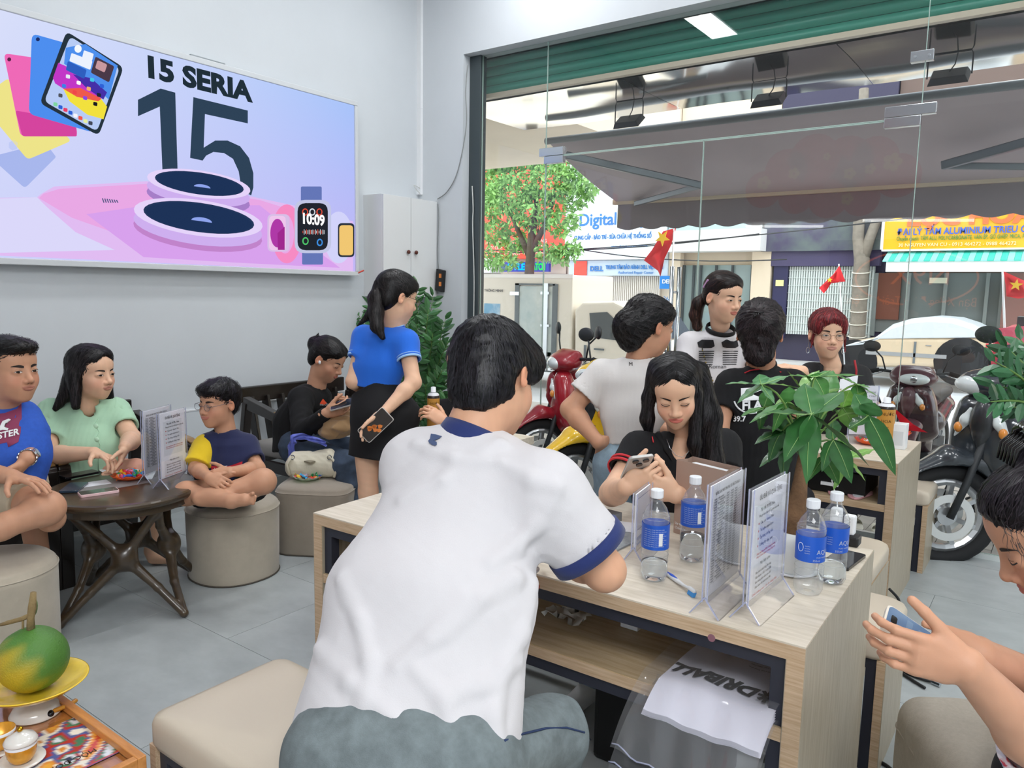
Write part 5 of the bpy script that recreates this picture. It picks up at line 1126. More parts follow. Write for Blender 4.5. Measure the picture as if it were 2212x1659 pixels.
MB().tube([tp-z*.006,tp+vnp((.004,0,.03)),tp+vnp((.012,.002,.06)),tp+vnp((.02,.004,.10))],[.011,.009,.010,.007],8).out('twig',mtw,t,smooth=True)
MB().tube([tp+vnp((.008,0,.04)),tp+vnp((-.02,-.012,.025)),tp+vnp((-.055,-.03,.012)),tp+vnp((-.075,-.04,.004))],[.006,.006,.0055,.004],8).out('twig',mtw,t,smooth=True)
MB().tube([tp+vnp((-.015,-.01,.03)),tp+vnp((-.02,-.01,.0)),tp+vnp((-.024,-.008,-.01))],[.003,.003,.003],8).out('twig',mtw,t,smooth=True)
o=MB().prism([(x*.016,y*.02) for x,y in circ(1,14)],tp+vnp((-.02,.02,.045)),(1,0,0),(0,.2,1),(0,-1,0),.001).out('leaf',mat('leaf_dry','#5f7a3a',.5),t)
# gilt cups
mgc2=mat('cup_gold','#d99a2a',.25,metal=.35,coat=.4,var=.15,vscale=40)
def cup(px,py,r,hh,lab,lid):
    p=gz(px,py);t=thing('tea_cup',lab,'cup',p)
    MB().lathe([(r*.5,.0),(r*1.3,.006),(r*1.5,.012),(r*1.48,.014),(r*.9,.008)],p,30).out('saucer',mat('porcelain','#d9d5ce',.15,coat=.6),t,smooth=True)
    MB().lathe([(r*.55,.008),(r*.75,.014),(r*.92,hh*.45),(r,hh*.85),(r,hh),(r*.94,hh),(r*.9,hh*.5),(.001,.02)],p,30).out('bowl',mgc2,t,smooth=True)
    MB().lathe([(r*1.0,hh*.86),(r*1.01,hh*.99),(r*.99,hh)],p,30,cap=False).out('white_rim',mcap,t,smooth=True)
    if lid:
        MB().lathe([(r*1.06,hh),(r*1.08,hh+.004),(r*.9,hh+.012),(r*.45,hh+.02),(r*.2,hh+.024),(.001,hh+.024)],p,30).out('lid',mat('porcelain','#d9d5ce',.15,coat=.6),t,smooth=True);MB().ell(p+z*(hh+.03),(.007,.007,.006)).out('gold_knob',mat('gilt','#c99a2a',.2,metal=1),t,smooth=True)
cup(48,1650,.032,.055,'lidded gilt tea cup on the tray table',True);cup(2,1622,.032,.055,'open gilt tea cup cut off by the left edge',False)
cg=gz(112,1545);wire('gold_tassel',[gz(100,1552)+vnp((0,0,.008)),gz(118,1545)+vnp((0,0,.012)),gz(150,1532)+vnp((0,0,.012)),gz(165,1522)+vnp((0,0,.012))],.006,mat('amber','#c98a2a',.3,coat=.4),'amber rod with a black end lying across the tray table')
tag(MB().ell(gz(108,1549)+vnp((0,0,.01)),(.013,.01,.009)).out('black_clip',mblk,smooth=True),'small black clip lying behind the printed sheet','clip')
# ---------------- leafy plants ----------------
mzz=mat('zz_leaf','#2f6b34',.3,vcol=True,coat=.25)
def zz(name,lab,base,stems,col,ll=.075,pot=None,seed=0):
    t=thing(name,lab,'potted plant',base);r=np.random.default_rng(seed);base=vnp(base)
    if pot:MB().lathe([(pot*.75,0),(pot*.8,.01),(pot,pot*1.7),(pot*1.04,pot*1.75),(pot*.95,pot*1.75),(pot*.9,pot*1.6),(.001,pot*1.6)],base,30).out('pot',mat('pot_white','#dfe0dd',.35),t,smooth=True)
    V=[];F=[];cc=[];n=0;m_=MB()
    for (tip,root,bend) in stems:
        tip=vnp(tip);root=vnp(root);L=np.linalg.norm(tip-root);P=[root+(tip-root)*s+z*bend*math.sin(s*math.pi)*L for s in np.linspace(0,1,9)];m_.tube(P,[.007*(1-.7*s) for s in np.linspace(0,1,9)],6)
        k=int(L*.75/(ll*.36));ax=nrm(tip-root);sd=nrm(np.cross(ax,FW)+r.normal(size=3)*.15)
        for i in range(k+1):
            s=.3+.7*i/max(1,k);idx=min(7,int(s*8));c=P[idx]+(P[idx+1]-P[idx])*(s*8-idx) if idx<8 else P[-1]
            for sg in((-1,1) if i<k else (0,)):
                d=nrm(sd*sg+ax*(.75 if sg else 1)+r.normal(size=3)*.22);e=nrm(np.cross(d,-FW+r.normal(size=3)*.5));l_=ll*r.uniform(.8,1.15)*(1-.25*abs(s-.6));w_=l_*.42;nn=np.cross(d,e)
                g=np.array(col)*r.uniform(.6,1.5)
                for q,(a,b,c2) in enumerate(((0,0,0),(.25,.42,.02),(.6,.46,.03),(.85,.25,.0),(1,0,-.04),(.85,-.25,.0),(.6,-.46,.03),(.25,-.42,.02),(.5,0,-.05))):V.append(c+d*l_*a+e*w_*b+nn*l_*c2);cc.append(g*(.85 if q==8 else 1))
                F+=[(n+8,n+q,n+(q+1)%8) for q in range(8)];n+=9
    m_.out('stems',mat('zz_stem','#5a7a38',.5),t,smooth=True,kind='stuff');mesh('leaves',V,F,mzz,t,cols=np.array(cc),kind='stuff')
b=vnp((-4.05,4.28,0))
st=[(PY(x,y,4.22+dy*.6),b+vnp((r_.uniform(-.06,.06),r_.uniform(-.06,.06),.27)),.04) for x,y,dy in((776,682,0),(800,660,-.1),(962,690,-.1),(935,640,.1),(900,620,0),(968,740,-.2),(955,800,-.3),(900,700,-.3),(935,720,-.3),(880,640,-.2),(965,860,-.3),(920,830,-.35),(945,880,-.3),(860,700,-.1),(840,640,.1),(985,780,0),(925,670,-.3),(905,760,-.4))]
zz('zz_plant','tall dark green zz plant in the corner behind the woman in the blue polo',b,st,(.05,.16,.05),.10,.18,1)
b=vnp(PD(2420,1300,2.3));b[2]=.0;rt=PD(2290,905,2.35)
st=[(PD(x,y,2.35+dy),rt,.08) for x,y,dy in((2150,782,0),(2152,832,.1),(2140,868,-.1),(2175,752,.1),(2205,735,.2),(2185,880,.0),(2200,800,.05))]
for k in range(3):st.append((rt+vnp((.05*(k-1),.04*k,.02)),b+vnp((.03*k-.03,0,.22)),.02))
zz('zz_plant','dark green leafy plant reaching in from the right edge before the black scooter',b,st,(.03,.12,.045),.075,.15,2)
# flags
def flag(pts,Y,lab,star=None,pole=None):
    P=[PY(x,y,Y) for x,y in pts];t=thing('flag',lab,'flag',P[0]);m_=MB();c=sum(P)/len(P);n=len(P);V=[];F=[]
    rings=[1,.66,.33]
    for s in rings:
        for i,p in enumerate(P):V.append(c+(p-c)*s+vnp((0,.05*math.sin(i*1.7+s*5)*(1 if s<1 else .5),0)))
    V.append(c);m=len(rings)
    for k in range(m-1):
        for i in range(n):F.append((k*n+i,k*n+(i+1)%n,(k+1)*n+(i+1)%n,(k+1)*n+i))
    for i in range(n):F.append(((m-1)*n+i,(m-1)*n+(i+1)%n,len(V)-1))
    mesh('cloth',V,F,mat('flag_red','#e8323a',.6),t,smooth=True)
    if star:
        x,y,s,rot=star;c=PY(x,y,Y)+vnp((0,-.09,0));MB().prism([(s*(1 if i%2==0 else .4)*math.sin(rot+i*math.pi/5),s*(1 if i%2==0 else .4)*math.cos(rot+i*math.pi/5)) for i in range(10)],c,(1,0,0),(0,0,1),(0,1,0),.01).out('star',mat('flag_yellow','#f6c832',.5),t)
    if pole:a,b=[PY(*q,Y) for q in pole];MB().tube([a,b],.012,6).out('pole',mwhite,t,smooth=True)
MB_=None
flag([(1434,500),(1460,492),(1448,530),(1436,560),(1428,598),(1420,585),(1390,562),(1410,540)],9.5,'drooping red flag with a yellow star in front of the white sign building',(1437,515,.11,.6),((1456,488),(1442,870)))
flag([(1814,574),(1826,608),(1795,612),(1780,634),(1770,622),(1800,592)],14.2,'small red flag in front of the pale folding gate',(1795,605,.05,0),((1812,570),(1826,820)))
flag([(2168,586),(2212,606),(2230,640),(2200,645),(2174,640),(2172,615)],9,'red flag with a yellow star at the right edge of the window',(2196,616,.06,.1),((2166,584),(2176,900)))
flag([(1424,246),(1460,243),(1462,258),(1440,266),(1432,256)],8.3,'tiny red flag glimpsed above the awning') if 0 else None
# ---------------- people ----------------
A_=lambda *v:np.array(v,float)
def capd(a,b,r1,r2=None,k=.02,op=1,flat=None,c0=False,c1=True):
    q=rc(a,b,r1,r2,k,op,flat);u=nrm(q['b']-q['a']);cs=[]
    if c1:cs.append((q['b'],u))
    if c0:cs.append((q['a'],-u))
    q['cap']=cs;return q
def folds(amp,fr,seed=0,ax=(0,0,1),st=.35):
    r=np.random.default_rng(seed);ax=nrm(ax);K=[];
    for i in range(4):
        k=r.normal(size=3);k=k-ax*(k@ax)*(1-st);K.append((k*fr*(.7+.5*i),r.uniform(0,6.28),r.normal(size=3)*fr*.35,r.uniform(0,6.28)))
    def f(P):
        o=np.zeros(len(P))
        for i,(k,p,k2,p2) in enumerate(K):
            w=P@k+p+1.3*np.sin(P@k2+p2);o+=(np.abs(np.sin(w))**.8-.6)/(1+.5*i)
        return o*amp
    return dict(t='fn',f=f,k=0,op=-3)
mskin=mat('skin','#ffffff',.48,vcol=True,spec=.35,sss=.12,bump=.03,bscale=500)
mhair=mat('hair','#ffffff',.42,vcol=True,spec=.35)
mbrow=mat('brow_hair','#2a211e',.7);meye=mat('eye_white','#e2dcd6',.25);miris=mat('iris','#1c120e',.12);mlash=mat('lash','#171213',.6)
SK1=np.array(lin(h('#d3a283')));SK2=np.array(lin(h('#c49376')));SK3=np.array(lin(h('#e0b597')))
class Person:
    def __init__(s,label,base,skin=SK1):
        s.t=thing('person',label,'person',base);s.sk=[];s.skin=np.array(skin)
    def skinpart(s,Q,res,colf=None,**k):
        V,F=polyg(Q,res);c=np.tile(s.skin,(len(V),1))*(1+disp(V,.035,60,3))[:,None]
        if colf:c=colf(V,c)
        s.sk.append((V,F,c));return V
    def cloth(s,name,Q,res,m,label=None,**k):
        V,F=polyg(Q,res);return mesh(name,V,F,m,s.t,smooth=True,label=label,**k)
    def finish(s):
        V,F,C=merge(s.sk);return mesh('body',V,F,mskin,s.t,smooth=True,cols=C)
    # head in its own frame: x right, y forward, z up
    def head(s,c,fwd,up,sc=1.0,fem=True,neck=None,nr=.047,look=(0,0),eyes='open',lip='#b5605a',brow=True,res=.0024,wide=1.0,smile=0,lipk=1,feat=True,eo=1.0):
        s.c=np.array(c,float);s.R=frame(fwd,up);s.s=sc;R=s.R
        L=lambda x,y,z:s.c+R@(A_(x*wide,y,z)*sc);s.L=L
        E=lambda x,y,z,a,b,d,k=.02,op=1,rot=None:el(L(x,y,z),A_(a*wide,b,d)*sc,R if rot is None else R@rot,k*sc,op)
        jw=.058 if fem else .063
        Q=[E(0,-.015,.035,.075,.093,.080),E(0,.018,-.028,jw,.067,.078,.03),E(0,.03,-.066,.044 if fem else .05,.048,.038,.03),E(0,.062,-.094,.018 if fem else .023,.018,.015,.026),E(0,.036,.045,.058,.045,.045,.03)]
        for g in(-1,1):
            Q+=[E(g*.033,.052,-.03,.026,.028,.029,.024),E(g*.031,.101,.008,.019,.016,.011,.012,-1),E(g*.031,.0725,.004,.0165,.0135,.0125,.007)]
            rt=np.array(Matrix.Rotation(g*.25,3,'Z')@Matrix.Rotation(-.18,3,'X'))
            Q+=[E(g*.077,-.012,-.004,.006,.0165,.028,.007,1,rt),E(g*.0835,-.007,-.001,.005,.0095,.018,.004,-1,rt),E(g*.0795,-.009,-.022,.005,.007,.009,.006,1,rt)]
        nb=rc(L(0,.078,.014),L(0,.097,-.022),.0075*sc,.0105*sc,.014*sc);Q+=[nb,E(0,.101,-.027,.0105,.010,.0095,.008)]
        for g in(-1,1):Q+=[E(g*.0125,.092,-.031,.0085,.009,.0075,.006),E(g*.0065,.1,-.0385,.0038,.006,.003,.002,-1)]
        w=.021+.006*smile
        Q+=[E(0,.0715,-.056,.029,.017,.024,.022)]
        w=.0215+.007*smile
        fd0=-R[:,1];B0=list(Q);xs=np.linspace(-1,1,9)
        su=cast(np.array([L(x*w,.13,-.0515-.0015*abs(x)+.004*smile*x*x+.0008*math.cos(x*6)) for x in xs]),fd0,B0,0)
        sl_=cast(np.array([L(x*w*.92,.13,-.0595+.0035*x*x+.004*smile*x*x) for x in xs]),fd0,B0,0)
        sm=cast(np.array([L(x*w*1.02,.13,-.0552+.0008*math.cos(x*5)+.0045*smile*x*x) for x in xs]),fd0,B0,0)
        ru=[(.0010+.0024*math.cos(x*1.45)**.7)*sc for x in xs];rl=[(.0010+.0034*math.cos(x*1.45)**.8)*sc for x in xs]
        ul=[rc(su[i],su[i+1],ru[i],ru[i+1],.0035*sc) for i in range(8)];ll=[rc(sl_[i],sl_[i+1],rl[i],rl[i+1],.0035*sc) for i in range(8)]
        mo=R[:,1]*.0035*sc
        Q+=ul+ll+[rc(sm[i]+mo,sm[i+1]+mo,.0012*sc,.0012*sc,.0015*sc,-1) for i in range(8)]
        s.headQ=list(Q)
        if neck is not None:
            nk=np.array(neck,float);Q+=[rc(L(0,-.022,-.05),nk,nr*sc,nr*1.08*sc,.03*sc)];s.neck=nk;s.headQ=list(Q)
        lc=np.array(lin(h(lip)))
        def colf(V,col):
            Pq=(V-s.c)@R/sc;d=np.minimum(sdf(V,ul),sdf(V,ll))/sc;m=np.clip(1-(d-.0006)/.0014,0,1)*(np.abs(Pq[:,0])<.032);m=m*lipk*.68
            col=col*(1-m[:,None])+lc*m[:,None]
            g=np.exp(-((np.abs(Pq[:,0])/wide-.04)**2+(Pq[:,2]+.03)**2)/.0006)*(Pq[:,1]>.02);col=col*(1+np.outer(g,A_(.04,-.10,-.08)))
            e=(np.abs(Pq[:,0])/wide>.076);col=col*np.where(e[:,None],A_(1.04,.86,.82),1)
            n=np.exp(-((np.abs(Pq[:,0])-.0065)**2+(Pq[:,2]+.0385)**2)/.00001)*(Pq[:,1]>.085);col=col*(1-.75*n[:,None])
            q=np.exp(-((np.abs(Pq[:,0])/wide-.031)**2/.00035+(Pq[:,2]-.010)**2/.00005))*(Pq[:,1]>.04);col=col*(1-.16*q[:,None]);return col
        s.skinpart(Q,res*sc,colf)
        if not feat:return
        fd=-R[:,1];B=s.headQ
        def onface(P,off=.0007): return cast(np.array([L(x,.13,z) for x,z in P]),fd,B,off*sc)
        def patch(P,m,nm,par,off=.0007,rings=(1,.6,.25)):
            P=np.array(P);cc=P.mean(0);A=[];n=len(P)
            for r_ in rings:A+=list(cc+(P-cc)*r_)
            A.append(cc);V=onface(A,off);F=[]
            for k in range(len(rings)-1):
                for i in range(n):F.append((k*n+i,k*n+(i+1)%n,(k+1)*n+(i+1)%n,(k+1)*n+i))
            k=len(rings)-1
            for i in range(n):F.append((k*n+i,k*n+(i+1)%n,len(V)-1))
            return mesh(nm,V,F,m,par,smooth=True)
        for g in(-1,1):
            X=.031;W_=.0145;tl=.0015
            hu,hl=(.0048*eo,.0032) if eyes=='open' else (.0,.0042)
            U=[(g*(X-W_+2*W_*q),.004-.001+ (hu)*math.sin(q*math.pi)**.8+tl*q) for q in np.linspace(0,1,9)]
            D=[(g*(X-W_+2*W_*q),.004-.001-(hl)*math.sin(q*math.pi)**.9+tl*q) for q in np.linspace(0,1,9)]
            if eyes=='open':
                e=patch(U+D[::-1][1:-1],meye,'eye',s.t,.0006)
                ix,iz=g*X+look[0]*.006,.0042+look[1]*.003;I=[]
                for q in np.linspace(0,6.283,17)[:-1]:
                    x=ix+.0062*math.cos(q);z=iz+.0062*math.sin(q);qq=min(1,max(0,(g*x-(X-W_))/(2*W_)));sn=max(0,math.sin(qq*math.pi));z=min(z,.003+hu*sn**.8+tl*qq);z=max(z,.003-hl*sn**.9+tl*qq);I.append((x,z))
                patch(I,miris,'iris',e,.0010,(1,.5))
                MB().tube(onface(U,.0008),[.0004]+[.0011*sc]*7+[.0007],5).out('lashes',mlash,s.t,smooth=True)
                MB().tube(onface([(x,z+.0045) for x,z in U[1:-1]],.0001),.0005*sc,4).out('lid_crease',mat('crease','#7a5440',.7),s.t,smooth=True)
            else:
                MB().tube(onface(D,.0006),[.0005]+[.0013*sc]*7+[.0012],5).out('lashes',mlash,s.t,smooth=True)
                MB().tube(onface([(x,z+.0035) for x,z in U[1:-1]],.0001),.0006*sc,4).out('lid_crease',mat('crease','#7a5440',.7),s.t,smooth=True)
            if brow:
                T_=[(g*(.013+.036*q),.0215+.005*math.sin(q*2.4)-.002*q) for q in np.linspace(0,1,8)];tk=[.0028,.0036,.0038,.0036,.003,.0024,.0016,.0006]
                if not fem:tk=[v*1.35 for v in tk]
                patch([(x,z+k) for (x,z),k in zip(T_,tk)]+[(x,z-k) for (x,z),k in zip(T_,tk)][::-1],mbrow,'eyebrow',s.t,.0008,(1,.5))
    def hair(s,Q,flow,n=700,length=.07,w=.0018,col='#15120f',col2=None,res=.003,seed=0,lift=.0015,smp=None,name='hair',parts=True,m=8,base=True,spread=.25):
        r=np.random.default_rng(seed);V,F=polyg(Q,res);c1=np.array(lin(h(col)));c2=np.array(lin(h(col2 or col)))*1.7
        g=grad(V,Q);amp=disp(V,.0009,260,seed+1);V0=V+g*amp[:,None]
        C0=np.tile(c1,(len(V),1))*(.9+.25*disp(V,1,150,seed)[:,None]**2)
        idx=np.arange(len(V)) if smp is None else np.nonzero(smp((V-s.c)@s.R/s.s))[0]
        P=V[r.choice(idx,n)]+r.normal(size=(n,3))*.001;st=length*r.uniform(.5,1.2,(n,1))/m;cur=[];nn=[];jit=r.normal(size=(n,3))*spread
        for i in range(m):
            gr=grad(P,Q);P=P-gr*(sdf(P,Q)-lift-.0012*r.uniform(0,1,len(P)))[:,None];cur.append(P.copy());nn.append(gr)
            d=flow(P)+jit;d=d-gr*(d*gr).sum(1)[:,None];d/=np.linalg.norm(d,axis=1)[:,None]+1e-9;P=P+d*st
        V1,F1=ribbon(np.stack(cur,1),w*r.uniform(.6,1.4,n),np.stack(nn,1))
        t_=r.uniform(0,1,(n,1))**2;C1=np.repeat(c1*(1-t_)*r.uniform(.7,1.5,(n,1))+c2*t_,2*m,0)
        V2,F2,C2=merge([(V0,F,C0),(V1,F1,C1)]);return mesh(name,V2,F2,mhair,s.t,smooth=True,cols=C2)
    def glasses(s,m,r=.019,hr=.016,wire_=.0011):
        L=s.L;pts=[]
        g=MB().tube([L(-.0335+r*math.cos(q)*1.05,.101-.002*abs(math.cos(q)),.0+hr*math.sin(q)) for q in np.linspace(0,6.283,25)[:-1]],wire_,5,closed=True)
        g.tube([L(.0335+r*math.cos(q)*1.05,.101-.002*abs(math.cos(q)),.0+hr*math.sin(q)) for q in np.linspace(0,6.283,25)[:-1]],wire_,5,closed=True)
        g.tube([L(-.0145,.101,.004),L(0,.105,.008),L(.0145,.101,.004)],wire_,5)
        for q in(-1,1):g.tube([L(q*.053,.099,.004),L(q*.074,.08,.008),L(q*.081,.0,.012),L(q*.082,-.02,.002),L(q*.08,-.028,-.012)],wire_,5)
        f=g.out('glasses',m,s.t,smooth=True)
        for q in(-1,1):MB().prism(circ(r*.98,20,ry=hr*.96),L(q*.0335,.100,0),s.R[:,0],s.R[:,2],s.R[:,1],.0006*s.s).out('lens',thinglass('spectacle_lens',(.97,.98,.98),1.2),f)
def handQ(w,d,n,side,curl=(.3,.5,.35),sc=1.0,thumb=(.55,.75,.35),spread=.06,tcurl=.35,curls=None,flat=True):
    """w wrist, d direction of the palm, n out of the palm, side +1 when the thumb lies towards cross(d,n)"""
    w=np.array(w,float);d=nrm(d);n=np.array(n,float);n=nrm(n-d*(n@d));t=np.cross(d,n);t=t*(side if np.ndim(side)==0 else (1 if t@np.array(side)>0 else -1));sc_=sc
    P=lambda a,b,c:w+(d*a+t*b+n*c)*sc_
    Q=[rc(P(0,0,0),P(.03,0,0),.021*sc_,.017*sc_,.012,flat=(t,1.35)),rc(P(.028,0,0),P(.078,.0,0),.0145*sc_,.0125*sc_,.012,flat=(t,2.55)),rc(P(.02,.02,.006),P(.055,.028,.006),.014*sc_,.010*sc_,.012),rc(P(.02,-.02,.006),P(.06,-.024,.004),.012*sc_,.009*sc_,.01)]
    off=(.029,.0100,-.0095,-.028);ln=((.042,.026,.021),(.046,.029,.022),(.042,.027,.021),(.033,.020,.018));rr=(.0088,.009,.0086,.0076)
    tips=[]
    for i in range(4):
        cu=curls[i] if curls else (curl[0]*(1+.08*i),curl[1]*(1+.05*i),curl[2]);p=P(.080-.004*abs(i-1.2),off[i],0);a=0;dd=nrm(d+t*spread*(1.5-i))
        r=rr[i]*sc_
        for j in range(3):
            a+=cu[j];v=dd*math.cos(a)+n*math.sin(a);q=p+v*ln[i][j]*sc_;Q.append(rc(p,q,r,r*.9,.0035 if j else .006));p=q;r*=.9
        tips.append(p)
    p=P(.022,.026,.006);v=nrm(d*thumb[0]+t*thumb[1]+n*thumb[2]);r=.0125*sc_
    for j,l in enumerate((.040,.032,.026)):
        q=p+v*l*sc_;Q.append(rc(p,q,r,r*.86,.008 if j==0 else .003));p=q;r*=.86;v=nrm(v+(d*.5-t*.5*(j>0)+n*.2)*tcurl)
    tips.append(p);return Q,tips
def armQ(el_,wr,r0=.042,r1=.027,up=None,ru=.05):
    Q=[]
    if up is not None:Q.append(rc(up,el_,ru,r0,.02))
    el_=np.array(el_,float);wr=np.array(wr,float);m=el_+(wr-el_)*.3;Q+=[rc(el_,m,r0*.98,r0*1.0,.02),rc(m,wr,r0*1.0,r1,.02,)]
    return Q
def sleeve(sh,el_,fr,r0,r1,k=.03,hole=True,thick=.010):
    sh=np.array(sh,float);el_=np.array(el_,float);e=sh+(el_-sh)*fr;u=nrm(el_-sh);Q=[capd(sh,e,r0,r1,k)]
    H=[capd(e-u*.03,e+u*.04,r1-thick,r1-thick,.002,-1,c0=True)] if hole else []
    return Q,H,e,u
def band(par,e,u,r,w,m,name,off=.0015,n=32,sq=None):
    """knitted band around a sleeve end"""
    e=np.array(e,float);a=nrm(np.cross(u,(0.3,.1,1)));b=np.cross(u,a);V=[];rr=((r-.004,0),(r+off,0.0),(r+off+.0005,w*.5),(r+off,w),(r-.004,w))
    for q,z_ in rr:
        for k in range(n):t_=6.2832*k/n;V.append(e+u*(z_-w)+(a*math.cos(t_)+b*math.sin(t_))*q)
    return mesh(name,V,[(i*n+k,i*n+(k+1)%n,(i+1)*n+(k+1)%n,(i+1)*n+k) for i in range(4) for k in range(n)],m,par,smooth=True)
def onb(P,d,Q,off=.0008):
    P=np.array(P,float);return cast(P,d,Q,off)
def decal(par,name,poly2,o,u,v,d,Q,m,off=.004,rings=(1,.7,.4)):
    """printed shape that follows the cloth: polygon in (u,v) at o, projected along d"""
    u=nrm(u);v=nrm(v);P=np.array(poly2,float);c=P.mean(0);A=[]
    for r_ in rings:A+=list(c+(P-c)*r_)
    A.append(c);W_=np.array([np.array(o)+u*a+v*b-nrm(d)*.12 for a,b in A]);V=cast(W_,d,Q,off,60);n=len(P);F=[]
    for k in range(len(rings)-1):
        for i in range(n):F.append((k*n+i,k*n+(i+1)%n,(k+1)*n+(i+1)%n,(k+1)*n+i))
    k=len(rings)-1
    for i in range(n):F.append((k*n+i,k*n+(i+1)%n,len(V)-1))
    return mesh(name,V,F,m,par,smooth=True)
def cltext(par,s_,o,u,v,d,Q,size,m,width=None,bold=0,off=.0015):
    u=nrm(u);v=nrm(v);t_=text('lettering',s_,m,par,o,u,v,size,0,bold=bold,width=width);w0=np.array(woff(par));n=len(t_.data.vertices)
    V=np.zeros(n*3,np.float32);t_.data.vertices.foreach_get('co',V);V=V.reshape(-1,3)+w0
    V=cast(V-nrm(d)*.12,d,Q,off,60)-w0;t_.data.vertices.foreach_set('co',V.astype(np.float32).ravel());t_.data.update();return t_
def cottonm(name,c,**k): return mat(name,c,.85,bump=.12,bscale=420,sheen=.15,**k)
mtee=cottonm('cotton_white','#cdcacc');mnavy_=cottonm('rib_navy','#1d2c63');mdenim=mat('denim_grey','#707a7c',.85,var=.22,vscale=28,bump=.3,bscale=500)
mbpolo=cottonm('cotton_black','#141417');mredt=mat('red_trim','#c8323a',.8);mdenimb=mat('denim_light','#8fa6b5',.85,var=.15,vscale=30,bump=.3,bscale=500);mdenimd=mat('denim_dark','#3e4c60',.85,var=.25,vscale=18,bump=.3,bscale=500)
Zv=A_(0,0,1)
def flowto(pt,w=1.0,g=0.0):
    pt=np.array(pt,float)
    def f(P):
        d=pt-P;d/=np.linalg.norm(d,axis=1)[:,None]+1e-9;return d*w-Zv*g
    return f
def flowfrom(pt,down=.6,axis=None):
    pt=np.array(pt,float);ax=-Zv if axis is None else nrm(axis)
    def f(P):
        d=P-pt;d/=np.linalg.norm(d,axis=1)[:,None]+1e-9;return d+ax*down
    return f
def flowpart(p,k=1.2,down=1.0,x0=0.0):
    def f(P):
        x=(P-p.c)@p.R[:,0]/p.s-x0;z=(P-p.c)@p.R[:,2]/p.s
        return np.outer(np.tanh(x/.008)*k*np.clip(z/.06,0,1),p.R[:,0])-Zv*down-np.outer(np.clip(z/.1,0,1),p.R[:,1])*.3
    return f
PB=[]
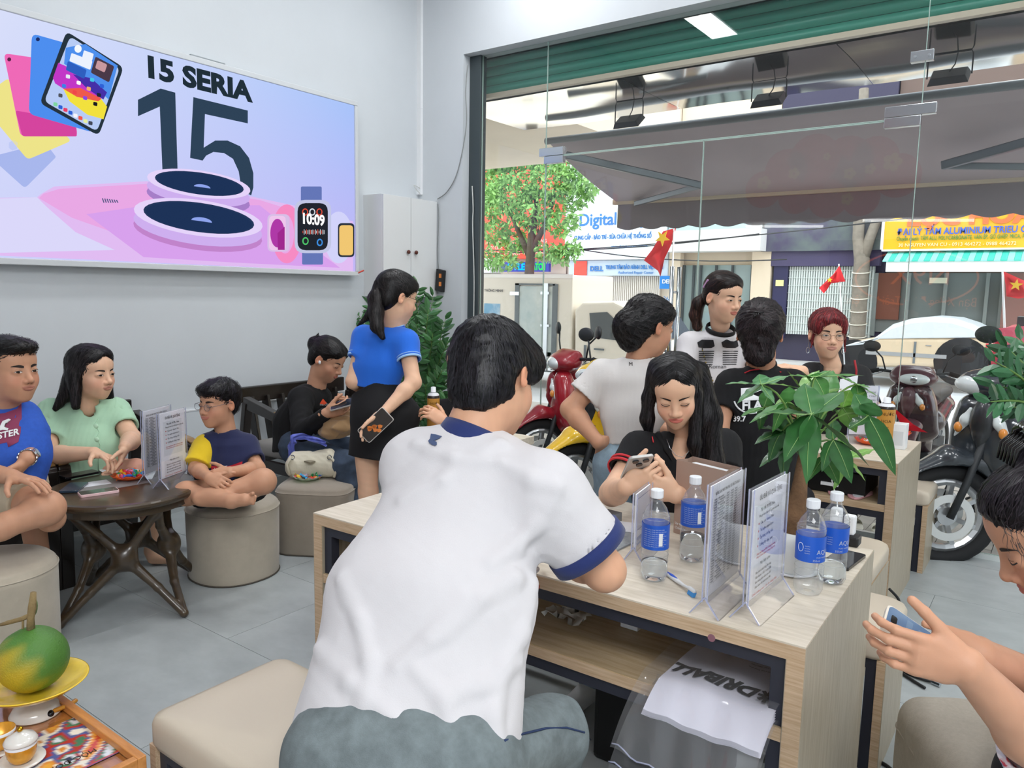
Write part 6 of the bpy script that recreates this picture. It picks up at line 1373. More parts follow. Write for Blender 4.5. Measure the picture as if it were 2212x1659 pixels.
# ======== the man in the white T-shirt, from behind ========
def man_white():
    hc=PD(1070,818,1.72);p=Person('person in white T-shirt with navy collar, back to camera, leaning on the front desk',(-1.05,1.05,.48),SK1)
    fwd=FW*.80+RI*.52-Zv*.42;up=Zv+FW*.35;nk=PD(1012,958,1.66)
    p.head(hc,fwd,up,1.06,False,nk,.056,eyes='down',res=.003,feat=True)
    L=p.L;R=p.R
    shL=PD(903,1005,1.70);shR=PD(1178,1062,1.60);elR=PZ(1308,1236,.80);elR=PD(1306,1232,1.62);wrR=PD(1165,1175,1.90);elL=PD(960,1180,1.95);wrL=PD(1090,1150,2.02)
    top=PD(1020,1020,1.66);mid=PD(930,1290,1.53);hem=PD(868,1642,1.40);sd=nrm(shR-shL);sd=nrm(RI*.93+FW*-.12+Zv*-.10)
    # arms
    aQ=armQ(elR,wrR,.043,.03,up=shR,ru=.052);hq,_=handQ(wrR,nrm(wrL-wrR)*.3+FW*.9,-Zv,-1,sc=1.02);p.skinpart(aQ+hq,.004)
    aQ=armQ(elL,wrL,.043,.03,up=shL,ru=.05);hq,_=handQ(wrL,FW*.9+RI*.2,-Zv,1,sc=1.02);p.skinpart(aQ+hq,.005)
    # shirt
    sl,H,e,u=sleeve(shR,elR,.74,.078,.086,.05)
    sl2,H2,e2,u2=sleeve(shL,elL,.7,.072,.08,.04)
    Q=[rc(shL+sd*.0,shR-sd*.0,.068,.072,.05),rc(top-Zv*.02,mid,.105,.118,.06,flat=(sd,1.62)),capd(mid,hem,.118,.128,.05,flat=(sd,1.72)),rc(nk-Zv*.03,nk-Zv*.055,.075,.085,.05,flat=(sd,1.3))]+sl+sl2+H+H2
    Q+=[rc(nk+R[:,2]*.10,nk-Zv*.015,.068,.060,.006,-1)]
    up_=nrm(mid-hem)
    Q+=[rc(hem-up_*.08,hem+up_*.03,.108,.108,.004,-1,flat=(sd,1.72))]
    # wrinkle ridges, drawn from armpit, waist and shoulder
    def rg(pts,r,dt=0,k=.02,op=1):
        W_=[PD(x,y,t_) for x,y,t_ in pts];return [rc(W_[i],W_[i+1],r,r,k,op) for i in range(len(W_)-1)]
    B=list(Q)
    def ridge(pts,r,inset,k=.022):
        W_=[PD(x,y,1.0) for x,y in pts];o=[]
        for q in W_:
            v_=nrm(q-CAM);o.append(cast(np.array([CAM+v_*1.05]),v_,B,0,90)[0]+v_*inset)
        return [rc(o[i],o[i+1],r*(.6+.4*math.sin((i+.5)/len(o)*3.1)),r,k) for i in range(len(o)-1)]
    for pts,r in(([(1205,1060),(1160,1130),(1110,1180),(1060,1215)],.013),([(1160,1230),(1110,1250),(1040,1290),(960,1370)],.012),([(1000,1290),(930,1380),(860,1440)],.010),([(870,1080),(960,1040),(1080,960)],.010),([(1090,1000),(1150,1040),(1200,1050)],.009),
                  ([(1150,1260),(1125,1370),(1085,1440),(1065,1540),(1070,1620)],.012),([(1115,1430),(1040,1480),(960,1500)],.010),([(740,1250),(780,1340),(800,1430),(790,1520)],.010),([(690,1400),(760,1470),(860,1560)],.010),([(900,1450),(960,1520),(990,1620)],.009),([(900,960),(980,990),(1080,1000)],.008)):
        Q+=ridge(pts,r,r*.62)
    Q+=[folds(.0016,16,5,up_,.5),folds(.0006,55,9,up_,.6)]
    sh=p.cloth('tshirt',Q,.0058,mtee)
    band(p.t,e+u*.006,u,.0875,.030,mnavy_,'sleeve_band',.002,40)
    # stitched hem line and collar
    cb=[];ax=nrm(L(0,-.022,-.05)-nk);a_=nrm(np.cross(ax,sd));b_=np.cross(ax,a_)
    V=[];N=40
    for q,z_ in((.066,-.028),(.0705,-.02),(.069,.006),(.064,.024),(.0605,.023),(.063,0),(.063,-.028)):
        for k in range(N):t_=6.2832*k/N;V.append(nk+ax*(z_+.012)+(a_*math.cos(t_)+b_*math.sin(t_)*1.05)*q)
    mesh('collar',V,[(i*N+k,i*N+(k+1)%N,(i+1)*N+(k+1)%N,(i+1)*N+k) for i in range(6) for k in range(N)],mnavy_,p.t,smooth=True)
    # navy emblem on the upper back
    o=PD(938,946,1.55);vd=nrm(o-CAM);mm=mat('emblem_navy','#3a4a6e',.6)
    k_=1/7.373
    def em(P): return [((x*k_+880-945)/FPX*1.6,-(y*k_+900-915)/FPX*1.6) for x,y in P]
    decal(p.t,'back_emblem',em([(425,40),(500,52),(605,82),(560,118),(500,132),(470,150),(475,190),(490,185),(500,168),(518,172),(522,215),(495,232),(450,222),(400,190),(382,155),(410,120)]),o,RI,UP,vd,Q,mm,.0045,(1,.8,.6,.4,.2))
    # hair: short, swept from the crown
    cr=L(0,-.075,.085)
    E=lambda x,y,z,a,b,d,k=.02,op=1:el(L(x,y,z),A_(a,b,d)*p.s,R,k,op)
    HQ=[E(0,-.022,.042,.086,.104,.088),E(0,.038,.075,.068,.055,.042,.03),E(0,-.045,-.02,.074,.07,.075,.03),E(0,-.072,-.06,.052,.03,.04,.03),E(.035,.062,.062,.04,.035,.03,.03),E(.062,.03,.04,.022,.05,.04,.02),
        E(0,.10,-.03,.07,.062,.085,.012,-1),E(.09,-.008,-.03,.030,.034,.044,.008,-1),E(-.09,-.008,-.03,.030,.034,.044,.008,-1),E(0,.03,-.12,.08,.09,.06,.01,-1),E(0,-.06,-.165,.08,.08,.06,.01,-1),E(.095,.045,-.06,.04,.05,.07,.008,-1),
        folds(.0022,70,3,R[:,1],.2)]
    fl=flowfrom(cr,.75)
    p.hair(HQ,fl,n=5600,length=.066,w=.0015,col='#0b0a0c',col2='#201f24',res=.0032,seed=2,lift=.001,m=8,spread=.22)
    # jeans
    hpL=PD(745,1640,1.40);hpR=PD(985,1650,1.38);knR=PD(1195,1582,1.62);anR=PD(1180,1900,1.75);knL=PD(760,1700,1.85);mj=mdenim
    J=[rc(hpL,hpR,.112,.112,.05),rc((hpL+hpR)/2+Zv*.03,(hpL+hpR)/2-Zv*.06,.115,.12,.05,flat=(sd,1.45)),rc(hpR,knR,.098,.073,.04),rc(knR,anR,.070,.055,.03),rc(hpL,knL,.098,.075,.04),rc(knL,knL+A_(0,.05,-.42),.07,.055,.03),folds(.0035,22,4,FW,.4)]
    p.cloth('jeans',J,.007,mj)
    s0=[cast(np.array([PD(x,y,1.1)]),nrm(PD(x,y,1.1)-CAM),J,.001,90)[0] for x,y in((1090,1600),(1130,1585),(1180,1573),(1225,1572),(1262,1582),(1276,1598))]
    MB().tube(s0,.0022,6).out('seam',mat('seam_navy','#26375a',.8),p.t,smooth=True)
    an=anR+A_(.0,.02,-.02);p.cloth('shoe',[rc(A_(an[0],an[1],.05),A_(an[0]-.02,an[1]+.15,.035),.045,.04,.02)],.008,mat('shoe_white','#d8d8d8',.6))
    p.finish();return p
P1=man_white()

def tee(p,m,nk,shL,shR,elL,elR,top,mid,hem,sd,fr=.5,sr=(.058,.056),r=(.09,.09,.1),ra=(1.6,1.5,1.5),fold=(.0022,22),res=.006,seed=1,neckr=.055,name='tshirt',hr=.05,openhem=True,neckdir=None,shr=.055,frL=None,vneck=None,sh_k=.045,vr=.038):
    up=nrm(mid-hem);th_=.010+fold[0]*1.6;s1,H1,e1,u1=sleeve(shR,elR,fr,sr[0],sr[1],.04,thick=th_);s2,H2,e2,u2=sleeve(shL,elL,frL if frL else fr,sr[0],sr[1],.04,thick=th_)
    Q=[rc(shL,shR,shr,shr,sh_k),rc(top,mid,r[0],r[1],.05,flat=(sd,ra[0])),capd(mid,hem,r[1],r[2],.05,flat=(sd,ra[2])),rc(nk-Zv*.02,nk-Zv*.05,.055,.08,.04,flat=(sd,1.3))]+s1+s2+H1+H2
    nd=nrm(neckdir) if neckdir is not None else Zv
    Q+=[rc(nk-nd*.004,nk+nd*.1,neckr,neckr+.01,.005,-1)]
    if vneck is not None:Q+=[rc(nk,np.array(vneck),vr,.014,.01,-1)]
    Q+=[folds(fold[0],fold[1],seed,up,.4)]
    o=p.cloth(name,Q,res,m);return Q,(e1,u1),(e2,u2),o
def collar(p,nk,ax,r,m,name='collar',h_=.02,sd=None,n=32,lift=.0):
    ax=nrm(ax);a=nrm(np.cross(ax,(.3,.9,.2)));b=np.cross(ax,a);V=[]
    for q,z in((r-.002,-h_*.6),(r+.004,-h_*.4),(r+.003,h_*.3),(r-.001,h_*.5),(r-.004,h_*.3),(r-.004,-h_*.6)):
        for k in range(n):t=6.2832*k/n;V.append(nk+ax*(z+lift)+(a*math.cos(t)+b*math.sin(t))*q)
    return mesh(name,V,[(i*n+k,i*n+(k+1)%n,(i+1)*n+(k+1)%n,(i+1)*n+k) for i in range(5) for k in range(n)],m,p.t,smooth=True)
def leg(h_,k_,a_,r=(.085,.062,.042)):return [rc(h_,k_,r[0],r[1],.04),rc(k_,a_,r[1]*.98,r[2],.03)]
def E_(p): return lambda x,y,z,a,b,d,k=.02,op=1:el(p.L(x,y,z),A_(a,b,d)*p.s,p.R,k*p.s,op)
def facecut(E,w=.064,z=-.03,h_=.108,y=.105,d=.072): return E(0,y,z,w,d,h_,.012,-1)
def phone_obj(lab,c,u,up,m,scr,w=.075,l=.155,th=.009,name='phone'):
    return slab(name,lab,'phone',c,nrm(u),w,l,th,m,scr,up=up)
hcB='#0d0b0c'
# ======== woman in the blue polo ========
def blue_polo():
    hc=PD(857,643,3.85);p=Person('standing person in blue polo and black skirt, long ponytail, phone held behind',A_(*PD(835,1000,3.85)[:2],0),SK3)
    p.head(hc,RI*.80+FW*.55-Zv*.22,Zv,1.08,True,PD(852,710,3.88),.044,eyes='down')
    E=E_(p);tail=[PD(x,y,t) for x,y,t in((838,602,3.84),(822,615,3.8),(812,645,3.78),(812,675,3.76),(815,705,3.75),(826,728,3.74))]
    HQ=[E(0,-.02,.042,.082,.10,.087),E(0,.03,.07,.066,.06,.04,.03),E(0,-.055,-.02,.07,.05,.06,.03),facecut(E),E(.085,.005,-.04,.03,.04,.05,.01,-1),E(-.085,.005,-.04,.03,.04,.05,.01,-1)]
    p.hair(HQ,flowto(tail[0]),900,.07,.002,hcB,'#2a2626',.0035,1)
    T=[rc(tail[i],tail[i+1],r1,r2,.02) for i,(r1,r2) in enumerate(((.024,.03),(.03,.036),(.036,.036),(.036,.03),(.03,.012)))]+[rc(PD(822,625,3.8),PD(800,680,3.78),.026,.02,.02),rc(PD(800,680,3.78),PD(772,703,3.78),.02,.004,.015),folds(.003,60,2,Zv,.1)]
    p.hair(T,flowto(PD(818,900,3.75)),900,.16,.0022,hcB,'#2a2626',.004,2,name='ponytail',spread=.12)
    mb=cottonm('cotton_blue','#1f6ad8');shL=PD(787,728,3.92);shR=PD(877,738,3.82);elL=PD(764,824,3.86);elR=PD(893,826,3.74);wrR=PD(828,892,3.62)
    p.skinpart(armQ(elR,wrR,.038,.024,up=shR,ru=.042)+handQ(wrR,-RI*.75-UP*.65,-FW*.2-UP*.6-RI*.2,-FW,(.25,.5,.3),1.0,thumb=(.8,.4,.2))[0],.0035)
    p.skinpart(armQ(elL,PD(800,842,4.05),.038,.026,up=shL,ru=.042),.005)
    sd=nrm(RI*.95-FW*.25)
    Q,(e,u),(e2,u2),o=tee(p,mb,PD(850,716,3.88),shL,shR,elL,elR,PD(834,745,3.87),PD(818,790,3.87),PD(811,838,3.88),sd,.46,(.056,.060),(.082,.082,.085),(1.62,1.5,1.5),(.0016,26),neckr=.05)
    for a,b in((e,u),(e2,u2)):
        for k,(m_,ww) in enumerate(((mat('polo_pale','#9cc4ee',.8),.010),(mb,.006),(MATS['polo_pale'],.003))):band(p.t,a+b*(.002-k*.009),b,.061,ww,m_,'sleeve_stripe')
    collar(p,PD(852,706,3.88),p.L(0,-.02,-.03)-PD(852,710,3.88),.052,mb,h_=.035);collar(p,PD(852,701,3.88),p.L(0,-.02,-.03)-PD(852,710,3.88),.0545,MATS['polo_pale'],'collar_stripe',h_=.006)
    ms=mat('skirt_black','#0e0e11',.8);K=[rc(PD(811,840,3.88),PD(832,895,3.86),.092,.118,.04,flat=(sd,1.45)),capd(PD(832,895,3.86),PD(822,990,3.86),.118,.115,.04,flat=(sd,1.5)),dict(t='rc',a=PD(811,800,3.88),b=PD(811,836,3.88),r1=.3,r2=.3,k=.002,op=-1,flat=None,cap=[(PD(811,834,3.88),-UP)])]
    K[-1]['cap']=[(PD(811,834,3.88),nrm(PD(832,895,3.86)-PD(811,840,3.88)))];p.cloth('skirt',K,.006,ms)
    p.skinpart([rc(PD(792,970,3.86),A_(*PD(795,970,3.86)[:2],.45),.065,.048,.02),rc(A_(*PD(795,970,3.86)[:2],.45),A_(*PD(797,970,3.86)[:2],.06),.05,.034,.02),rc(PD(855,970,3.86),A_(*PD(852,970,3.9)[:2],.06),.065,.036,.02)],.008)
    for x in(797,852):
        a=PD(x,970,3.88);p.cloth('shoe',[rc(A_(a[0],a[1],.035),A_(a[0],a[1],.035)+FW*A_(1,1,0)*.16,.04,.034,.02)],.008,mat('shoe_white','#d8d8d8',.6))
    p.glasses(mat('glasses_black','#1a1a1c',.3));p.finish()
    t=phone_obj('phone with an orange picture held behind the back of the person in blue',PD(812,918,3.585),-RI*.62+UP*-.45-FW*.1 if 0 else RI*.66+UP*.62,-FW,mat('case_clear','#c9c2bc',.3),mat('pic_dark','#2a2018',.15),.085,.165)
    c=PD(812,918,3.585)-FW*.0098;r_=np.random.default_rng(3)
    for i in range(7):
        o=c+(RI*r_.uniform(-.035,.035)+UP*r_.uniform(-.03,.01));MB().prism([(x*(1+.3*math.sin(3*a)),y) for a,(x,y) in zip(np.linspace(0,6.28,12),circ(.011,12,ry=.009))],o,RI,UP,-FW,.0004).out('orange_picture',mat('pic_orange','#d8782a',.3),t)
blue_polo()
# ======== girl in black on the settee ========
def girl_black():
    hc=PD(708,777,4.72);p=Person('person in black sweatshirt and dark jeans sitting on the settee, looking down at a phone',A_(*PD(650,960,4.75)[:2],.43),SK2)
    nk=PD(684,832,4.76);p.head(hc,RI*.80-FW*.25-Zv*.52,Zv+RI*.2,1.12,True,nk,.05,eyes='down',lip='#a8504a')
    E=E_(p);bun=E(0,-.115,.035,.045,.038,.042,.02);HQ=[E(0,-.02,.042,.083,.10,.086),E(0,.03,.07,.068,.058,.038,.03),E(0,-.06,-.02,.068,.05,.06,.03),facecut(E),E(.088,.0,-.03,.03,.03,.045,.01,-1),E(-.088,.0,-.03,.03,.03,.045,.01,-1),bun,rc(p.L(0,-.12,.05),p.L(.01,-.12,.10),.014,.004,.02),folds(.002,60,2,p.R[:,1],.2)]
    p.hair(HQ,flowto(p.L(0,-.13,.04)),1100,.07,.0022,hcB,'#2a2626',.004,1)
    MB().ell(p.L(.084,.004,-.012),(.008,.008,.012)).out('earbud',mwhite,p.t,smooth=True)
    mk=mat('sweat_black','#0c0c0e',.9,bump=.1,bscale=400);shR=PD(650,862,4.62);shL=PD(690,860,4.95);elR=PD(652,932,4.45);wrR=PD(705,893,4.35);elL=PD(715,925,4.75);wrL=PD(752,896,4.5)
    Q=[rc(shL,shR,.075,.075,.05),rc(PD(664,872,4.76),PD(640,915,4.8),.12,.135,.06),capd(PD(640,915,4.8),PD(640,975,4.78),.135,.145,.05),rc(nk-Zv*.03,nk-Zv*.06,.06,.08,.04),rc(shR,elR,.075,.06,.03),capd(elR,wrR,.058,.038,.02),rc(shL,elL,.07,.058,.03),capd(elL,wrL,.055,.036,.02),rc(nk,nk+Zv*.1-FW*0,.058,.07,.006,-1),folds(.004,20,4,Zv,.4)]
    p.cloth('sweatshirt',Q,.0075,mk)
    for w,d,n,s_ in((wrR,RI*.9+UP*.25,FW*.7+UP*.4,UP),(wrL,RI*.15+UP*.6-FW*.6,-FW*.4-RI*.6,UP)):p.skinpart(handQ(w,d,n,s_,(.45,.7,.5),1.08,thumb=(.8,.5,.3))[0]+[rc(w-nrm(d)*.03,w,.026,.022)],.0038)
    hR=PD(645,965,4.7);kR=PD(745,1000,4.35);J=[rc(hR,PD(640,958,4.9),.12,.12,.04)]+leg(hR,kR,A_(*PD(770,1000,4.3)[:2],.08),(.098,.072,.05))+leg(PD(650,955,4.95),PD(785,975,4.55),A_(*PD(785,975,4.5)[:2],.08),(.095,.07,.05))+[folds(.005,18,6,RI,.4)]
    p.cloth('jeans',J,.008,mdenimd)
    for a in(PD(770,1000,4.3),PD(785,975,4.5)):p.cloth('shoe',[rc(A_(a[0],a[1],.04),A_(a[0]+.13,a[1]-.05,.035),.045,.036,.02)],.009,mat('shoe_white','#d8d8d8',.6))
    o=PD(712,868,4.5);vd=nrm(o-CAM)
    decal(p.t,'chest_emblem',[(-.02,-.012),(.0,.02),(.024,-.008),(.01,-.018)],PD(697,868,4.5),RI,UP,vd,Q,mat('emblem_orange','#e8502a',.6),.006);cltext(p.t,'manchu',PD(690,876,4.5),RI,UP,vd,Q,.026,mwhite,width=.055)
    p.finish();phone_obj('phone held by the person in black on the settee',PD(742,874,4.33),RI*.9+UP*.25,UP*.8-FW*.5,mat('case_grey','#b3aeaa',.3),mscr)
    # things around her
    t=thing('jacket','brown bundled jacket lying on the lap of the person in black','jacket',PD(735,925,4.4));V,F=polyg([el(PD(735,920,4.4),(.11,.09,.06),k=.03),el(PD(755,905,4.4),(.06,.06,.05),k=.03),el(PD(715,935,4.4),(.08,.07,.035),k=.03),folds(.010,22,3)],.006);mesh('cloth',V,F,mat('jacket_brown','#9a7a55',.9,bump=.1,bscale=200,sheen=.3),t,smooth=True)
    t=thing('handbag','cream leather shoulder bag standing on the settee corner before the jeans','bag',(*PD(677,1030,4.35)[:2],.40));c=PD(677,1001,4.35);S_=nrm(RI)
    Q=[rc(c-RI*.10-UP*.01,c+RI*.10-UP*.0,.055,.055,.03,flat=(UP,1.25)),rc(c-RI*.10+UP*.04,c-RI*.03+UP*.055,.022,.012,.03),rc(c+RI*.03+UP*.055,c+RI*.09+UP*.06,.014,.022,.03),rc(c-RI*.11-UP*.03,c+RI*.12-UP*.03,.045,.045,.03),folds(.003,40,3)];V,F=polyg(Q,.005);mb_=mat('bag_cream','#d4cdb8',.55,bump=.1,bscale=120);mesh('body',V,F,mb_,t,smooth=True)
    MB().tube([c+RI*x+UP*y-FW*.06 for x,y in((-.12,-.06),(-.135,0),(-.11,.045))],.008,8).out('strap',mb_,t,smooth=True);MB().tube([c+RI*x+UP*y-FW*.05 for x,y in((.10,.05),(.13,.02),(.145,-.03),(.13,-.075))],.008,8).out('strap',mb_,t,smooth=True)
    MB().box(*(c-RI*.035+UP*.018-FW*.07-A_(.0,.0,.004)),*(c-RI*.035+UP*.018-FW*.07+A_(.05,.04,.004))).out('slot_flap',mat('bag_dark','#8f8874',.6),t)
    for x in(-.105,.105):MB().tube([c+RI*(x+.012*math.cos(q))+UP*(.04+.012*math.sin(q))-FW*.055 for q in np.linspace(0,6.28,13)[:-1]],.0025,5,closed=True).out('ring',mst,t)
    t=thing('blue_cloth','periwinkle blue cloth draped over the thigh and the settee corner','cloth',PD(660,955,4.4));mper=mat('cloth_periwinkle','#6f7bd8',.6,sheen=.3)
    V=[];n=24
    for i in range(n+1):
        for j in range(7):
            s=i/n;x,y=(630,985) if s<.25 else (0,0);q=[(628,990),(630,965),(634,945),(655,942),(680,950),(704,958)];f=s*5;k=min(4,int(f));a=f-k;x=q[k][0]*(1-a)+q[k+1][0]*a;y=q[k][1]*(1-a)+q[k+1][1]*a
            w_=(j/6-.5);V.append(PD(x+w_*14*(1 if s<.4 else .3)+2*math.sin(j*2+i),y+w_*14*(.2 if s<.3 else 1),4.42-.10*s+.02*math.sin(j*2.2+i*.7)))
    mesh('cloth',V,[(i*7+j,i*7+j+1,i*7+j+8,i*7+j+7) for i in range(n) for j in range(6)],mper,t,smooth=True)
girl_black()
# ======== boy ========
def boy():
    hc=PD(472,872,3.70);p=Person('boy with glasses in navy shirt with yellow sleeve, cross-legged on the round pouf',A_(*PD(495,1080,3.7)[:2],.39),SK2)
    nk=PD(487,930,3.74);p.head(hc,-RI*.47-FW*.88-Zv*.16,Zv,.98,False,nk,.047,eyes='down',smile=1,lip='#b0625a')
    E=E_(p);HQ=[E(0,-.022,.05,.084,.10,.082),E(0,.035,.078,.070,.058,.036,.03),E(0,-.055,-.01,.07,.05,.06,.03),E(0,.07,.078,.06,.03,.022,.02),facecut(E,.068,-.032,.078,.112),E(.088,.0,-.04,.03,.034,.05,.01,-1),E(-.088,.0,-.04,.03,.034,.05,.01,-1),folds(.003,70,2,p.R[:,1],.2)]
    p.hair(HQ,flowfrom(p.L(0,-.05,.12),.7),1200,.045,.0022,hcB,'#26222a',.0035,1,lift=.004,spread=.45)
    p.glasses(mat('glasses_steel','#6a6a70',.3,metal=.6))
    mn=cottonm('cotton_navy','#161d45');shR=PD(446,962,3.70);shL=PD(533,962,3.78);elR=PD(424,1012,3.62);wrR=PD(452,1032,3.46);elL=PD(557,1012,3.68);wrL=PD(496,1020,3.5)
    sd=nrm(RI*.9-FW*.35);top=PD(490,968,3.75);Q,(e,u),(e2,u2),o=tee(p,mn,nk-Zv*.008,shL,shR,elL,elR,top,PD(488,1000,3.74),PD(488,1045,3.72),sd,.7,(.052,.056),(.085,.09,.1),(1.35,1.3,1.3),(.002,26),neckr=.052,shr=.045)
    my=cottonm('cotton_yellow','#e3c020');V,F=polyg([rc(shR-RI*.004,shR+(elR-shR)*.3,.058,.060,.02),capd(shR+(elR-shR)*.2,shR+(elR-shR)*.86,.060,.064,.02),folds(.0015,30,3)],.005);mesh('yellow_sleeve',V,F,my,p.t,smooth=True,label='yellow left-hand sleeve in the photo')
    mrd=cottonm('cotton_red','#c82838');vd=nrm(top-CAM)
    decal(p.t,'red_stripe',[(-.075,-.012),(-.04,-.018),(0,-.012),(.04,-.004),(.075,.012),(.075,.03),(.03,.014),(0,.006),(-.04,.002),(-.075,.01)],PD(490,1010,3.65),RI,UP,vd,Q,mrd,.002,(1,.5));cltext(p.t,'SPORT',PD(462,1016,3.65),RI*.98+UP*.12,UP,vd,Q,.022,mwhite,off=.003)
    p.skinpart(armQ(elR,wrR,.033,.023,up=shR,ru=.036)+handQ(wrR,RI*.75-UP*.2-FW*.4,-UP*.3+FW*.5,UP,(.5,.7,.5),.85)[0],.0035);p.skinpart(armQ(elL,wrL,.033,.023,up=shL,ru=.036)+handQ(wrL,-RI*.85-UP*.2-FW*.3,FW*.6-UP*.2,UP,(.55,.7,.5),.85)[0],.0035)
    hL=PD(520,1058,3.78);kL=PD(568,1040,3.52);hR=PD(465,1058,3.78);kR=PD(402,1066,3.52)
    p.skinpart([rc(hL,kL,.068,.058,.03),rc(kL,PD(470,1068,3.45),.054,.036,.03),rc(PD(470,1068,3.45),PD(430,1078,3.43),.036,.028,.02),rc(hR,kR,.065,.054,.03),rc(kR,PD(500,1082,3.38),.050,.033,.03),rc(PD(500,1082,3.38),PD(530,1080,3.37),.030,.028,.02),rc(PD(528,1079,3.37),PD(543,1080,3.38),.026,.020,.01)]+[rc(PD(541,1073+i*4.5,3.38),PD(552-i*1.6,1073+i*4.8,3.37),.0085,.0075,.002) for i in range(4)]+[rc(PD(540,1070,3.38),PD(546,1066,3.36),.010,.009,.004)],.0042)
    p.cloth('shorts',[capd(hL,hL+(kL-hL)*.55,.082,.082,.03),capd(hR,hR+(kR-hR)*.55,.08,.08,.03),el(PD(492,1062,3.76),(.10,.09,.065),k=.03),folds(.003,26,2)],.006,mat('shorts_dark','#15181c',.8));p.finish()
boy()
# ======== woman in the mint blouse ========
def mint():
    hc=PD(199,806,3.84);p=Person('person in mint green blouse with shoulder length black hair, in an armchair',A_(*PD(190,1040,3.9)[:2],.43),SK3)
    nk=PD(186,880,3.88);p.head(hc,RI*.95-FW*.30-Zv*.14,Zv,1.13,True,nk,.047,eyes='open',look=(.6,-.2),lip='#a8605a',wide=1.06)
    E=E_(p);HQ=[E(0,-.022,.045,.088,.104,.088),E(0,.018,.085,.072,.055,.034,.03),E(.0,-.06,-.05,.082,.055,.10,.03),rc(p.L(.07,-.02,.0),p.L(.085,.005,-.135),.036,.020,.03),rc(p.L(-.075,-.01,.0),p.L(-.085,.01,-.12),.030,.020,.03),rc(p.L(.04,-.06,-.05),p.L(.10,-.09,-.16),.05,.014,.03),facecut(E,.060,-.014,.116,.118,.092),folds(.002,60,3,Zv,.1)]
    p.hair(HQ,flowpart(p,1.2,1.0,.015),1700,.11,.0022,hcB,'#2a2628',.004,1,spread=.15)
    mm=cottonm('cotton_mint','#a9cfb0');shR=PD(112,893,3.84);shL=PD(250,888,3.98);elR=PD(102,985,3.70);wrR=PD(203,978,3.58);elL=PD(286,948,3.85);wrL=PD(270,966,3.62)
    sd=nrm(RI*.9+FW*.35);Q,(e,u),(e2,u2),o=tee(p,mm,nk-Zv*.012,shL,shR,elL,elR,PD(186,918,3.88),PD(188,965,3.86),PD(192,1035,3.86),sd,.62,(.070,.068),(.10,.108,.125),(1.55,1.4,1.35),(.003,20),neckr=.058,shr=.06,vneck=PD(208,895,3.74),name='blouse')
    for a_,b_,f_ in((shR+Zv*.01,elR,.07),(shL+Zv*.008,elL,.066)):
        V,F=polyg([rc(a_,a_+(b_-a_)*.2,f_,f_+.002,.03),folds(.003,45,8)],.006);mesh('puff_sleeve',V,F,mm,p.t,smooth=True)
    vd=nrm(PD(200,920,3.8)-CAM)
    for x,y in((197,889),(207,921),(209,952),(212,985)):
        c=cast(np.array([PD(x,y,3.5)]),vd,Q,.001,70)[0];MB().ell(c,(.014,.014,.006),14,7,R=np.stack([RI,UP,-FW],1)).out('button',mat('button_mint','#b4d8ba',.5),p.t,smooth=True)
    s0=cast(np.array([PD(x,y,3.5) for x,y in((203,878),(205,895),(213,905),(206,915),(216,935),(209,948),(218,965),(214,1000),(214,1025))]),vd,Q,.001,70);MB().tube(s0,.0025,5).out('placket',mm,p.t,smooth=True)
    p.skinpart(armQ(elR,wrR,.045,.028,up=shR,ru=.05)+handQ(wrR,RI*.85-UP*.18-FW*.25,-UP*.8-FW*.1,-FW,(.35,.6,.4),1.0)[0],.0038);p.skinpart(armQ(elL,wrL,.043,.028,up=shL,ru=.048)+handQ(wrL,-UP*.8-FW*.3-RI*.1,-RI*.5-FW*.3,-RI-FW,(.3,.5,.4),1.0)[0],.0038)
    hp=PD(190,1045,3.92);kR=PD(292,1016,3.80);kL=PD(330,1020,3.95);mp=mat('peach_cloth','#dba48f',.85,bump=.1,bscale=150)
    p.cloth('trousers',[rc(hp,hp+RI*.12+FW*.1,.12,.12,.05),rc(hp,kR,.095,.062,.04),rc(hp+RI*.12+FW*.1,kL,.09,.06,.04),folds(.006,20,3,RI,.4)],.008,mp)
    aL=A_(-3.86,2.02,.07);kk=PD(330,1040,3.9);p.skinpart([rc(kk,A_(-3.86,2.02,.30),.062,.05,.03),rc(A_(-3.86,2.02,.30),aL,.05,.032,.03),rc(aL,aL+A_(.02,.02,-.03),.034,.03,.02),rc(aL+A_(.02,.0,-.035),aL+A_(.13,.08,-.045),.032,.022,.02)]+[rc(aL+A_(.12+.006*i,.06+.012*i,-.05),aL+A_(.155+.004*i,.075+.012*i,-.055),.010,.009,.004) for i in range(4)],.006)
    p.finish()
mint()
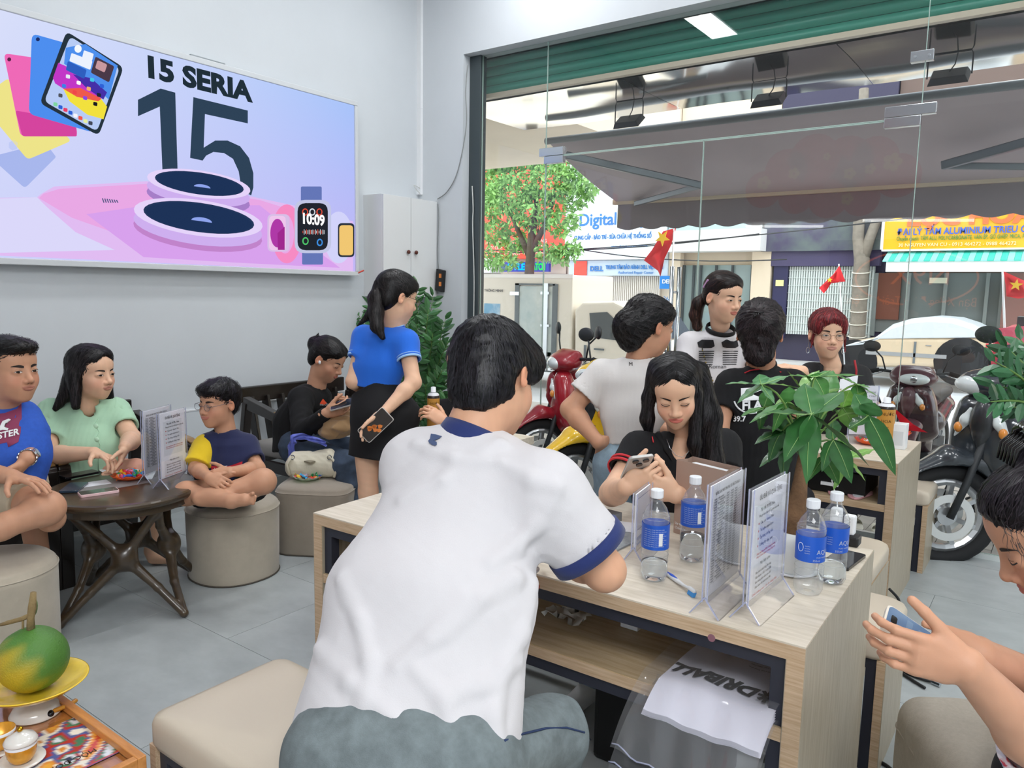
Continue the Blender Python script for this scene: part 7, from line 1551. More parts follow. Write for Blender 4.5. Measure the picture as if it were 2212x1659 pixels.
# ======== man in the blue T-shirt, left edge ========
def left_man():
    hc=PD(24,800,3.15);p=Person('person in blue T-shirt with maroon print and wristwatch at the left edge',A_(*PD(-15,1050,3.2)[:2],.43),SK2)
    nk=PD(2,880,3.2);p.head(hc,RI*.90-FW*.36-Zv*.10,Zv,1.14,False,nk,.058,eyes='open',look=(.6,-.1),lip='#985a50')
    E=E_(p);HQ=[E(0,-.022,.052,.081,.097,.076),E(0,.05,.092,.060,.05,.026,.03),E(0,-.055,-.01,.066,.046,.055,.03),facecut(E,.066,-.03,.105,.118,.08),E(.088,.01,-.03,.03,.045,.06,.01,-1),E(-.088,.01,-.03,.03,.045,.06,.01,-1),folds(.003,80,2,p.R[:,1],.2)]
    p.hair(HQ,flowto(p.L(0,.3,.16),1,0),1300,.04,.002,'#121010','#2a2624',.0035,1,lift=.004,spread=.4)
    mb=mat('tee_royal','#2c58b8',.85,bump=.12,bscale=420,var=.08,vscale=60);shR=PD(-62,915,3.10);shL=PD(46,902,3.26);elL=PD(88,962,3.22);elR=PD(-80,1010,3.02);wrR=PD(25,1030,2.96);wrL=PD(58,990,3.08)
    elL=PD(76,966,3.28);sd=nrm(RI*.85+FW*.45);Q,(e,u),(e2,u2),o=tee(p,mb,nk-Zv*.02,shL,shR,elL,elR,PD(3,940,3.18),PD(0,985,3.16),PD(-5,1045,3.16),sd,.62,(.072,.072),(.115,.12,.125),(1.5,1.4,1.35),(.003,20),neckr=.065,shr=.062)
    vd=nrm(PD(10,930,3.1)-CAM);decal(p.t,'maroon_print',[((x-20)/FPX*3.1,-(y-945)/FPX*3.1) for x,y in((-60,905),(10,882),(48,868),(48,900),(45,935),(40,955),(20,965),(-60,985))],PD(20,945,3.0),RI,UP,vd,Q,mat('print_maroon','#8a3a5a',.8),.0045,(1,.75,.5,.25))
    cltext(p.t,'LLISTER',PD(-32,955,3.0),RI*.97+UP*.22,UP,vd,Q,.036,mwhite,width=.14,off=.009,bold=.001)
    decal(p.t,'bird_print',[(-.05,-.02),(-.02,.0),(-.005,.03),(.02,.04),(.03,.036),(.01,.025),(.005,.005),(.02,.0),(.015,-.008),(-.005,-.006),(-.03,-.014)],PD(8,925,3.0),RI,UP,vd,Q,mwhite,.009,(1,.6))
    p.skinpart(armQ(elL,wrL,.042,.030,up=shL,ru=.05)+handQ(wrL,-RI*.45-UP*.85-FW*.1,-FW*.2-RI*.6+UP*.1,-RI*.3-FW,(.25,.45,.3),1.1)[0],.004);p.skinpart(armQ(elR,wrR,.044,.031,up=shR,ru=.05)+handQ(wrR,RI*.9-UP*.1-FW*.2,-UP,-FW,(.15,.3,.2),1.1)[0],.004)
    c=wrL-nrm(wrL-elL)*.012;u=nrm(wrL-elL)
    for k in range(14):
        a=nrm(np.cross(u,FW));b=np.cross(u,a);q=6.2832*k/14;MB().ell(c+(a*math.cos(q)+b*math.sin(q))*.034,(.009,.009,.004),8,5,R=np.stack([np.cross(u,(a*math.cos(q)+b*math.sin(q))),u,a*math.cos(q)+b*math.sin(q)],1)).out('watch_link',mst,p.t)
    d=nrm(RI*.8-FW*.5+UP*.2);d=nrm(d-u*(d@u));MB().prism(circ(.021,24),c+d*.034,u,np.cross(d,u),d,.010).out('watch_case',mst,p.t,bevel=.002);MB().prism(circ(.017,24),c+d*.0443,u,np.cross(d,u),d,.0006).out('watch_dial',mat('dial','#9fa3a8',.3),p.t)
    hp=PD(-20,1055,3.2);k1=PD(100,1098,2.98);k2=PD(60,1060,3.3)
    p.cloth('shorts',[rc(hp,hp+FW*.15,.13,.13,.05),capd(hp,hp+(k1-hp)*.72,.115,.088,.04),capd(hp+FW*.15,hp+FW*.15+(k2-hp-FW*.15)*.8,.11,.085,.04),folds(.004,28,3,RI,.4)],.007,mat('shorts_beige','#b8aa92',.85,bump=.1,bscale=200))
    p.skinpart([rc(hp+(k1-hp)*.5,k1,.075,.066,.03),rc(k1,PD(0,1140,2.86),.062,.046,.03),rc(PD(0,1140,2.86),PD(-90,1170,2.84),.046,.034,.03)],.006);p.skinpart([rc(k2,PD(110,1120,3.05),.06,.055,.03),rc(k2,A_(*PD(90,1100,3.2)[:2],.06),.055,.036,.03)],.008);p.finish()
left_man()
# ======== woman with long hair opposite, looking at a phone ========
def long_hair():
    hc=PD(1459,846,2.58);p=Person('person with long straight black hair and black polo, looking down at a phone',A_(-1.2,2.65,.46),SK3)
    nk=PD(1474,940,2.70);p.head(hc,-FW*.80-RI*.16-Zv*.50,Zv-RI*.08,1.0,True,nk,.046,eyes='down',lip='#c0434a')
    E=E_(p);HQ=[E(0,-.022,.044,.084,.102,.086),E(0,.008,.084,.068,.052,.030,.03),E(.0,-.07,-.05,.075,.045,.10,.03),facecut(E,.060,-.022,.116,.112,.086),rc(p.L(0,.13,.04),p.L(.004,.092,.106),.046,.030,.016,-1),folds(.0012,60,3,Zv,.1)]
    # camera-right curtain and camera-left strand
    HQ+=[rc(PD(1512,800,2.60),PD(1530,900,2.62),.030,.042,.03),rc(PD(1530,900,2.62),PD(1538,1000,2.64),.042,.04,.03),rc(PD(1538,1000,2.64),PD(1545,1060,2.68),.04,.02,.03),rc(PD(1505,850,2.56),PD(1500,960,2.58),.022,.02,.02),rc(PD(1500,960,2.58),PD(1505,1000,2.6),.02,.008,.02),rc(PD(1415,790,2.58),PD(1401,860,2.62),.018,.020,.03),rc(PD(1401,860,2.62),PD(1398,905,2.64),.020,.022,.02),rc(PD(1398,905,2.64),PD(1402,940,2.66),.022,.012,.02)]
    pt=p.L(.01,.02,.13)
    p.hair(HQ,flowpart(p,1.3,1.0,-.004),3600,.13,.0016,hcB,'#2b292c',.0032,1,spread=.10,lift=.001)
    mb=mat('polo_black','#101013',.88,bump=.1,bscale=400);shR=PD(1380,972,2.62);shL=PD(1562,965,2.78);elR=PD(1322,1066,2.50);wrR=PD(1352,1052,2.32);elL=PD(1570,1080,2.62);wrL=PD(1460,1068,2.32)
    sd=nrm(RI*.97+FW*.15);Q,(e,u),(e2,u2),o=tee(p,mb,nk-Zv*.012,shL,shR,elL,elR,PD(1470,1000,2.7),PD(1468,1060,2.7),PD(1468,1150,2.68),sd,.52,(.062,.064),(.10,.10,.105),(1.6,1.5,1.5),(.003,20),neckr=.055,shr=.055,vneck=PD(1466,990,2.56),vr=.050,name='polo')
    for k in(0,1):band(p.t,e+u*(.001-k*.016),u,.0655,.007,mredt,'sleeve_stripe')
    p.skinpart([rc(nk-Zv*.02,PD(1469,1000,2.655),.055,.060,.03)],.005)
    vdc=nrm(PD(1450,960,2.6)-CAM)
    for pts,rd_ in(([(1408,915),(1418,940),(1438,972),(1452,998)],.013),([(1532,925),(1516,948),(1500,975),(1484,998)],.013)):
        a=cast(np.array([PD(x,y,2.3) for x,y in pts]),vdc,Q,.003,80);V,F=polyg([rc(a[i],a[i+1],rd_*(1,.95,.7)[i],rd_*(.95,.7,.3)[i],.01) for i in range(3)],.0035);mesh('collar',V,F,mb,p.t,smooth=True)
    a=cast(np.array([PD(x,y,2.3) for x,y in((1402,928),(1404,942),(1407,955))]),vdc,Q,.014,80);MB().tube(a,.0022,5).out('collar_stripe',mredt,p.t,smooth=True)
    MB().tube([PD(x,y,t) for x,y,t in((1440,948,2.585),(1447,968,2.575),(1460,984,2.57),(1474,988,2.57),(1486,978,2.575),(1494,960,2.585))],.0011,5).out('necklace',mst,p.t,smooth=True)
    p.skinpart(armQ(elR,wrR,.040,.026,up=shR,ru=.044)+handQ(wrR,RI*.85+UP*.35-FW*.15,FW*.5+UP*.2,UP-FW,(.35,.75,.6),.98,thumb=(.7,.6,.2))[0],.0032);p.skinpart(armQ(elL,wrL,.040,.026,up=shL,ru=.044)+handQ(wrL,-RI*.85+UP*.32-FW*.1,FW*.5+UP*.2,UP-FW,(.4,.75,.6),.98,thumb=(.7,.6,.2))[0],.0032)
    J=[el(PD(1470,1180,2.7),(.17,.12,.10),k=.03),rc(A_(-1.28,2.66,.52),A_(-1.28,2.2,.54),.09,.07,.03),rc(A_(-1.1,2.66,.52),A_(-1.08,2.2,.54),.09,.07,.03),rc(A_(-1.28,2.2,.54),A_(-1.3,2.3,.08),.065,.045,.02),rc(A_(-1.08,2.2,.54),A_(-1.06,2.34,.08),.065,.045,.02)]
    p.cloth('jeans',J,.010,mdenimb)
    for x,y in((-1.3,2.3),(-1.06,2.34)):p.cloth('shoe',[rc(A_(x,y,.04),A_(x,y-.14,.035),.042,.036,.02)],.01,mat('shoe_white','#d8d8d8',.6))
    p.finish()
    c=PD(1376,1012,2.30);u=nrm(-FW*.82+UP*.50+RI*.06);up=nrm(FW*.50+UP*.84-RI*.15);t=phone_obj('silver phone in a clear case held by the person with long hair',c,u,up,mat('silver_back','#c4c2be',.25,metal=.3),mscr)
    t2=phone_obj('x',c,u,up,mblk,None) if 0 else None
    v=nrm(np.cross(up,u))
    for i,(a,b) in enumerate(((.055,.016),(.055,-.016),(.03,.0))):MB().tube([c+u*a+v*b,c+u*a+v*b-up*.004],.010,14).out('camera_lens',mat('lens_dark','#3a3c40',.15,metal=.5),t)
long_hair()
# ======== woman in a white T-shirt, back view, hand on hip ========
def back_white():
    hc=PD(1404,706,3.15);p=Person('standing person in plain white T-shirt and light jeans, back view, hand on hip',A_(*PD(1345,960,3.17)[:2],0),SK2)
    nk=PD(1374,782,3.18);p.head(hc,RI*.86+FW*.42-Zv*.20,Zv,1.04,True,nk,.043,eyes='down')
    E=E_(p);HQ=[E(0,-.022,.042,.084,.102,.086),E(0,.03,.07,.068,.058,.036,.03),E(0,-.06,-.02,.07,.05,.06,.03),E(0,-.108,-.020,.062,.056,.066,.020),E(0,-.078,-.075,.048,.045,.045,.03),facecut(E,.064,-.03,.100),E(.088,.008,-.03,.03,.030,.05,.01,-1),E(-.088,.008,-.03,.03,.03,.05,.01,-1),rc(p.L(0,-.10,-.05),p.L(.01,-.085,-.10),.030,.012,.02),folds(.003,60,3,p.R[:,1],.2)]
    p.hair(HQ,flowto(p.L(0,-.13,-.02)),2000,.08,.0018,hcB,'#2b2829',.0034,1,spread=.35)
    mw=cottonm('cotton_offwhite','#d6d2cf');shL=PD(1300,808,3.22);shR=PD(1428,812,3.12);elL=PD(1232,884,3.22);wrL=PD(1292,955,3.12);elR=PD(1475,900,3.1);sd=nrm(RI*.98+FW*-.05)
    Q,(e,u),(e2,u2),o=tee(p,mw,nk-Zv*.008,shL,shR,elL,elR,PD(1372,828,3.17),PD(1374,890,3.17),PD(1374,958,3.17),sd,.60,(.058,.072),(.098,.092,.098),(1.55,1.4,1.35),(.0026,24),neckr=.052,shr=.052)
    collar(p,nk-Zv*.004,p.L(0,-.02,-.03)-nk,.052,mw,h_=.016)
    vd=nrm(PD(1363,786,3.1)-CAM);cltext(p.t,'M',PD(1358,790,3.05),RI,UP,vd,Q,.022,mat('print_black','#15151a',.5),off=.004)
    p.skinpart(armQ(elL,wrL,.041,.026,up=shL,ru=.046)+handQ(wrL,RI*.75-UP*.25+FW*.5,RI*.3+FW*.6,-UP,(.3,.4,.3),.98)[0],.0036);p.skinpart(armQ(elR,PD(1440,930,2.95),.04,.026,up=shR,ru=.045),.006)
    hp=PD(1372,1003,3.17);J=[rc(PD(1374,962,3.17),hp,.092,.112,.04,flat=(sd,1.35))]
    for g in(-1,1):
        a=hp+sd*g*.085;J+=[rc(a,A_(a[0],a[1],.45),.095,.062,.03),rc(A_(a[0],a[1],.45),A_(a[0],a[1],.09),.062,.05,.02)]
    p.cloth('jeans',J+[folds(.003,20,4)],.008,mdenimb)
    for g in(-1,1):a=hp+sd*g*.085;p.cloth('shoe',[rc(A_(a[0],a[1]-.03,.04),A_(a[0]+.03,a[1]+.15,.035),.042,.036,.02)],.01,mat('shoe_white','#d8d8d8',.6))
    p.finish()
back_white()
# ======== standing woman with printed tee ========
def print_tee():
    hc=PD(1562,643,4.2);p=Person('standing person in white T-shirt with black grille print, ponytail with pink clip',A_(*PD(1545,900,4.55)[:2],0),SK3)
    nk=PD(1556,700,4.27);p.head(hc,-FW*.84+RI*.46-Zv*.30,Zv,1.14,True,nk,.044,eyes='open',look=(.2,-.6),eo=.6,lip='#a83a3c')
    E=E_(p);tl=[PD(1522,642,4.3),PD(1508,655,4.32),PD(1502,680,4.34),PD(1506,705,4.34)]
    HQ=[E(0,-.02,.044,.082,.10,.086),E(0,.02,.08,.068,.055,.034,.03),E(0,-.05,-.01,.068,.05,.05,.03),facecut(E,.064,-.026,.108,.112,.08),E(.088,.01,-.03,.03,.04,.06,.01,-1),E(-.088,.01,-.03,.03,.04,.06,.01,-1)]
    p.hair(HQ,flowto(tl[0]),1000,.07,.002,'#17100e','#3a2620',.004,1,spread=.15)
    p.hair([rc(tl[i],tl[i+1],r,r,.02) for i,r in enumerate((.028,.036,.028))]+[folds(.003,50,2)],flowto(PD(1506,900,4.34)),400,.10,.0022,'#17100e','#4a3028',.0045,2,name='ponytail',spread=.1)
    a=cast(np.array([PD(1520,622,4.0),PD(1531,604,4.0)]),nrm(PD(1526,614,4.2)-CAM),HQ,.004,60);MB().bar(a[0],a[1],.016,.006,up=FW).out('hair_clip',mat('clip_pink','#d8a8d8',.4),p.t,bevel=.002)
    mw=cottonm('cotton_white','#e6e3e6');shR=PD(1488,742,4.3);shL=PD(1612,738,4.4);elR=PD(1470,830,4.2);elL=PD(1640,820,4.2);sd=nrm(RI*.98+FW*.1);top=PD(1548,752,4.35)
    Q,(e,u),(e2,u2),o=tee(p,mw,nk-Zv*.02,shL,shR,elL,elR,top,PD(1545,810,4.35),PD(1540,900,4.35),sd,.6,(.06,.062),(.10,.10,.115),(1.6,1.5,1.4),(.002,22),neckr=.07,shr=.058,neckdir=nrm(Zv-FW*.35))
    Vc=[];
    collar(p,nk-Zv*.028-FW*.012,nrm(Zv-FW*.45+RI*.05),.080,mat('rib_black','#141416',.8),h_=.026)
    cc=None and cast(np.array([PD(1557+36*math.cos(q),699+21*math.sin(q),4.0) for q in np.linspace(-.15,3.3,22)]),nrm(PD(1557,700,4.2)-CAM),Q,.005,60)
    vd=nrm(top-CAM);mk=mat('print_black','#15151a',.5);k=4.3/FPX
    for g,x0 in((1,1507),(-1,1558)):
        decal(p.t,'grille_print',[((x-1545)*k,-(y-760)*k) for x,y in((x0,740),(x0+10,734),(x0+34,735),(x0+37,748),(x0+30,752),(x0+12,752),(x0+3,750))],PD(1545,760,4.2),RI,UP,vd,Q,mk,.005,(1,.5))
        for j in range(7):
            y=758+j*4.6;decal(p.t,'grille_bar',[((x-1545)*k,-(yy-760)*k) for x,yy in((x0+3,y),(x0+36-j*.6,y),(x0+36-j*.6,y+1.9),(x0+3,y+1.9))],PD(1545,760,4.2),RI,UP,vd,Q,mk,.005,(1,))
    cltext(p.t,'& Roman',PD(1518,796,4.2),RI,UP,vd,Q,.032,mk,width=.13,off=.006)
    ch=cast(np.array([PD(x,y,4.0) for x,y in((1508,692),(1511,712),(1513,735),(1516,760),(1528,800),(1545,840))]),vd,Q,.004,60)
    for i in range(30):
        s=i/29*5;q=min(4,int(s));c=ch[q]+(ch[q+1]-ch[q])*(s-q);MB().ell(c,(.004,.004,.006),6,4).out('chain_link',mat('chain_gold','#a8974a' if i%2 else '#3a3628',.3,metal=.7) if i%2 else mat('chain_dark','#3a3628',.4),p.t)
    for sh,el_,wr in((shR,elR,PD(1500,880,4.1)),(shL,elL,PD(1600,880,4.0))):p.skinpart(armQ(el_,wr,.04,.026,up=sh,ru=.044),.006)
    hp=PD(1543,930,4.5);hp=A_(hp[0],hp[1],.86);J=[]
    for g in(-1,1):a=hp+sd*g*.085;J+=[rc(a,A_(a[0],a[1],.45),.098,.065,.03),rc(A_(a[0],a[1],.45),A_(a[0],a[1],.09),.065,.05,.02)]
    p.cloth('trousers',J+[rc(hp,top-Zv*.35,.11,.11,.04,flat=(sd,1.3))],.012,mat('trouser_black','#1a1a1e',.85))
    for g in(-1,1):a=hp+sd*g*.085;p.cloth('shoe',[rc(A_(a[0],a[1],.04),A_(a[0],a[1]-.14,.035),.042,.036,.02)],.012,mat('shoe_white','#d8d8d8',.6))
    p.finish()
print_tee()
# ======== back of the woman with a claw clip ========
def clip_back():
    hc=PD(1641,722,3.12);p=Person('person in black T-shirt with white back print, back view, hair in claw clip',A_(-1.05,3.3,.46),SK2)
    nk=PD(1647,792,3.16);p.head(hc,FW*.93+RI*.30-Zv*.22,Zv,1.08,True,nk,.046,eyes='down')
    E=E_(p);HQ=[E(0,-.025,.042,.090,.106,.090),E(0,-.07,.0,.082,.06,.075,.03),E(0,-.055,-.075,.058,.045,.065,.03),E(.02,-.115,.02,.045,.03,.05,.02),facecut(E),folds(.004,55,3,p.R[:,1],.2)]
    p.hair(HQ,flowto(p.L(-.01,-.14,.04)),2200,.09,.002,'#151012','#2e2527',.0034,1,spread=.35)
    mkc=mat('clip_black','#1a1818',.2);c=p.L(-.008,-.146,.030);R=p.R
    MB().tube([c+R[:,0]*x+R[:,2]*z for x,z in((-.02,.012),(.02,.012))],.004,8).out('claw_clip',mkc,p.t,smooth=True)
    for i in range(5):
        x=-.018+i*.009;MB().tube([c+R[:,0]*x+R[:,2]*.012,c+R[:,0]*x-R[:,1]*.004+R[:,2]*-.0,c+R[:,0]*x+R[:,1]*.012-R[:,2]*.014],[.0025,.0022,.0012],6).out('clip_tooth',mkc,p.t,smooth=True)
    mb=mat('tee_black','#0f0f12',.88,bump=.1,bscale=400);shL=PD(1580,832,3.17);shR=PD(1712,832,3.12);elL=PD(1552,925,3.1);elR=PD(1735,925,3.05);sd=RI
    Q,(e,u),(e2,u2),o=tee(p,mb,nk-Zv*.006,shL,shR,elL,elR,PD(1645,860,3.16),PD(1642,930,3.16),PD(1642,1060,3.16),sd,.6,(.062,.062),(.105,.105,.115),(1.6,1.5,1.45),(.003,20),neckr=.053,shr=.055)
    collar(p,nk-Zv*.0,p.L(0,-.02,-.03)-nk,.056,mb,h_=.03);a=cast(np.array([PD(x,y,2.9) for x,y in((1606,806),(1620,800),(1640,797),(1665,797),(1690,804))]),nrm(PD(1641,800,3)-CAM),Q,.003,60);MB().tube(a,.003,5).out('collar_stripe',mredt,p.t,smooth=True)
    vd=nrm(PD(1635,870,3.1)-CAM);k=3.05/FPX
    decal(p.t,'back_print',[((x-1625)*k,-(y-865)*k) for x,y in((1600,838),(1645,836),(1645,843),(1608,845),(1608,858),(1640,857),(1640,864),(1600,866))],PD(1625,865,3.0),RI,UP,vd,Q,mwhite,.006,(1,))
    q=cast(np.array([PD(1622+40*math.cos(a),858+36*math.sin(a),2.9) for a in np.linspace(.5,2.9,16)]),vd,Q,.004,60);MB().tube(q,.0035,5).out('print_ring',mwhite,p.t);cltext(p.t,'FLA',PD(1602,885,3.0),RI,UP,vd,Q,.05,mwhite,off=.006,bold=.002);cltext(p.t,'39.7',PD(1582,911,3.0),RI,UP,vd,Q,.03,mwhite,off=.006,bold=.001)
    for sh,el_,wr in((shL,elL,PD(1590,950,3.35)),(shR,elR,PD(1700,950,3.35))):p.skinpart(armQ(el_,wr,.038,.026,up=sh,ru=.042),.006)
    p.cloth('trousers',[el(A_(-1.05,3.3,.56),(.18,.14,.11),k=.03),rc(A_(-1.15,3.3,.55),A_(-1.15,3.62,.54),.085,.065,.03),rc(A_(-.95,3.3,.55),A_(-.95,3.62,.54),.085,.065,.03),rc(A_(-1.15,3.62,.54),A_(-1.15,3.62,.08),.06,.045,.03),rc(A_(-.95,3.62,.54),A_(-.95,3.62,.08),.06,.045,.03)],.011,mat('trouser_black','#1a1a1e',.85))
    for x in(-1.15,-.95):p.cloth('shoe',[rc(A_(x,3.6,.04),A_(x,3.74,.035),.042,.036,.02)],.012,mat('shoe_white','#d8d8d8',.6))
    p.finish()
clip_back()
# ======== red haired woman ========
def red_hair():
    hc=PD(1787,722,4.05);p=Person('person with dark red hair, glasses and black jacket behind the back desk',A_(-1.0,4.7,.46),SK3)
    nk=PD(1796,790,4.10);p.head(hc,-FW*.93-RI*.10-Zv*.18,Zv,1.10,True,nk,.043,eyes='open',look=(-.2,-.6),eo=.6,lip='#b0706a')
    E=E_(p);HQ=[E(0,-.02,.046,.086,.10,.084),E(0,.05,.078,.064,.042,.030,.03),E(.058,.05,.04,.016,.026,.034,.02),E(-.058,.05,.04,.016,.026,.034,.02),E(0,-.06,-.02,.068,.05,.06,.03),facecut(E,.060,-.03,.100,.118,.082),rc(p.L(0,.125,.04),p.L(.0,.10,.078),.014,.010,.012,-1),E(.088,.012,-.035,.03,.032,.055,.01,-1),E(-.088,.012,-.035,.03,.032,.055,.01,-1),rc(p.L(.07,.035,.02),p.L(.079,.03,-.06),.008,.003,.01),rc(p.L(-.07,.035,.02),p.L(-.080,.03,-.08),.008,.002,.01),folds(.002,60,3,Zv,.1)]
    p.hair(HQ,flowfrom(p.L(0,.02,.12),1.2),1500,.06,.002,'#5a1c20','#8a3032',.0035,1,spread=.2)
    p.glasses(mat('glasses_brown','#7a5a4a',.3,metal=.5),.021,.018,.0013)
    for g in(-1,1):
        MB().tube([p.L(g*.082,-.005,-.03),p.L(g*.084,-.003,-.07)],.0016,5).out('earring',mst,p.t)
        MB().tube([p.L(g*.084+.008*math.cos(q),-.003,-.082+.014*math.sin(q)) for q in np.linspace(0,6.28,13)[:-1]],.0018,5,closed=True).out('earring_hoop',mst,p.t)
    mb=mat('jacket_black','#131417',.7,bump=.1,bscale=200);shR=PD(1750,808,4.15);shL=PD(1856,812,4.15);elR=PD(1745,850,3.95);elL=PD(1885,880,4.0);sd=nrm(RI)
    Q,(e,u),(e2,u2),o=tee(p,mb,nk-Zv*.012,shL,shR,elL,elR,PD(1800,830,4.15),PD(1800,880,4.15),PD(1800,960,4.2),sd,.95,(.058,.052),(.10,.10,.10),(1.5,1.45,1.45),(.003,20),neckr=.05,shr=.05,vneck=PD(1790,850,3.98),vr=.055,name='jacket')
    p.skinpart([rc(nk,PD(1793,835,4.12),.05,.06,.03)],.005)
    s0=[PD(x,y,3.99) for x,y in((1846,778),(1850,800),(1848,830))];MB().tube(s0,.006,6).out('red_strap',mat('strap_red','#a82a34',.6),p.t,smooth=True)
    wr=PD(1733,802,3.45);p.skinpart(armQ(elR,wr,.036,.025,up=shR,ru=.045)+handQ(wr,-RI*.9+UP*.25-FW*.1,-UP*.8+FW*.2,-FW,(.3,.8,.5),1.05)[0],.004);p.cloth('sleeve',[capd(elR,elR+(wr-elR)*.85,.05,.042,.02)],.007,mb)
    wl=PD(1850,870,3.85);p.skinpart(armQ(elL,wl,.036,.025,up=shL,ru=.04)+handQ(wl,-RI*.8+UP*.3,-FW*.2+UP*.5,UP,(.3,.5,.4),1.0)[0],.0045)
    p.cloth('trousers',[el(A_(-1.0,4.7,.56),(.17,.13,.10),k=.03),rc(A_(-1.1,4.7,.55),A_(-1.1,4.42,.54),.08,.065,.03),rc(A_(-.9,4.7,.55),A_(-.9,4.42,.54),.08,.065,.03),rc(A_(-1.1,4.43,.54),A_(-1.1,4.45,.08),.06,.045,.03),rc(A_(-.9,4.43,.54),A_(-.9,4.45,.08),.06,.045,.03)],.012,mat('trouser_black','#1a1a1e',.85))
    p.finish()
    c=PD(1828,832,3.8);t=thing('paper_sheet','white folded paper held by the person with dark red hair','paper',c);MB().hexa([c-RI*.04-UP*.05,c+RI*.05-UP*.03,c+RI*.05-UP*.03+FW*.003,c-RI*.04-UP*.05+FW*.003],[q for q in(c-RI*.03+UP*.03,c+RI*.06+UP*.05,c+RI*.06+UP*.05+FW*.003,c-RI*.03+UP*.03+FW*.003)]).out('sheet',mpap,t)
red_hair()
# ======== person mostly hidden behind the man's head ========
def hidden():
    hc=PD(1000,790,3.9);p=Person('person with dark hair almost hidden behind the head of the man in white',A_(*PD(1010,1000,3.95)[:2],.45),SK1)
    p.head(hc,-FW*.9-RI*.3-Zv*.3,Zv,1.05,True,PD(1005,860,3.95),.046,eyes='down',res=.004);E=E_(p)
    p.hair([E(0,-.022,.044,.088,.104,.088),E(.0,-.05,-.03,.085,.06,.09,.03),facecut(E)],flowfrom(p.L(0,0,.13),1),300,.08,.003,hcB,'#2a2626',.006,1)
    mb=mat('tee_black','#0f0f12',.88);wr=PD(962,912,3.65);Q,a,b,o=tee(p,mb,PD(1005,865,3.95),PD(1060,890,4.0),PD(955,890,3.95),PD(1070,960,3.9),PD(955,950,3.9),PD(1005,905,3.95),PD(1005,950,3.95),PD(1005,1030,3.95),RI,.6,(.06,.06),(.1,.1,.11),(1.5,1.4,1.4),(.003,20),res=.01)
    p.skinpart(armQ(PD(955,950,3.9),wr,.038,.026,up=PD(955,890,3.95))+handQ(wr,-RI*.6+UP*.4,FW*.2-RI*.3,UP,(.4,.6,.5),1.0)[0],.005);p.finish()
    t=thing('stool','small dark stool under the person hidden behind the man in white','stool',A_(*PD(1010,1000,3.95)[:2],0));b=woff(t);MB().lathe([(.16,0),(.17,.02),(.17,.44),(.15,.46)],(b[0],b[1],0),20).out('seat',mat('case_black','#0b0b0c',.5),t)
hidden()
c=PD(930,950,3.85);d3=thing('side_desk','small oak desk end seen past the shoulder of the man in white','desk',(c[0]+.14,c[1]+.12,0));MB().box(c[0]-.06,c[1]-.05,.71,c[0]+.4,c[1]+.35,.75).out('tabletop',mwt,d3)
for a,b in((-.04,-.03),(.35,-.03),(-.04,.3),(.35,.3)):MB().box(c[0]+a,c[1]+b,0,c[0]+a+.03,c[1]+b+.03,.71).out('leg',msteel,d3)
can(A_(c[0],c[1]+.02,.75),.25,.032,'black spray can with amber label past the left shoulder of the man in white')
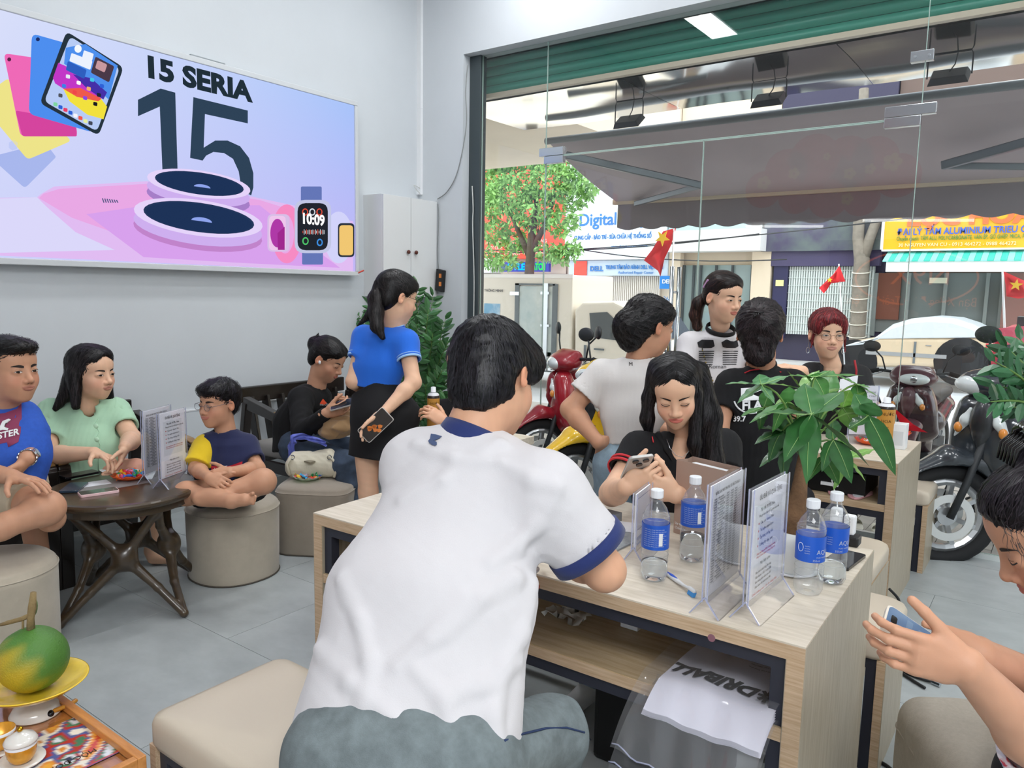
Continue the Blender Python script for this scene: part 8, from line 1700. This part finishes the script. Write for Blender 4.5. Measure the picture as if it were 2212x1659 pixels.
# ======== woman at the right edge ========
def right_phone():
    hc=PD(2282,1152,1.25);p=Person('person at right edge, hair clipped up, gingham sleeves, holding an ivory phone',A_(*PD(2330,1560,1.45)[:2],.46),SK2)
    nk=PD(2375,1290,1.32);p.head(hc,-RI*.80-Zv*.58+FW*.24,Zv*.75-RI*.6+FW*.2,1.0,True,nk,.05,eyes='down',lip='#b0504e',res=.0022)
    E=E_(p);bun=[rc(p.L(0,-.055,.13),p.L(0,-.10,.10),.028,.034,.03)];HQ=[E(0,-.022,.044,.084,.102,.086),E(0,.015,.085,.070,.055,.032,.03),E(0,-.06,-.02,.07,.05,.06,.03),facecut(E,.062,-.022,.108,.112,.084),E(.088,.012,-.03,.03,.032,.055,.01,-1),E(-.088,.012,-.03,.03,.032,.055,.01,-1)]+bun+[folds(.0015,60,3,p.R[:,1],.2)]
    p.hair(HQ,flowto(p.L(0,-.09,.13)),4200,.08,.0013,'#0e0b0f','#2c262c',.003,1,spread=.12,lift=.0008)
    r_=np.random.default_rng(8);cur=[]
    for i in range(14):
        a=p.L(.062+r_.uniform(-.012,.01),.055+r_.uniform(-.01,.012),.045+r_.uniform(-.03,.03));b=a+p.R@A_(r_.uniform(0,.012),r_.uniform(.0,.025),-r_.uniform(.02,.06));cur.append([a+(b-a)*s+p.R@A_(.006,.004*math.sin(s*4+i),0)*math.sin(s*3.1) for s in np.linspace(0,1,8)])
    for i in range(16):
        a=p.L(-.062+r_.uniform(-.012,.012),.06+r_.uniform(-.01,.012),.055+r_.uniform(-.03,.03));b=a+p.R@A_(-r_.uniform(0,.012),r_.uniform(.0,.02),-r_.uniform(.02,.06));cur.append([a+(b-a)*s+p.R@A_(-.006,.004*math.sin(s*4+i),0)*math.sin(s*3.1) for s in np.linspace(0,1,8)])
    Vr,Fr=ribbon(np.array(cur),.0009,np.tile(FW,(30,8,1)));mesh('loose_strands',Vr,Fr,mat('hair_loose','#1a1718',.5),p.t,kind='stuff')
    mkc=mat('clip_black','#1a1818',.2);c=p.L(0,-.075,.165);R=p.R
    MB().tube([p.L(-.05,-.03,.145),p.L(-.03,-.05,.170),p.L(.0,-.06,.178),p.L(.03,-.05,.170),p.L(.05,-.03,.145)],[.004,.007,.008,.007,.004],8).out('claw_clip',mkc,p.t,smooth=True)
    for i in range(6):MB().tube([p.L(-.04+.016*i,-.05,.165),p.L(-.04+.016*i,-.02,.160),p.L(-.04+.016*i,-.0,.140)],[.004,.0035,.002],6).out('clip_tooth',mkc,p.t,smooth=True)
    for i in range(7):MB().ell(p.L(-.036+.012*i,-.052,.180),(.0022,.0022,.0022),6,4).out('clip_bead',mwhite,p.t)
    # lowered mask
    V=[];nn_=12
    for a in range(nn_+1):
        for b in range(nn_+1):
            x=-.050+.100*a/nn_;q=b/nn_;V.append(p.L(x*(1-.25*q),.088-.5*x*x/.05+.010*math.sin(q*math.pi)-.02*q,-.078-.085*q+.004*math.sin(b*1.6)))
    V=np.array(V);V2_=V-p.R[:,1]*.0015;F=[(a*(nn_+1)+b,a*(nn_+1)+b+1,(a+1)*(nn_+1)+b+1,(a+1)*(nn_+1)+b) for a in range(nn_) for b in range(nn_)];N_=len(V);mesh('face_mask',np.concatenate([V,V2_]),F+[tuple(v+N_ for v in f[::-1]) for f in F],mat('mask_white','#e2dfe4',.85),p.t,smooth=True,label='white face mask pulled down below the chin')
    for g in(-1,1):MB().tube([p.L(g*.02,.085,-.09),p.L(g*.05,.06,-.07),p.L(g*.075,.01,-.03)],.0012,5).out('mask_loop',mwhite,p.t,smooth=True)
    ph=PD(1975,1378,1.12)
    elN=PD(2270,1640,1.22);wrN=PD(2088,1440,1.13);elF=PD(2330,1520,1.42);wrF=PD(2118,1412,1.30)
    hq,_=handQ(wrN,-RI*.93+UP*.20+FW*.10,FW*.92+UP*.15,UP,(.22,.62,.55),.92,thumb=(.80,.62,.12),spread=.01,tcurl=.12);p.skinpart(armQ(elN,wrN,.044,.027)+hq,.0026)
    hq,_=handQ(wrF,-RI*.93+UP*.02-FW*.12,-FW*.8+UP*.3,UP,(.45,.8,.6),.90,thumb=(.8,.3,.1),spread=.02,tcurl=.2);p.skinpart(armQ(elF,wrF,.042,.027)+hq,.0026)
    # gingham cuffs and blouse
    def gingham():
        m=mat('gingham','#ffffff',.85,vcol=True,bump=.1,bscale=400);return m
    mg=gingham();blu=np.array(lin(h('#4a5fa8')));red=np.array(lin(h('#c84a5a')));wh=np.array(lin(h('#ece8ee')))
    def gcol(V):
        a=np.sin(V@nrm(RI+UP)*620)>0;b=np.sin(V@nrm(RI-UP)*620)>0;k=(np.sin(V@nrm(RI-UP)*310)>0)
        c=np.where((a&b)[:,None],np.where(k[:,None],red,blu),np.where((a|b)[:,None],wh*.75+np.where(k[:,None],red,blu)*.25,wh));return c
    shN=PD(2470,1430,1.28);shF=PD(2430,1360,1.6)
    for el_,wr,sh,f in((elN,wrN,shN,.16),(elF,wrF,shF,.30)):
        e=el_+(wr-el_)*f;u=nrm(wr-el_);V,F=polyg([rc(sh,el_,.085,.065,.03),capd(el_,e,.062,.060,.03),capd(e-u*.02,e+u*.03,.05,.05,.002,-1,c0=True),folds(.002,40,4)],.0022 if f<.2 else .003);mesh('gingham_sleeve',V,F,mg,p.t,smooth=True,cols=gcol(V))
    V,F=polyg([rc(shN,shF,.09,.09,.05),rc(PD(2450,1430,1.45),PD(2420,1600,1.5),.14,.15,.05),folds(.004,20,2)],.008);mesh('blouse',V,F,mg,p.t,smooth=True,cols=gcol(V))
    p.cloth('trousers',[rc(PD(2420,1640,1.5),PD(2260,1700,1.35),.11,.085,.04),rc(PD(2420,1640,1.5),PD(2260,1640,1.75),.11,.085,.04)],.01,mat('trouser_black','#1a1a1e',.85));p.finish()
    a=PD(1926,1352,1.13);b=PD(2052,1440,1.10);u=nrm(b-a);c=(PD(1938,1346,1.13)+PD(2050,1420,1.13))/2;up=nrm(UP*.80-FW*.45+RI*.25);mcs=mat('case_ivory','#d9d0c2',.45)
    t=phone_obj('phone in an ivory case held in both hands at the right edge',PD(2000,1402,1.205),u,up,mcs,None,.072,.150,.010);v=nrm(np.cross(up,u));c0=PD(2000,1402,1.205)+up*.010
    MB().prism(rrect(.143,.066,.010,4),c0,u,v,up,.0006).out('screen',mat('screen_blue','#5a7290',.12),t);MB().prism(rrect(.010,.022,.004,4,-.060,0),c0+up*.0007,u,v,up,.0002).out('camera_island',mblk,t)
    for i in range(5):MB().prism([(x,y) for x,y in((-.04+i*.02,-.025),(-.03+i*.02,-.025),(-.03+i*.02,.025-.006*i),(-.04+i*.02,.025-.006*i))],c0+up*.0007,u,v,up,.0001).out('screen_item',mat('screen_item','#6b829c',.2),t)
right_phone()
# linen pouf the hands rest above
mli=mat('linen','#b0a79a',.9,bump=.35,bscale=420,var=.06,vscale=90);c=A_(-.06,1.72,0)
t=thing('pouf','grey beige woven linen pouf at the lower right beside the person with the ivory phone','stool',c);c=np.array(PZ(2170,1590,.42))+RI*.075;c[2]=0;t.location=Vector((c[0],c[1],0))
V,F=polyg([bx(c+A_(0,0,.20),(.25,.25,.20),np.array(Matrix.Rotation(.5,3,'Z')),.07),rc(c+A_(0,0,.33),c+A_(0,0,.40),.16,.06,.10),folds(.003,12,3)],.007);mesh('cover',V,F,mli,t,smooth=True)
r_=[(x,y) for x,y in rrect(.495,.495,.06,5)];R_=np.array(Matrix.Rotation(.5,3,'Z'));MB().tube([c+R_@A_(x,y,.30) for x,y in r_],.0035,5,closed=True).out('piping',mli,t,smooth=True)
# ---------------- vehicles in the street ----------------
mtyre=mat('tyre','#1f2022',.8);mrim=mat('rim_alloy','#c4c7c9',.3,metal=.8);mdk=mat('plastic_dark','#2a2d30',.5);mlamp=mat('lamp_clear','#d4dcdc',.08,coat=1);mamb=mat('lamp_amber','#d88a3a',.15,coat=.8)
def wheel(par,c,ax,r,w,disc=False,spokes=7,rim=.66):
    c=A_(*c);ax=nrm(ax);u=nrm(np.cross(ax,(0.1,0,1)));v=np.cross(ax,u);P=[c+(u*math.cos(q)+v*math.sin(q))*(r-w*.5) for q in np.linspace(0,6.283,29)[:-1]]
    k=dict(world=False);MB().tube(P,w*.5,8,closed=True).out('tyre',mtyre,par,smooth=True,**k)
    m_=MB();m_.tube([c+(u*math.cos(q)+v*math.sin(q))*r*rim for q in np.linspace(0,6.283,25)[:-1]],w*.28,6,closed=True);m_.tube([c-ax*w*.45,c+ax*w*.45],r*.18,12)
    for i in range(spokes):q=6.283*i/spokes;d=u*math.cos(q)+v*math.sin(q);m_.bar(c+d*r*.12,c+d*r*rim,w*.28,w*.35,up=ax)
    rm=m_.out('rim',mrim,par,**k)
    if disc:
        for s in disc:
            m_=MB();cc=c+ax*w*.75*s;n=36
            V=[cc+(u*math.cos(6.283*i/n)+v*math.sin(6.283*i/n))*r*q+ax*z for z in(-.002,.002) for q in(.30,.45) for i in range(n)]
            F=[(i,(i+1)%n,n+(i+1)%n,n+i) for i in range(n)]+[(2*n+i,3*n+i,3*n+(i+1)%n,2*n+(i+1)%n) for i in range(n)]+[(n+i,n+(i+1)%n,3*n+(i+1)%n,3*n+i) for i in range(n)];m_.add(V,F);m_.out('brake_disc',mat('disc_steel','#e0e2e0',.3,metal=.5),par,**k)
def scooter(label,pos,head,col,steer=0,scale=1.0,sec=None,detail=True,lean=0):
    t=thing('motor_scooter',label,'motorbike',(*pos,-.04),None,math.atan2(head[1],head[0]));k=dict(world=False,smooth=True);S_=scale
    mc=mat('paint_'+col,col,.25,coat=.8);ms=mat('paint_'+(sec or '#26282b'),sec or '#26282b',.35,coat=.4)
    cs,ss=math.cos(steer),math.sin(steer)
    def st(x,y,z): dx=x-.42;return A_(.42+dx*cs-y*ss,dx*ss+y*cs,z)*S_
    P=lambda x,y,z:A_(x,y,z)*S_
    wheel(t,st(.62,0,.28),(-ss,cs,0),.28*S_,.085*S_,disc=(1,-1));wheel(t,P(-.62,0,.28),(0,1,0),.28*S_,.1*S_)
    for y in(-.07,.07):MB().tube([st(.44,y,.86),st(.56,y,.45),st(.62,y,.28)],.020*S_,8).out('fork',mdk,t,**k)
    V,F=polyg([rc(st(.62,0,.60),st(.46,0,.575),.055*S_,.05*S_,.03,flat=((-ss,cs,0),1.6)),rc(st(.62,0,.60),st(.80,0,.50),.055*S_,.035*S_,.03,flat=((-ss,cs,0),1.6)),rc(st(.46,0,.575),st(.40,0,.46),.05*S_,.045*S_,.03,flat=((-ss,cs,0),1.6)),rc(st(.62,-.14,.28),st(.62,.14,.28),.285*S_,.285*S_,.003,-1)],.008);mesh('front_fender',V,F,ms if sec else mc,t,**k)
    V,F=polyg([el(P(.43,0,.70),P(.10,.20,.26),k=.05),rc(P(.45,-.10,.86),P(.40,-.17,.55),.06,.05,.06),rc(P(.45,.10,.86),P(.40,.17,.55),.06,.05,.06),rc(P(.36,0,.50),P(.22,0,.34),.10*S_,.08*S_,.06,flat=((0,1,0),1.8)),el(P(.30,0,.68),P(.10,.17,.25),k=.01,op=-1),el(P(.56,0,.33),P(.24,.10,.26),k=.02,op=-1)],.010);mesh('front_shield',V,F,mc,t,**k)
    V,F=polyg([el(P(.50,0,.80),P(.06,.07,.12),k=.03),rc(P(.53,0,.72),P(.50,0,.62),.03,.02,.03)],.008);mesh('centre_cowl',V,F,ms,t,**k)
    for s in(-1,1):
        V,F=polyg([rc(P(.515,s*.085,.80),P(.47,s*.16,.66),.028*S_,.020*S_,.02),rc(P(.515,s*.085,.80),P(.525,s*.06,.86),.026*S_,.01,.02)],.006);mesh('indicator_lamp',V,F,mlamp,t,**k)
        MB().ell(P(.53,s*.115,.755),P(.018,.022,.028)).out('amber_bulb',mamb,t,**k)
    V,F=polyg([el(st(.42,0,.99),P(.13,.19,.085),k=.03),rc(st(.38,-.10,1.03),st(.38,.10,1.03),.055*S_,.055*S_,.04),rc(st(.36,0,.90),st(.42,0,.97),.06*S_,.07*S_,.04)],.009);mesh('handlebar_cowl',V,F,mc if not sec else ms,t,**k)
    V,F=polyg([el(st(.50,0,.985),P(.065,.13,.055),k=.02)],.007);hl=mesh('headlight',V,F,mlamp,t,**k)
    MB().ell(st(.548,0,.985),P(.02,.05,.032)).out('reflector',mst,hl,**k)
    for s in(-1,1):
        MB().tube([st(.38,s*.12,1.02),st(.33,s*.25,1.03),st(.30,s*.34,1.01)],.013*S_,8).out('handlebar',mdk,t,**k);MB().tube([st(.32,s*.27,1.03),st(.30,s*.36,1.01)],.020*S_,8).out('grip',mtyre,t,**k)
        MB().tube([st(.36,s*.24,1.02),st(.42,s*.30,1.0),st(.40,s*.37,.99)],.006*S_,6).out('brake_lever',mst,t,**k)
        mr=MB().tube([st(.35,s*.22,1.04),st(.35,s*.25,1.14),st(.32,s*.31,1.20)],.007*S_,6).out('mirror',mdk,t,**k);V,F=polyg([el(st(.32,s*.34,1.235),P(.022,.075,.050),k=.01)],.006);mesh('mirror_head',V,F,mdk,mr,**k)
    V,F=polyg([rc(P(-.02,0,.76),P(-.55,0,.80),.075*S_,.065*S_,.04,flat=((0,1,0),1.7)),el(P(-.3,0,.80),P(.32,.13,.05),k=.03)],.011);mesh('seat',V,F,mat('seat_black','#17181a',.6),t,**k)
    V,F=polyg([rc(P(-.10,0,.56),P(-.60,0,.66),.13*S_,.09*S_,.05,flat=((0,1,0),1.3)),rc(P(-.6,0,.66),P(-.80,0,.74),.08*S_,.03*S_,.04,flat=((0,1,0),1.4)),el(P(-.62,0,.28),P(.34,.11,.34),k=.02,op=-1)],.012);mesh('rear_body',V,F,mc,t,**k)
    MB().box(-.12*S_,-.16*S_,.26*S_,.34*S_,.16*S_,.34*S_).out('footboard',mdk,t,world=False,bevel=.02);MB().tube([P(-.2,-.15,.28),P(-.6,-.17,.34),P(-.75,-.17,.38)],P(.035,.05,.045),8).out('exhaust',mrim,t,**k)
    MB().tube([P(-.05,.14,.26),P(-.12,.20,.04)],.012,6).out('side_stand',mdk,t,**k);MB().bar(P(-.2,0,.3),P(-.62,0,.28),.12*S_,.14*S_).out('engine',mdk,t,world=False);return t
def sc_at(px,py,z,fwd,along):
    h_=nrm(A_(fwd[0],fwd[1],0));q=PZ(px,py,z)-h_*along;return (q[0],q[1]),fwd
p_,h_=sc_at(2078,1122,.27,(-.42,-.91),.66)
scooter('dark grey scooter with twin headlamps parked right outside the glass, facing the shop',p_,h_,'#30363c',-.62,1.07)
p_,h_=sc_at(1195,905,.50,(-.75,-.66),.50);scooter('red motor scooter parked outside behind the head of the man in white',p_,h_,'#a3202e',.3,1.0,'#8c1b28')
p_,h_=sc_at(1288,905,.66,(-.25,-.97),.45);scooter('yellow motor scooter parked outside behind the person with a hand on the hip',p_,h_,'#e6b81c',-.2)
p_,h_=sc_at(1962,885,.62,(-.10,-.99),.45);scooter('black and red scooter outside between the back desk and the dark grey scooter',p_,h_,'#3a2a2e',.25,.92,'#4f2c34')
# box truck
mtk=mat('truck_cream','#e8dfd0',.45,coat=.3);mtk2=mat('truck_white','#efece4',.45);YT=10.0
xb=PY(1237,600,YT)[0];xl_=-11.5;ztp=PY(1237,594,YT)[2];tr=thing('box_truck','cream white box truck parked across the pavement, seen behind the red scooter','truck',((xl_+xb)/2,YT+.9,-.07))
yfar=min(PX(1325,600,xb)[1],YT+1.7)
MB().box(xl_,YT,.45,xb,yfar,ztp).out('box_body',mtk,tr,bevel=.02)
for b in((xl_,YT-.015,ztp-.05,xb+.01,YT+.01,ztp+.01),(xl_,YT-.015,.45,xb+.01,YT+.01,.52)):MB().box(*b).out('box_rim',mtk2,tr)
def tp(x0,y0,x1,y1,nm,m,d=.03,off=0):
    a=PY(x0,y0,YT);b=PY(x1,y1,YT);return MB().box(a[0],YT-d-off,b[2],b[0],YT-off,a[2]).out(nm,m,tr)
mdf=mat('door_rubber','#6c7478',.5)
for q in((1115,612,1120,800),(1196,614,1201,800),(1115,612,1201,617),(1115,797,1201,802)):tp(*q,'door_frame',mdf)
tp(1121,618,1195,796,'side_door',mat('door_print','#d6dcd8',.4,col2='#b4c4c4',vscale=2),.015);tp(1179,612,1183,800,'lock_rod',mrim,.05)
for y in(630,700,780):tp(1105,y,1124,y+8,'hinge',mrim,.045);tp(1172,y,1190,y+6,'hinge',mrim,.06)
tp(1046,655,1080,700,'sky_print',mat('sky_print','#7aaed0',.5,col2='#e6eef0',vscale=3),.004,.001);tp(1046,750,1225,790,'orange_band',mat('orange_band','#e8764a',.5),.004,.002)
p=PY(1046,620,YT-.02);text('lettering','SÀI GÒN',mat('sign_orange','#e0703a',.5),tr,p-A_(.95,0,0),(1,0,0),(0,0,1),.20,.002);p=PY(1046,630,YT-.02);text('lettering','THÔNG MINH',mink,tr,p,(1,0,0),(0,0,1),.06,.002)
cabp=[PY(x,y,YT)[[0,2]] for x,y in((1240,865),(1240,668),(1258,652),(1325,650),(1362,668),(1405,735),(1440,770),(1448,865))]
MB().prism([tuple(q) for q in cabp],(0,YT,0),(1,0,0),(0,0,1),(0,1,0),1.55).out('cab',mtk,tr,bevel=.05,seg=3)
wp=[PY(x,y,YT)[[0,2]] for x,y in((1274,676),(1312,674),(1352,712),(1352,738),(1278,728))];MB().prism([tuple(q) for q in wp],(0,YT-.012,0),(1,0,0),(0,0,1),(0,1,0),.02).out('cab_window',mat('car_glass','#4d565c',.08,coat=1),tr)
a,b=PY(1366,672,YT),PY(1408,735,YT);MB().hexa([a+A_(0,.1,0),a+A_(0,1.45,0),a+A_(.02,1.45,0),a+A_(.02,.1,0)][::1],[b+A_(0,.1,0),b+A_(0,1.45,0),b+A_(.02,1.45,0),b+A_(.02,.1,0)]).out('windscreen',MATS['car_glass'],tr)
for q in((1262,745,1264,850),(1366,745,1368,850)):tp(*q,'door_gap',mdf,.012)
tp(1285,752,1305,757,'door_handle',mdf,.03)
wz=.34
for x in(PY(1395,860,YT)[0],xb-1.2,xl_+1.5):wheel(tr,A_(x,YT+.12,.40)-A_(*woff(tr)),(0,1,0),.36,.2)
m_=MB();a=PY(1375,720,YT-.15);m_.tube([a+A_(-.15,.15,.05),a],.015,6);mm_=m_.out('mirror_arm',mdk,tr);MB().ell(a,(.05,.07,.14)).out('wing_mirror',mdk,mm_,smooth=True)
# car under a cover
YC=14.3;car=thing('car','beige saloon car under a silver half cover parked across the street','car',(PY(1980,800,YC)[0],YC+.8,-.07));mcar=mat('car_beige','#d8c4a6',.3,coat=.8)
lo=[PY(x,y,YC)[[0,2]] for x,y in((1806,790),(1805,765),(1815,748),(1850,735),(1900,728),(2120,730),(2152,736),(2160,752),(2160,786),(2120,796),(1840,792))]
MB().prism([tuple(q) for q in lo],(0,YC,0),(1,0,0),(0,0,1),(0,1,0),1.6).out('body',mcar,car,bevel=.07,seg=3)
cv=[PY(x,y,YC)[[0,2]] for x,y in((1812,750),(1850,738),(1885,733),(1925,707),(1965,695),(2010,691),(2060,695),(2100,708),(2126,722),(2128,730),(1900,733),(1870,744))]
V=[];n=len(cv)
for i,(yy,sc_) in enumerate(((.0,1),(.18,1.0),(.8,1.06),(1.42,1.0),(1.6,1))):
    for x,z in cv:V.append((x,YC-.02+yy*1.02,z+(.05 if .1<yy<1.5 else 0)*(z>cv[2][1])))
F=[(i*n+j,i*n+(j+1)%n,(i+1)*n+(j+1)%n,(i+1)*n+j) for i in range(4) for j in range(n)]+[tuple(range(n))[::-1],tuple(4*n+j for j in range(n))];mesh('cover',V,F,mat('car_cover','#dfe6ea',.35,metal=.2,bump=.4,bscale=8),car,bevel=.03)
for x in(1842,2076):
    q=PY(x,782,YC);arch=MB().prism(circ(.40,24),A_(q[0],YC-.004,q[2]),(1,0,0),(0,0,1),(0,1,0),.02).out('wheel_arch',mtyre,car);wheel(car,A_(q[0],YC+.10,q[2])-A_(*woff(car)),(0,1,0),.33,.2,spokes=10,rim=.72)
tpc=lambda x0,y0,x1,y1,nm,m:MB().box(PY(x0,y0,YC)[0],YC-.012,PY(x1,y1,YC)[2],PY(x1,y1,YC)[0],YC,PY(x0,y0,YC)[2]).out(nm,m,car)
tpc(1870,765,2045,767,'side_trim',mrim);tpc(1975,738,1976,785,'door_gap',mdf);tpc(2000,745,2012,748,'door_handle',mrim);tpc(2130,742,2152,752,'tail_light',mat('tail_red','#d83a4a',.3))
# red vehicle at the right edge
YR=9.0;rd=thing('red_van','small red van partly hidden at the right edge behind the leafy plant','car',(PY(2230,860,YR)[0],YR+1,-.07));mrv=mat('van_red','#d8475a',.35,coat=.6)
q=[PY(x,y,YR)[[0,2]] for x,y in((2122,860),(2132,800),(2148,722),(2160,712),(2300,700),(2330,860))];MB().prism([tuple(a) for a in q],(0,YR,0),(1,0,0),(0,0,1),(0,1,0),1.8).out('body',mrv,rd,bevel=.06,seg=3)
q=[PY(x,y,YR)[[0,2]] for x,y in((2160,746),(2300,738),(2310,800),(2150,806))];MB().prism([tuple(a) for a in q],(0,YR-.015,0),(1,0,0),(0,0,1),(0,1,0),.02).out('window',MATS['car_glass'],rd)
q=[PY(x,y,YR)[[0,2]] for x,y in((2145,722),(2158,709),(2300,697),(2300,735),(2162,745))];MB().prism([tuple(a) for a in q],(0,YR-.03,0),(1,0,0),(0,0,1),(0,1,0),.04).out('roof_edge',mat('van_pink','#e0667a',.4),rd)
a=PY(2195,702,YR);MB().box(a[0],YR+.1,a[2]-.02,a[0]+.3,YR+.5,a[2]+.08).out('roof_rack',mdk,rd)
for x in(PY(2165,860,YR)[0],PY(2310,860,YR)[0]):wheel(rd,A_(x,YR+.1,.33)-A_(*woff(rd)),(0,1,0),.33,.2)
# ---------------- neon lettering and ornament deep in the shop (seen only as reflections in the glass) ----------------
mne=emis('neon_orange','#ff7a32',1.6)
def mir(px,py,Yb): d=ray(px,py);s=(2*YG-Yb)/d[1];p=CAM+d*s;return A_(p[0],Yb,p[2])
a=mir(2110,663,YB+.05);b=mir(1825,663,YB+.05)
t=thing('neon_sign','orange neon slogan on the back wall, reflected mirror-wise in the shop window','sign',(a+b)/2)
text('lettering','Bạn Xứng Đáng Trải Nghiệm!',mne,t,a,(-1,0,0),(0,0,1),.20,.004,width=abs(a[0]-b[0]),bold=-.002)
c=mir(1975,600,YB+.05);MB().tube([c+A_(.85*math.cos(q),0,.42*math.sin(q)) for q in np.linspace(0,6.283,49)[:-1]],.016,6,closed=True).out('neon_ring',mne,t);text('lettering','N9X',mne,t,c+A_(.5,0,-.1),(-1,0,0),(0,0,1),.42,.004)
MB().box(min(a[0],b[0])-.3,YB+.0,min(a[2],c[2]-.5)-.25,max(a[0],b[0])+.3,YB+.04,c[2]+.6).out('backboard',mat('board_dark','#3a3430',.7),t)

# hanging red blossom ornament and two tube lights deep in the shop, reflected in the window
o_=thing('hanging_ornament','red cloud shaped blossom ornament hanging behind the camera, reflected on the window','ornament',mir(1800,390,-1.0))
mro=mat('ornament_red','#d8202a',.5);mfy=mat('ornament_yellow','#f2c84a',.5)
for x,y,r in((1650,410,.26),(1700,370,.30),(1760,345,.34),(1830,350,.34),(1890,345,.30),(1940,380,.28),(1720,425,.24),(1790,430,.26),(1860,428,.24),(1800,385,.3)):
    c_=mir(x,y,-1.0);MB().prism(circ(r,26),c_,(-1,0,0),(0,0,1),(0,1,0),.03+.01*(x%3)).out('cloud',mro,o_,bevel=.006)
for x,y,r in((1650,395,.10),(1786,338,.05),(1715,375,.08),(1835,375,.08),(1880,365,.07),(1928,350,.12),(1830,430,.08)):
    c_=mir(x,y,-.93)
    for k_ in range(5):
        a_=k_*1.2566;MB().ell(c_+A_(math.cos(a_)*r*.6,0,math.sin(a_)*r*.6),(r*.42,.012,r*.42),10,6).out('petal',mfy,o_,smooth=True)
for x_ in(1690,1900):c_=mir(x_,350,-1.0);MB().tube([c_,A_(c_[0],c_[1],CEIL)],.003,5).out('cord',mww,o_)
for i_,(xa_,xb_,y_) in enumerate(((1452,1778,489),(1864,2104,476))):
    a_,b_=mir(xa_,y_,YB+.12),mir(xb_,y_,YB+.12);t=thing('tube_light',('left' if i_==0 else 'right')+' one of two slim white tube lights seen reflected in the shop window','ceiling light',(a_+b_)/2,'tube lights on the back wall');MB().tube([a_,b_],.022,10).out('tube',emis('tube_glow','#ffffff',7.0),t,smooth=True);MB().box(min(a_[0],b_[0]),YB,a_[2]-.03,max(a_[0],b_[0]),YB+.09,a_[2]+.03).out('mount',mwhite,t)
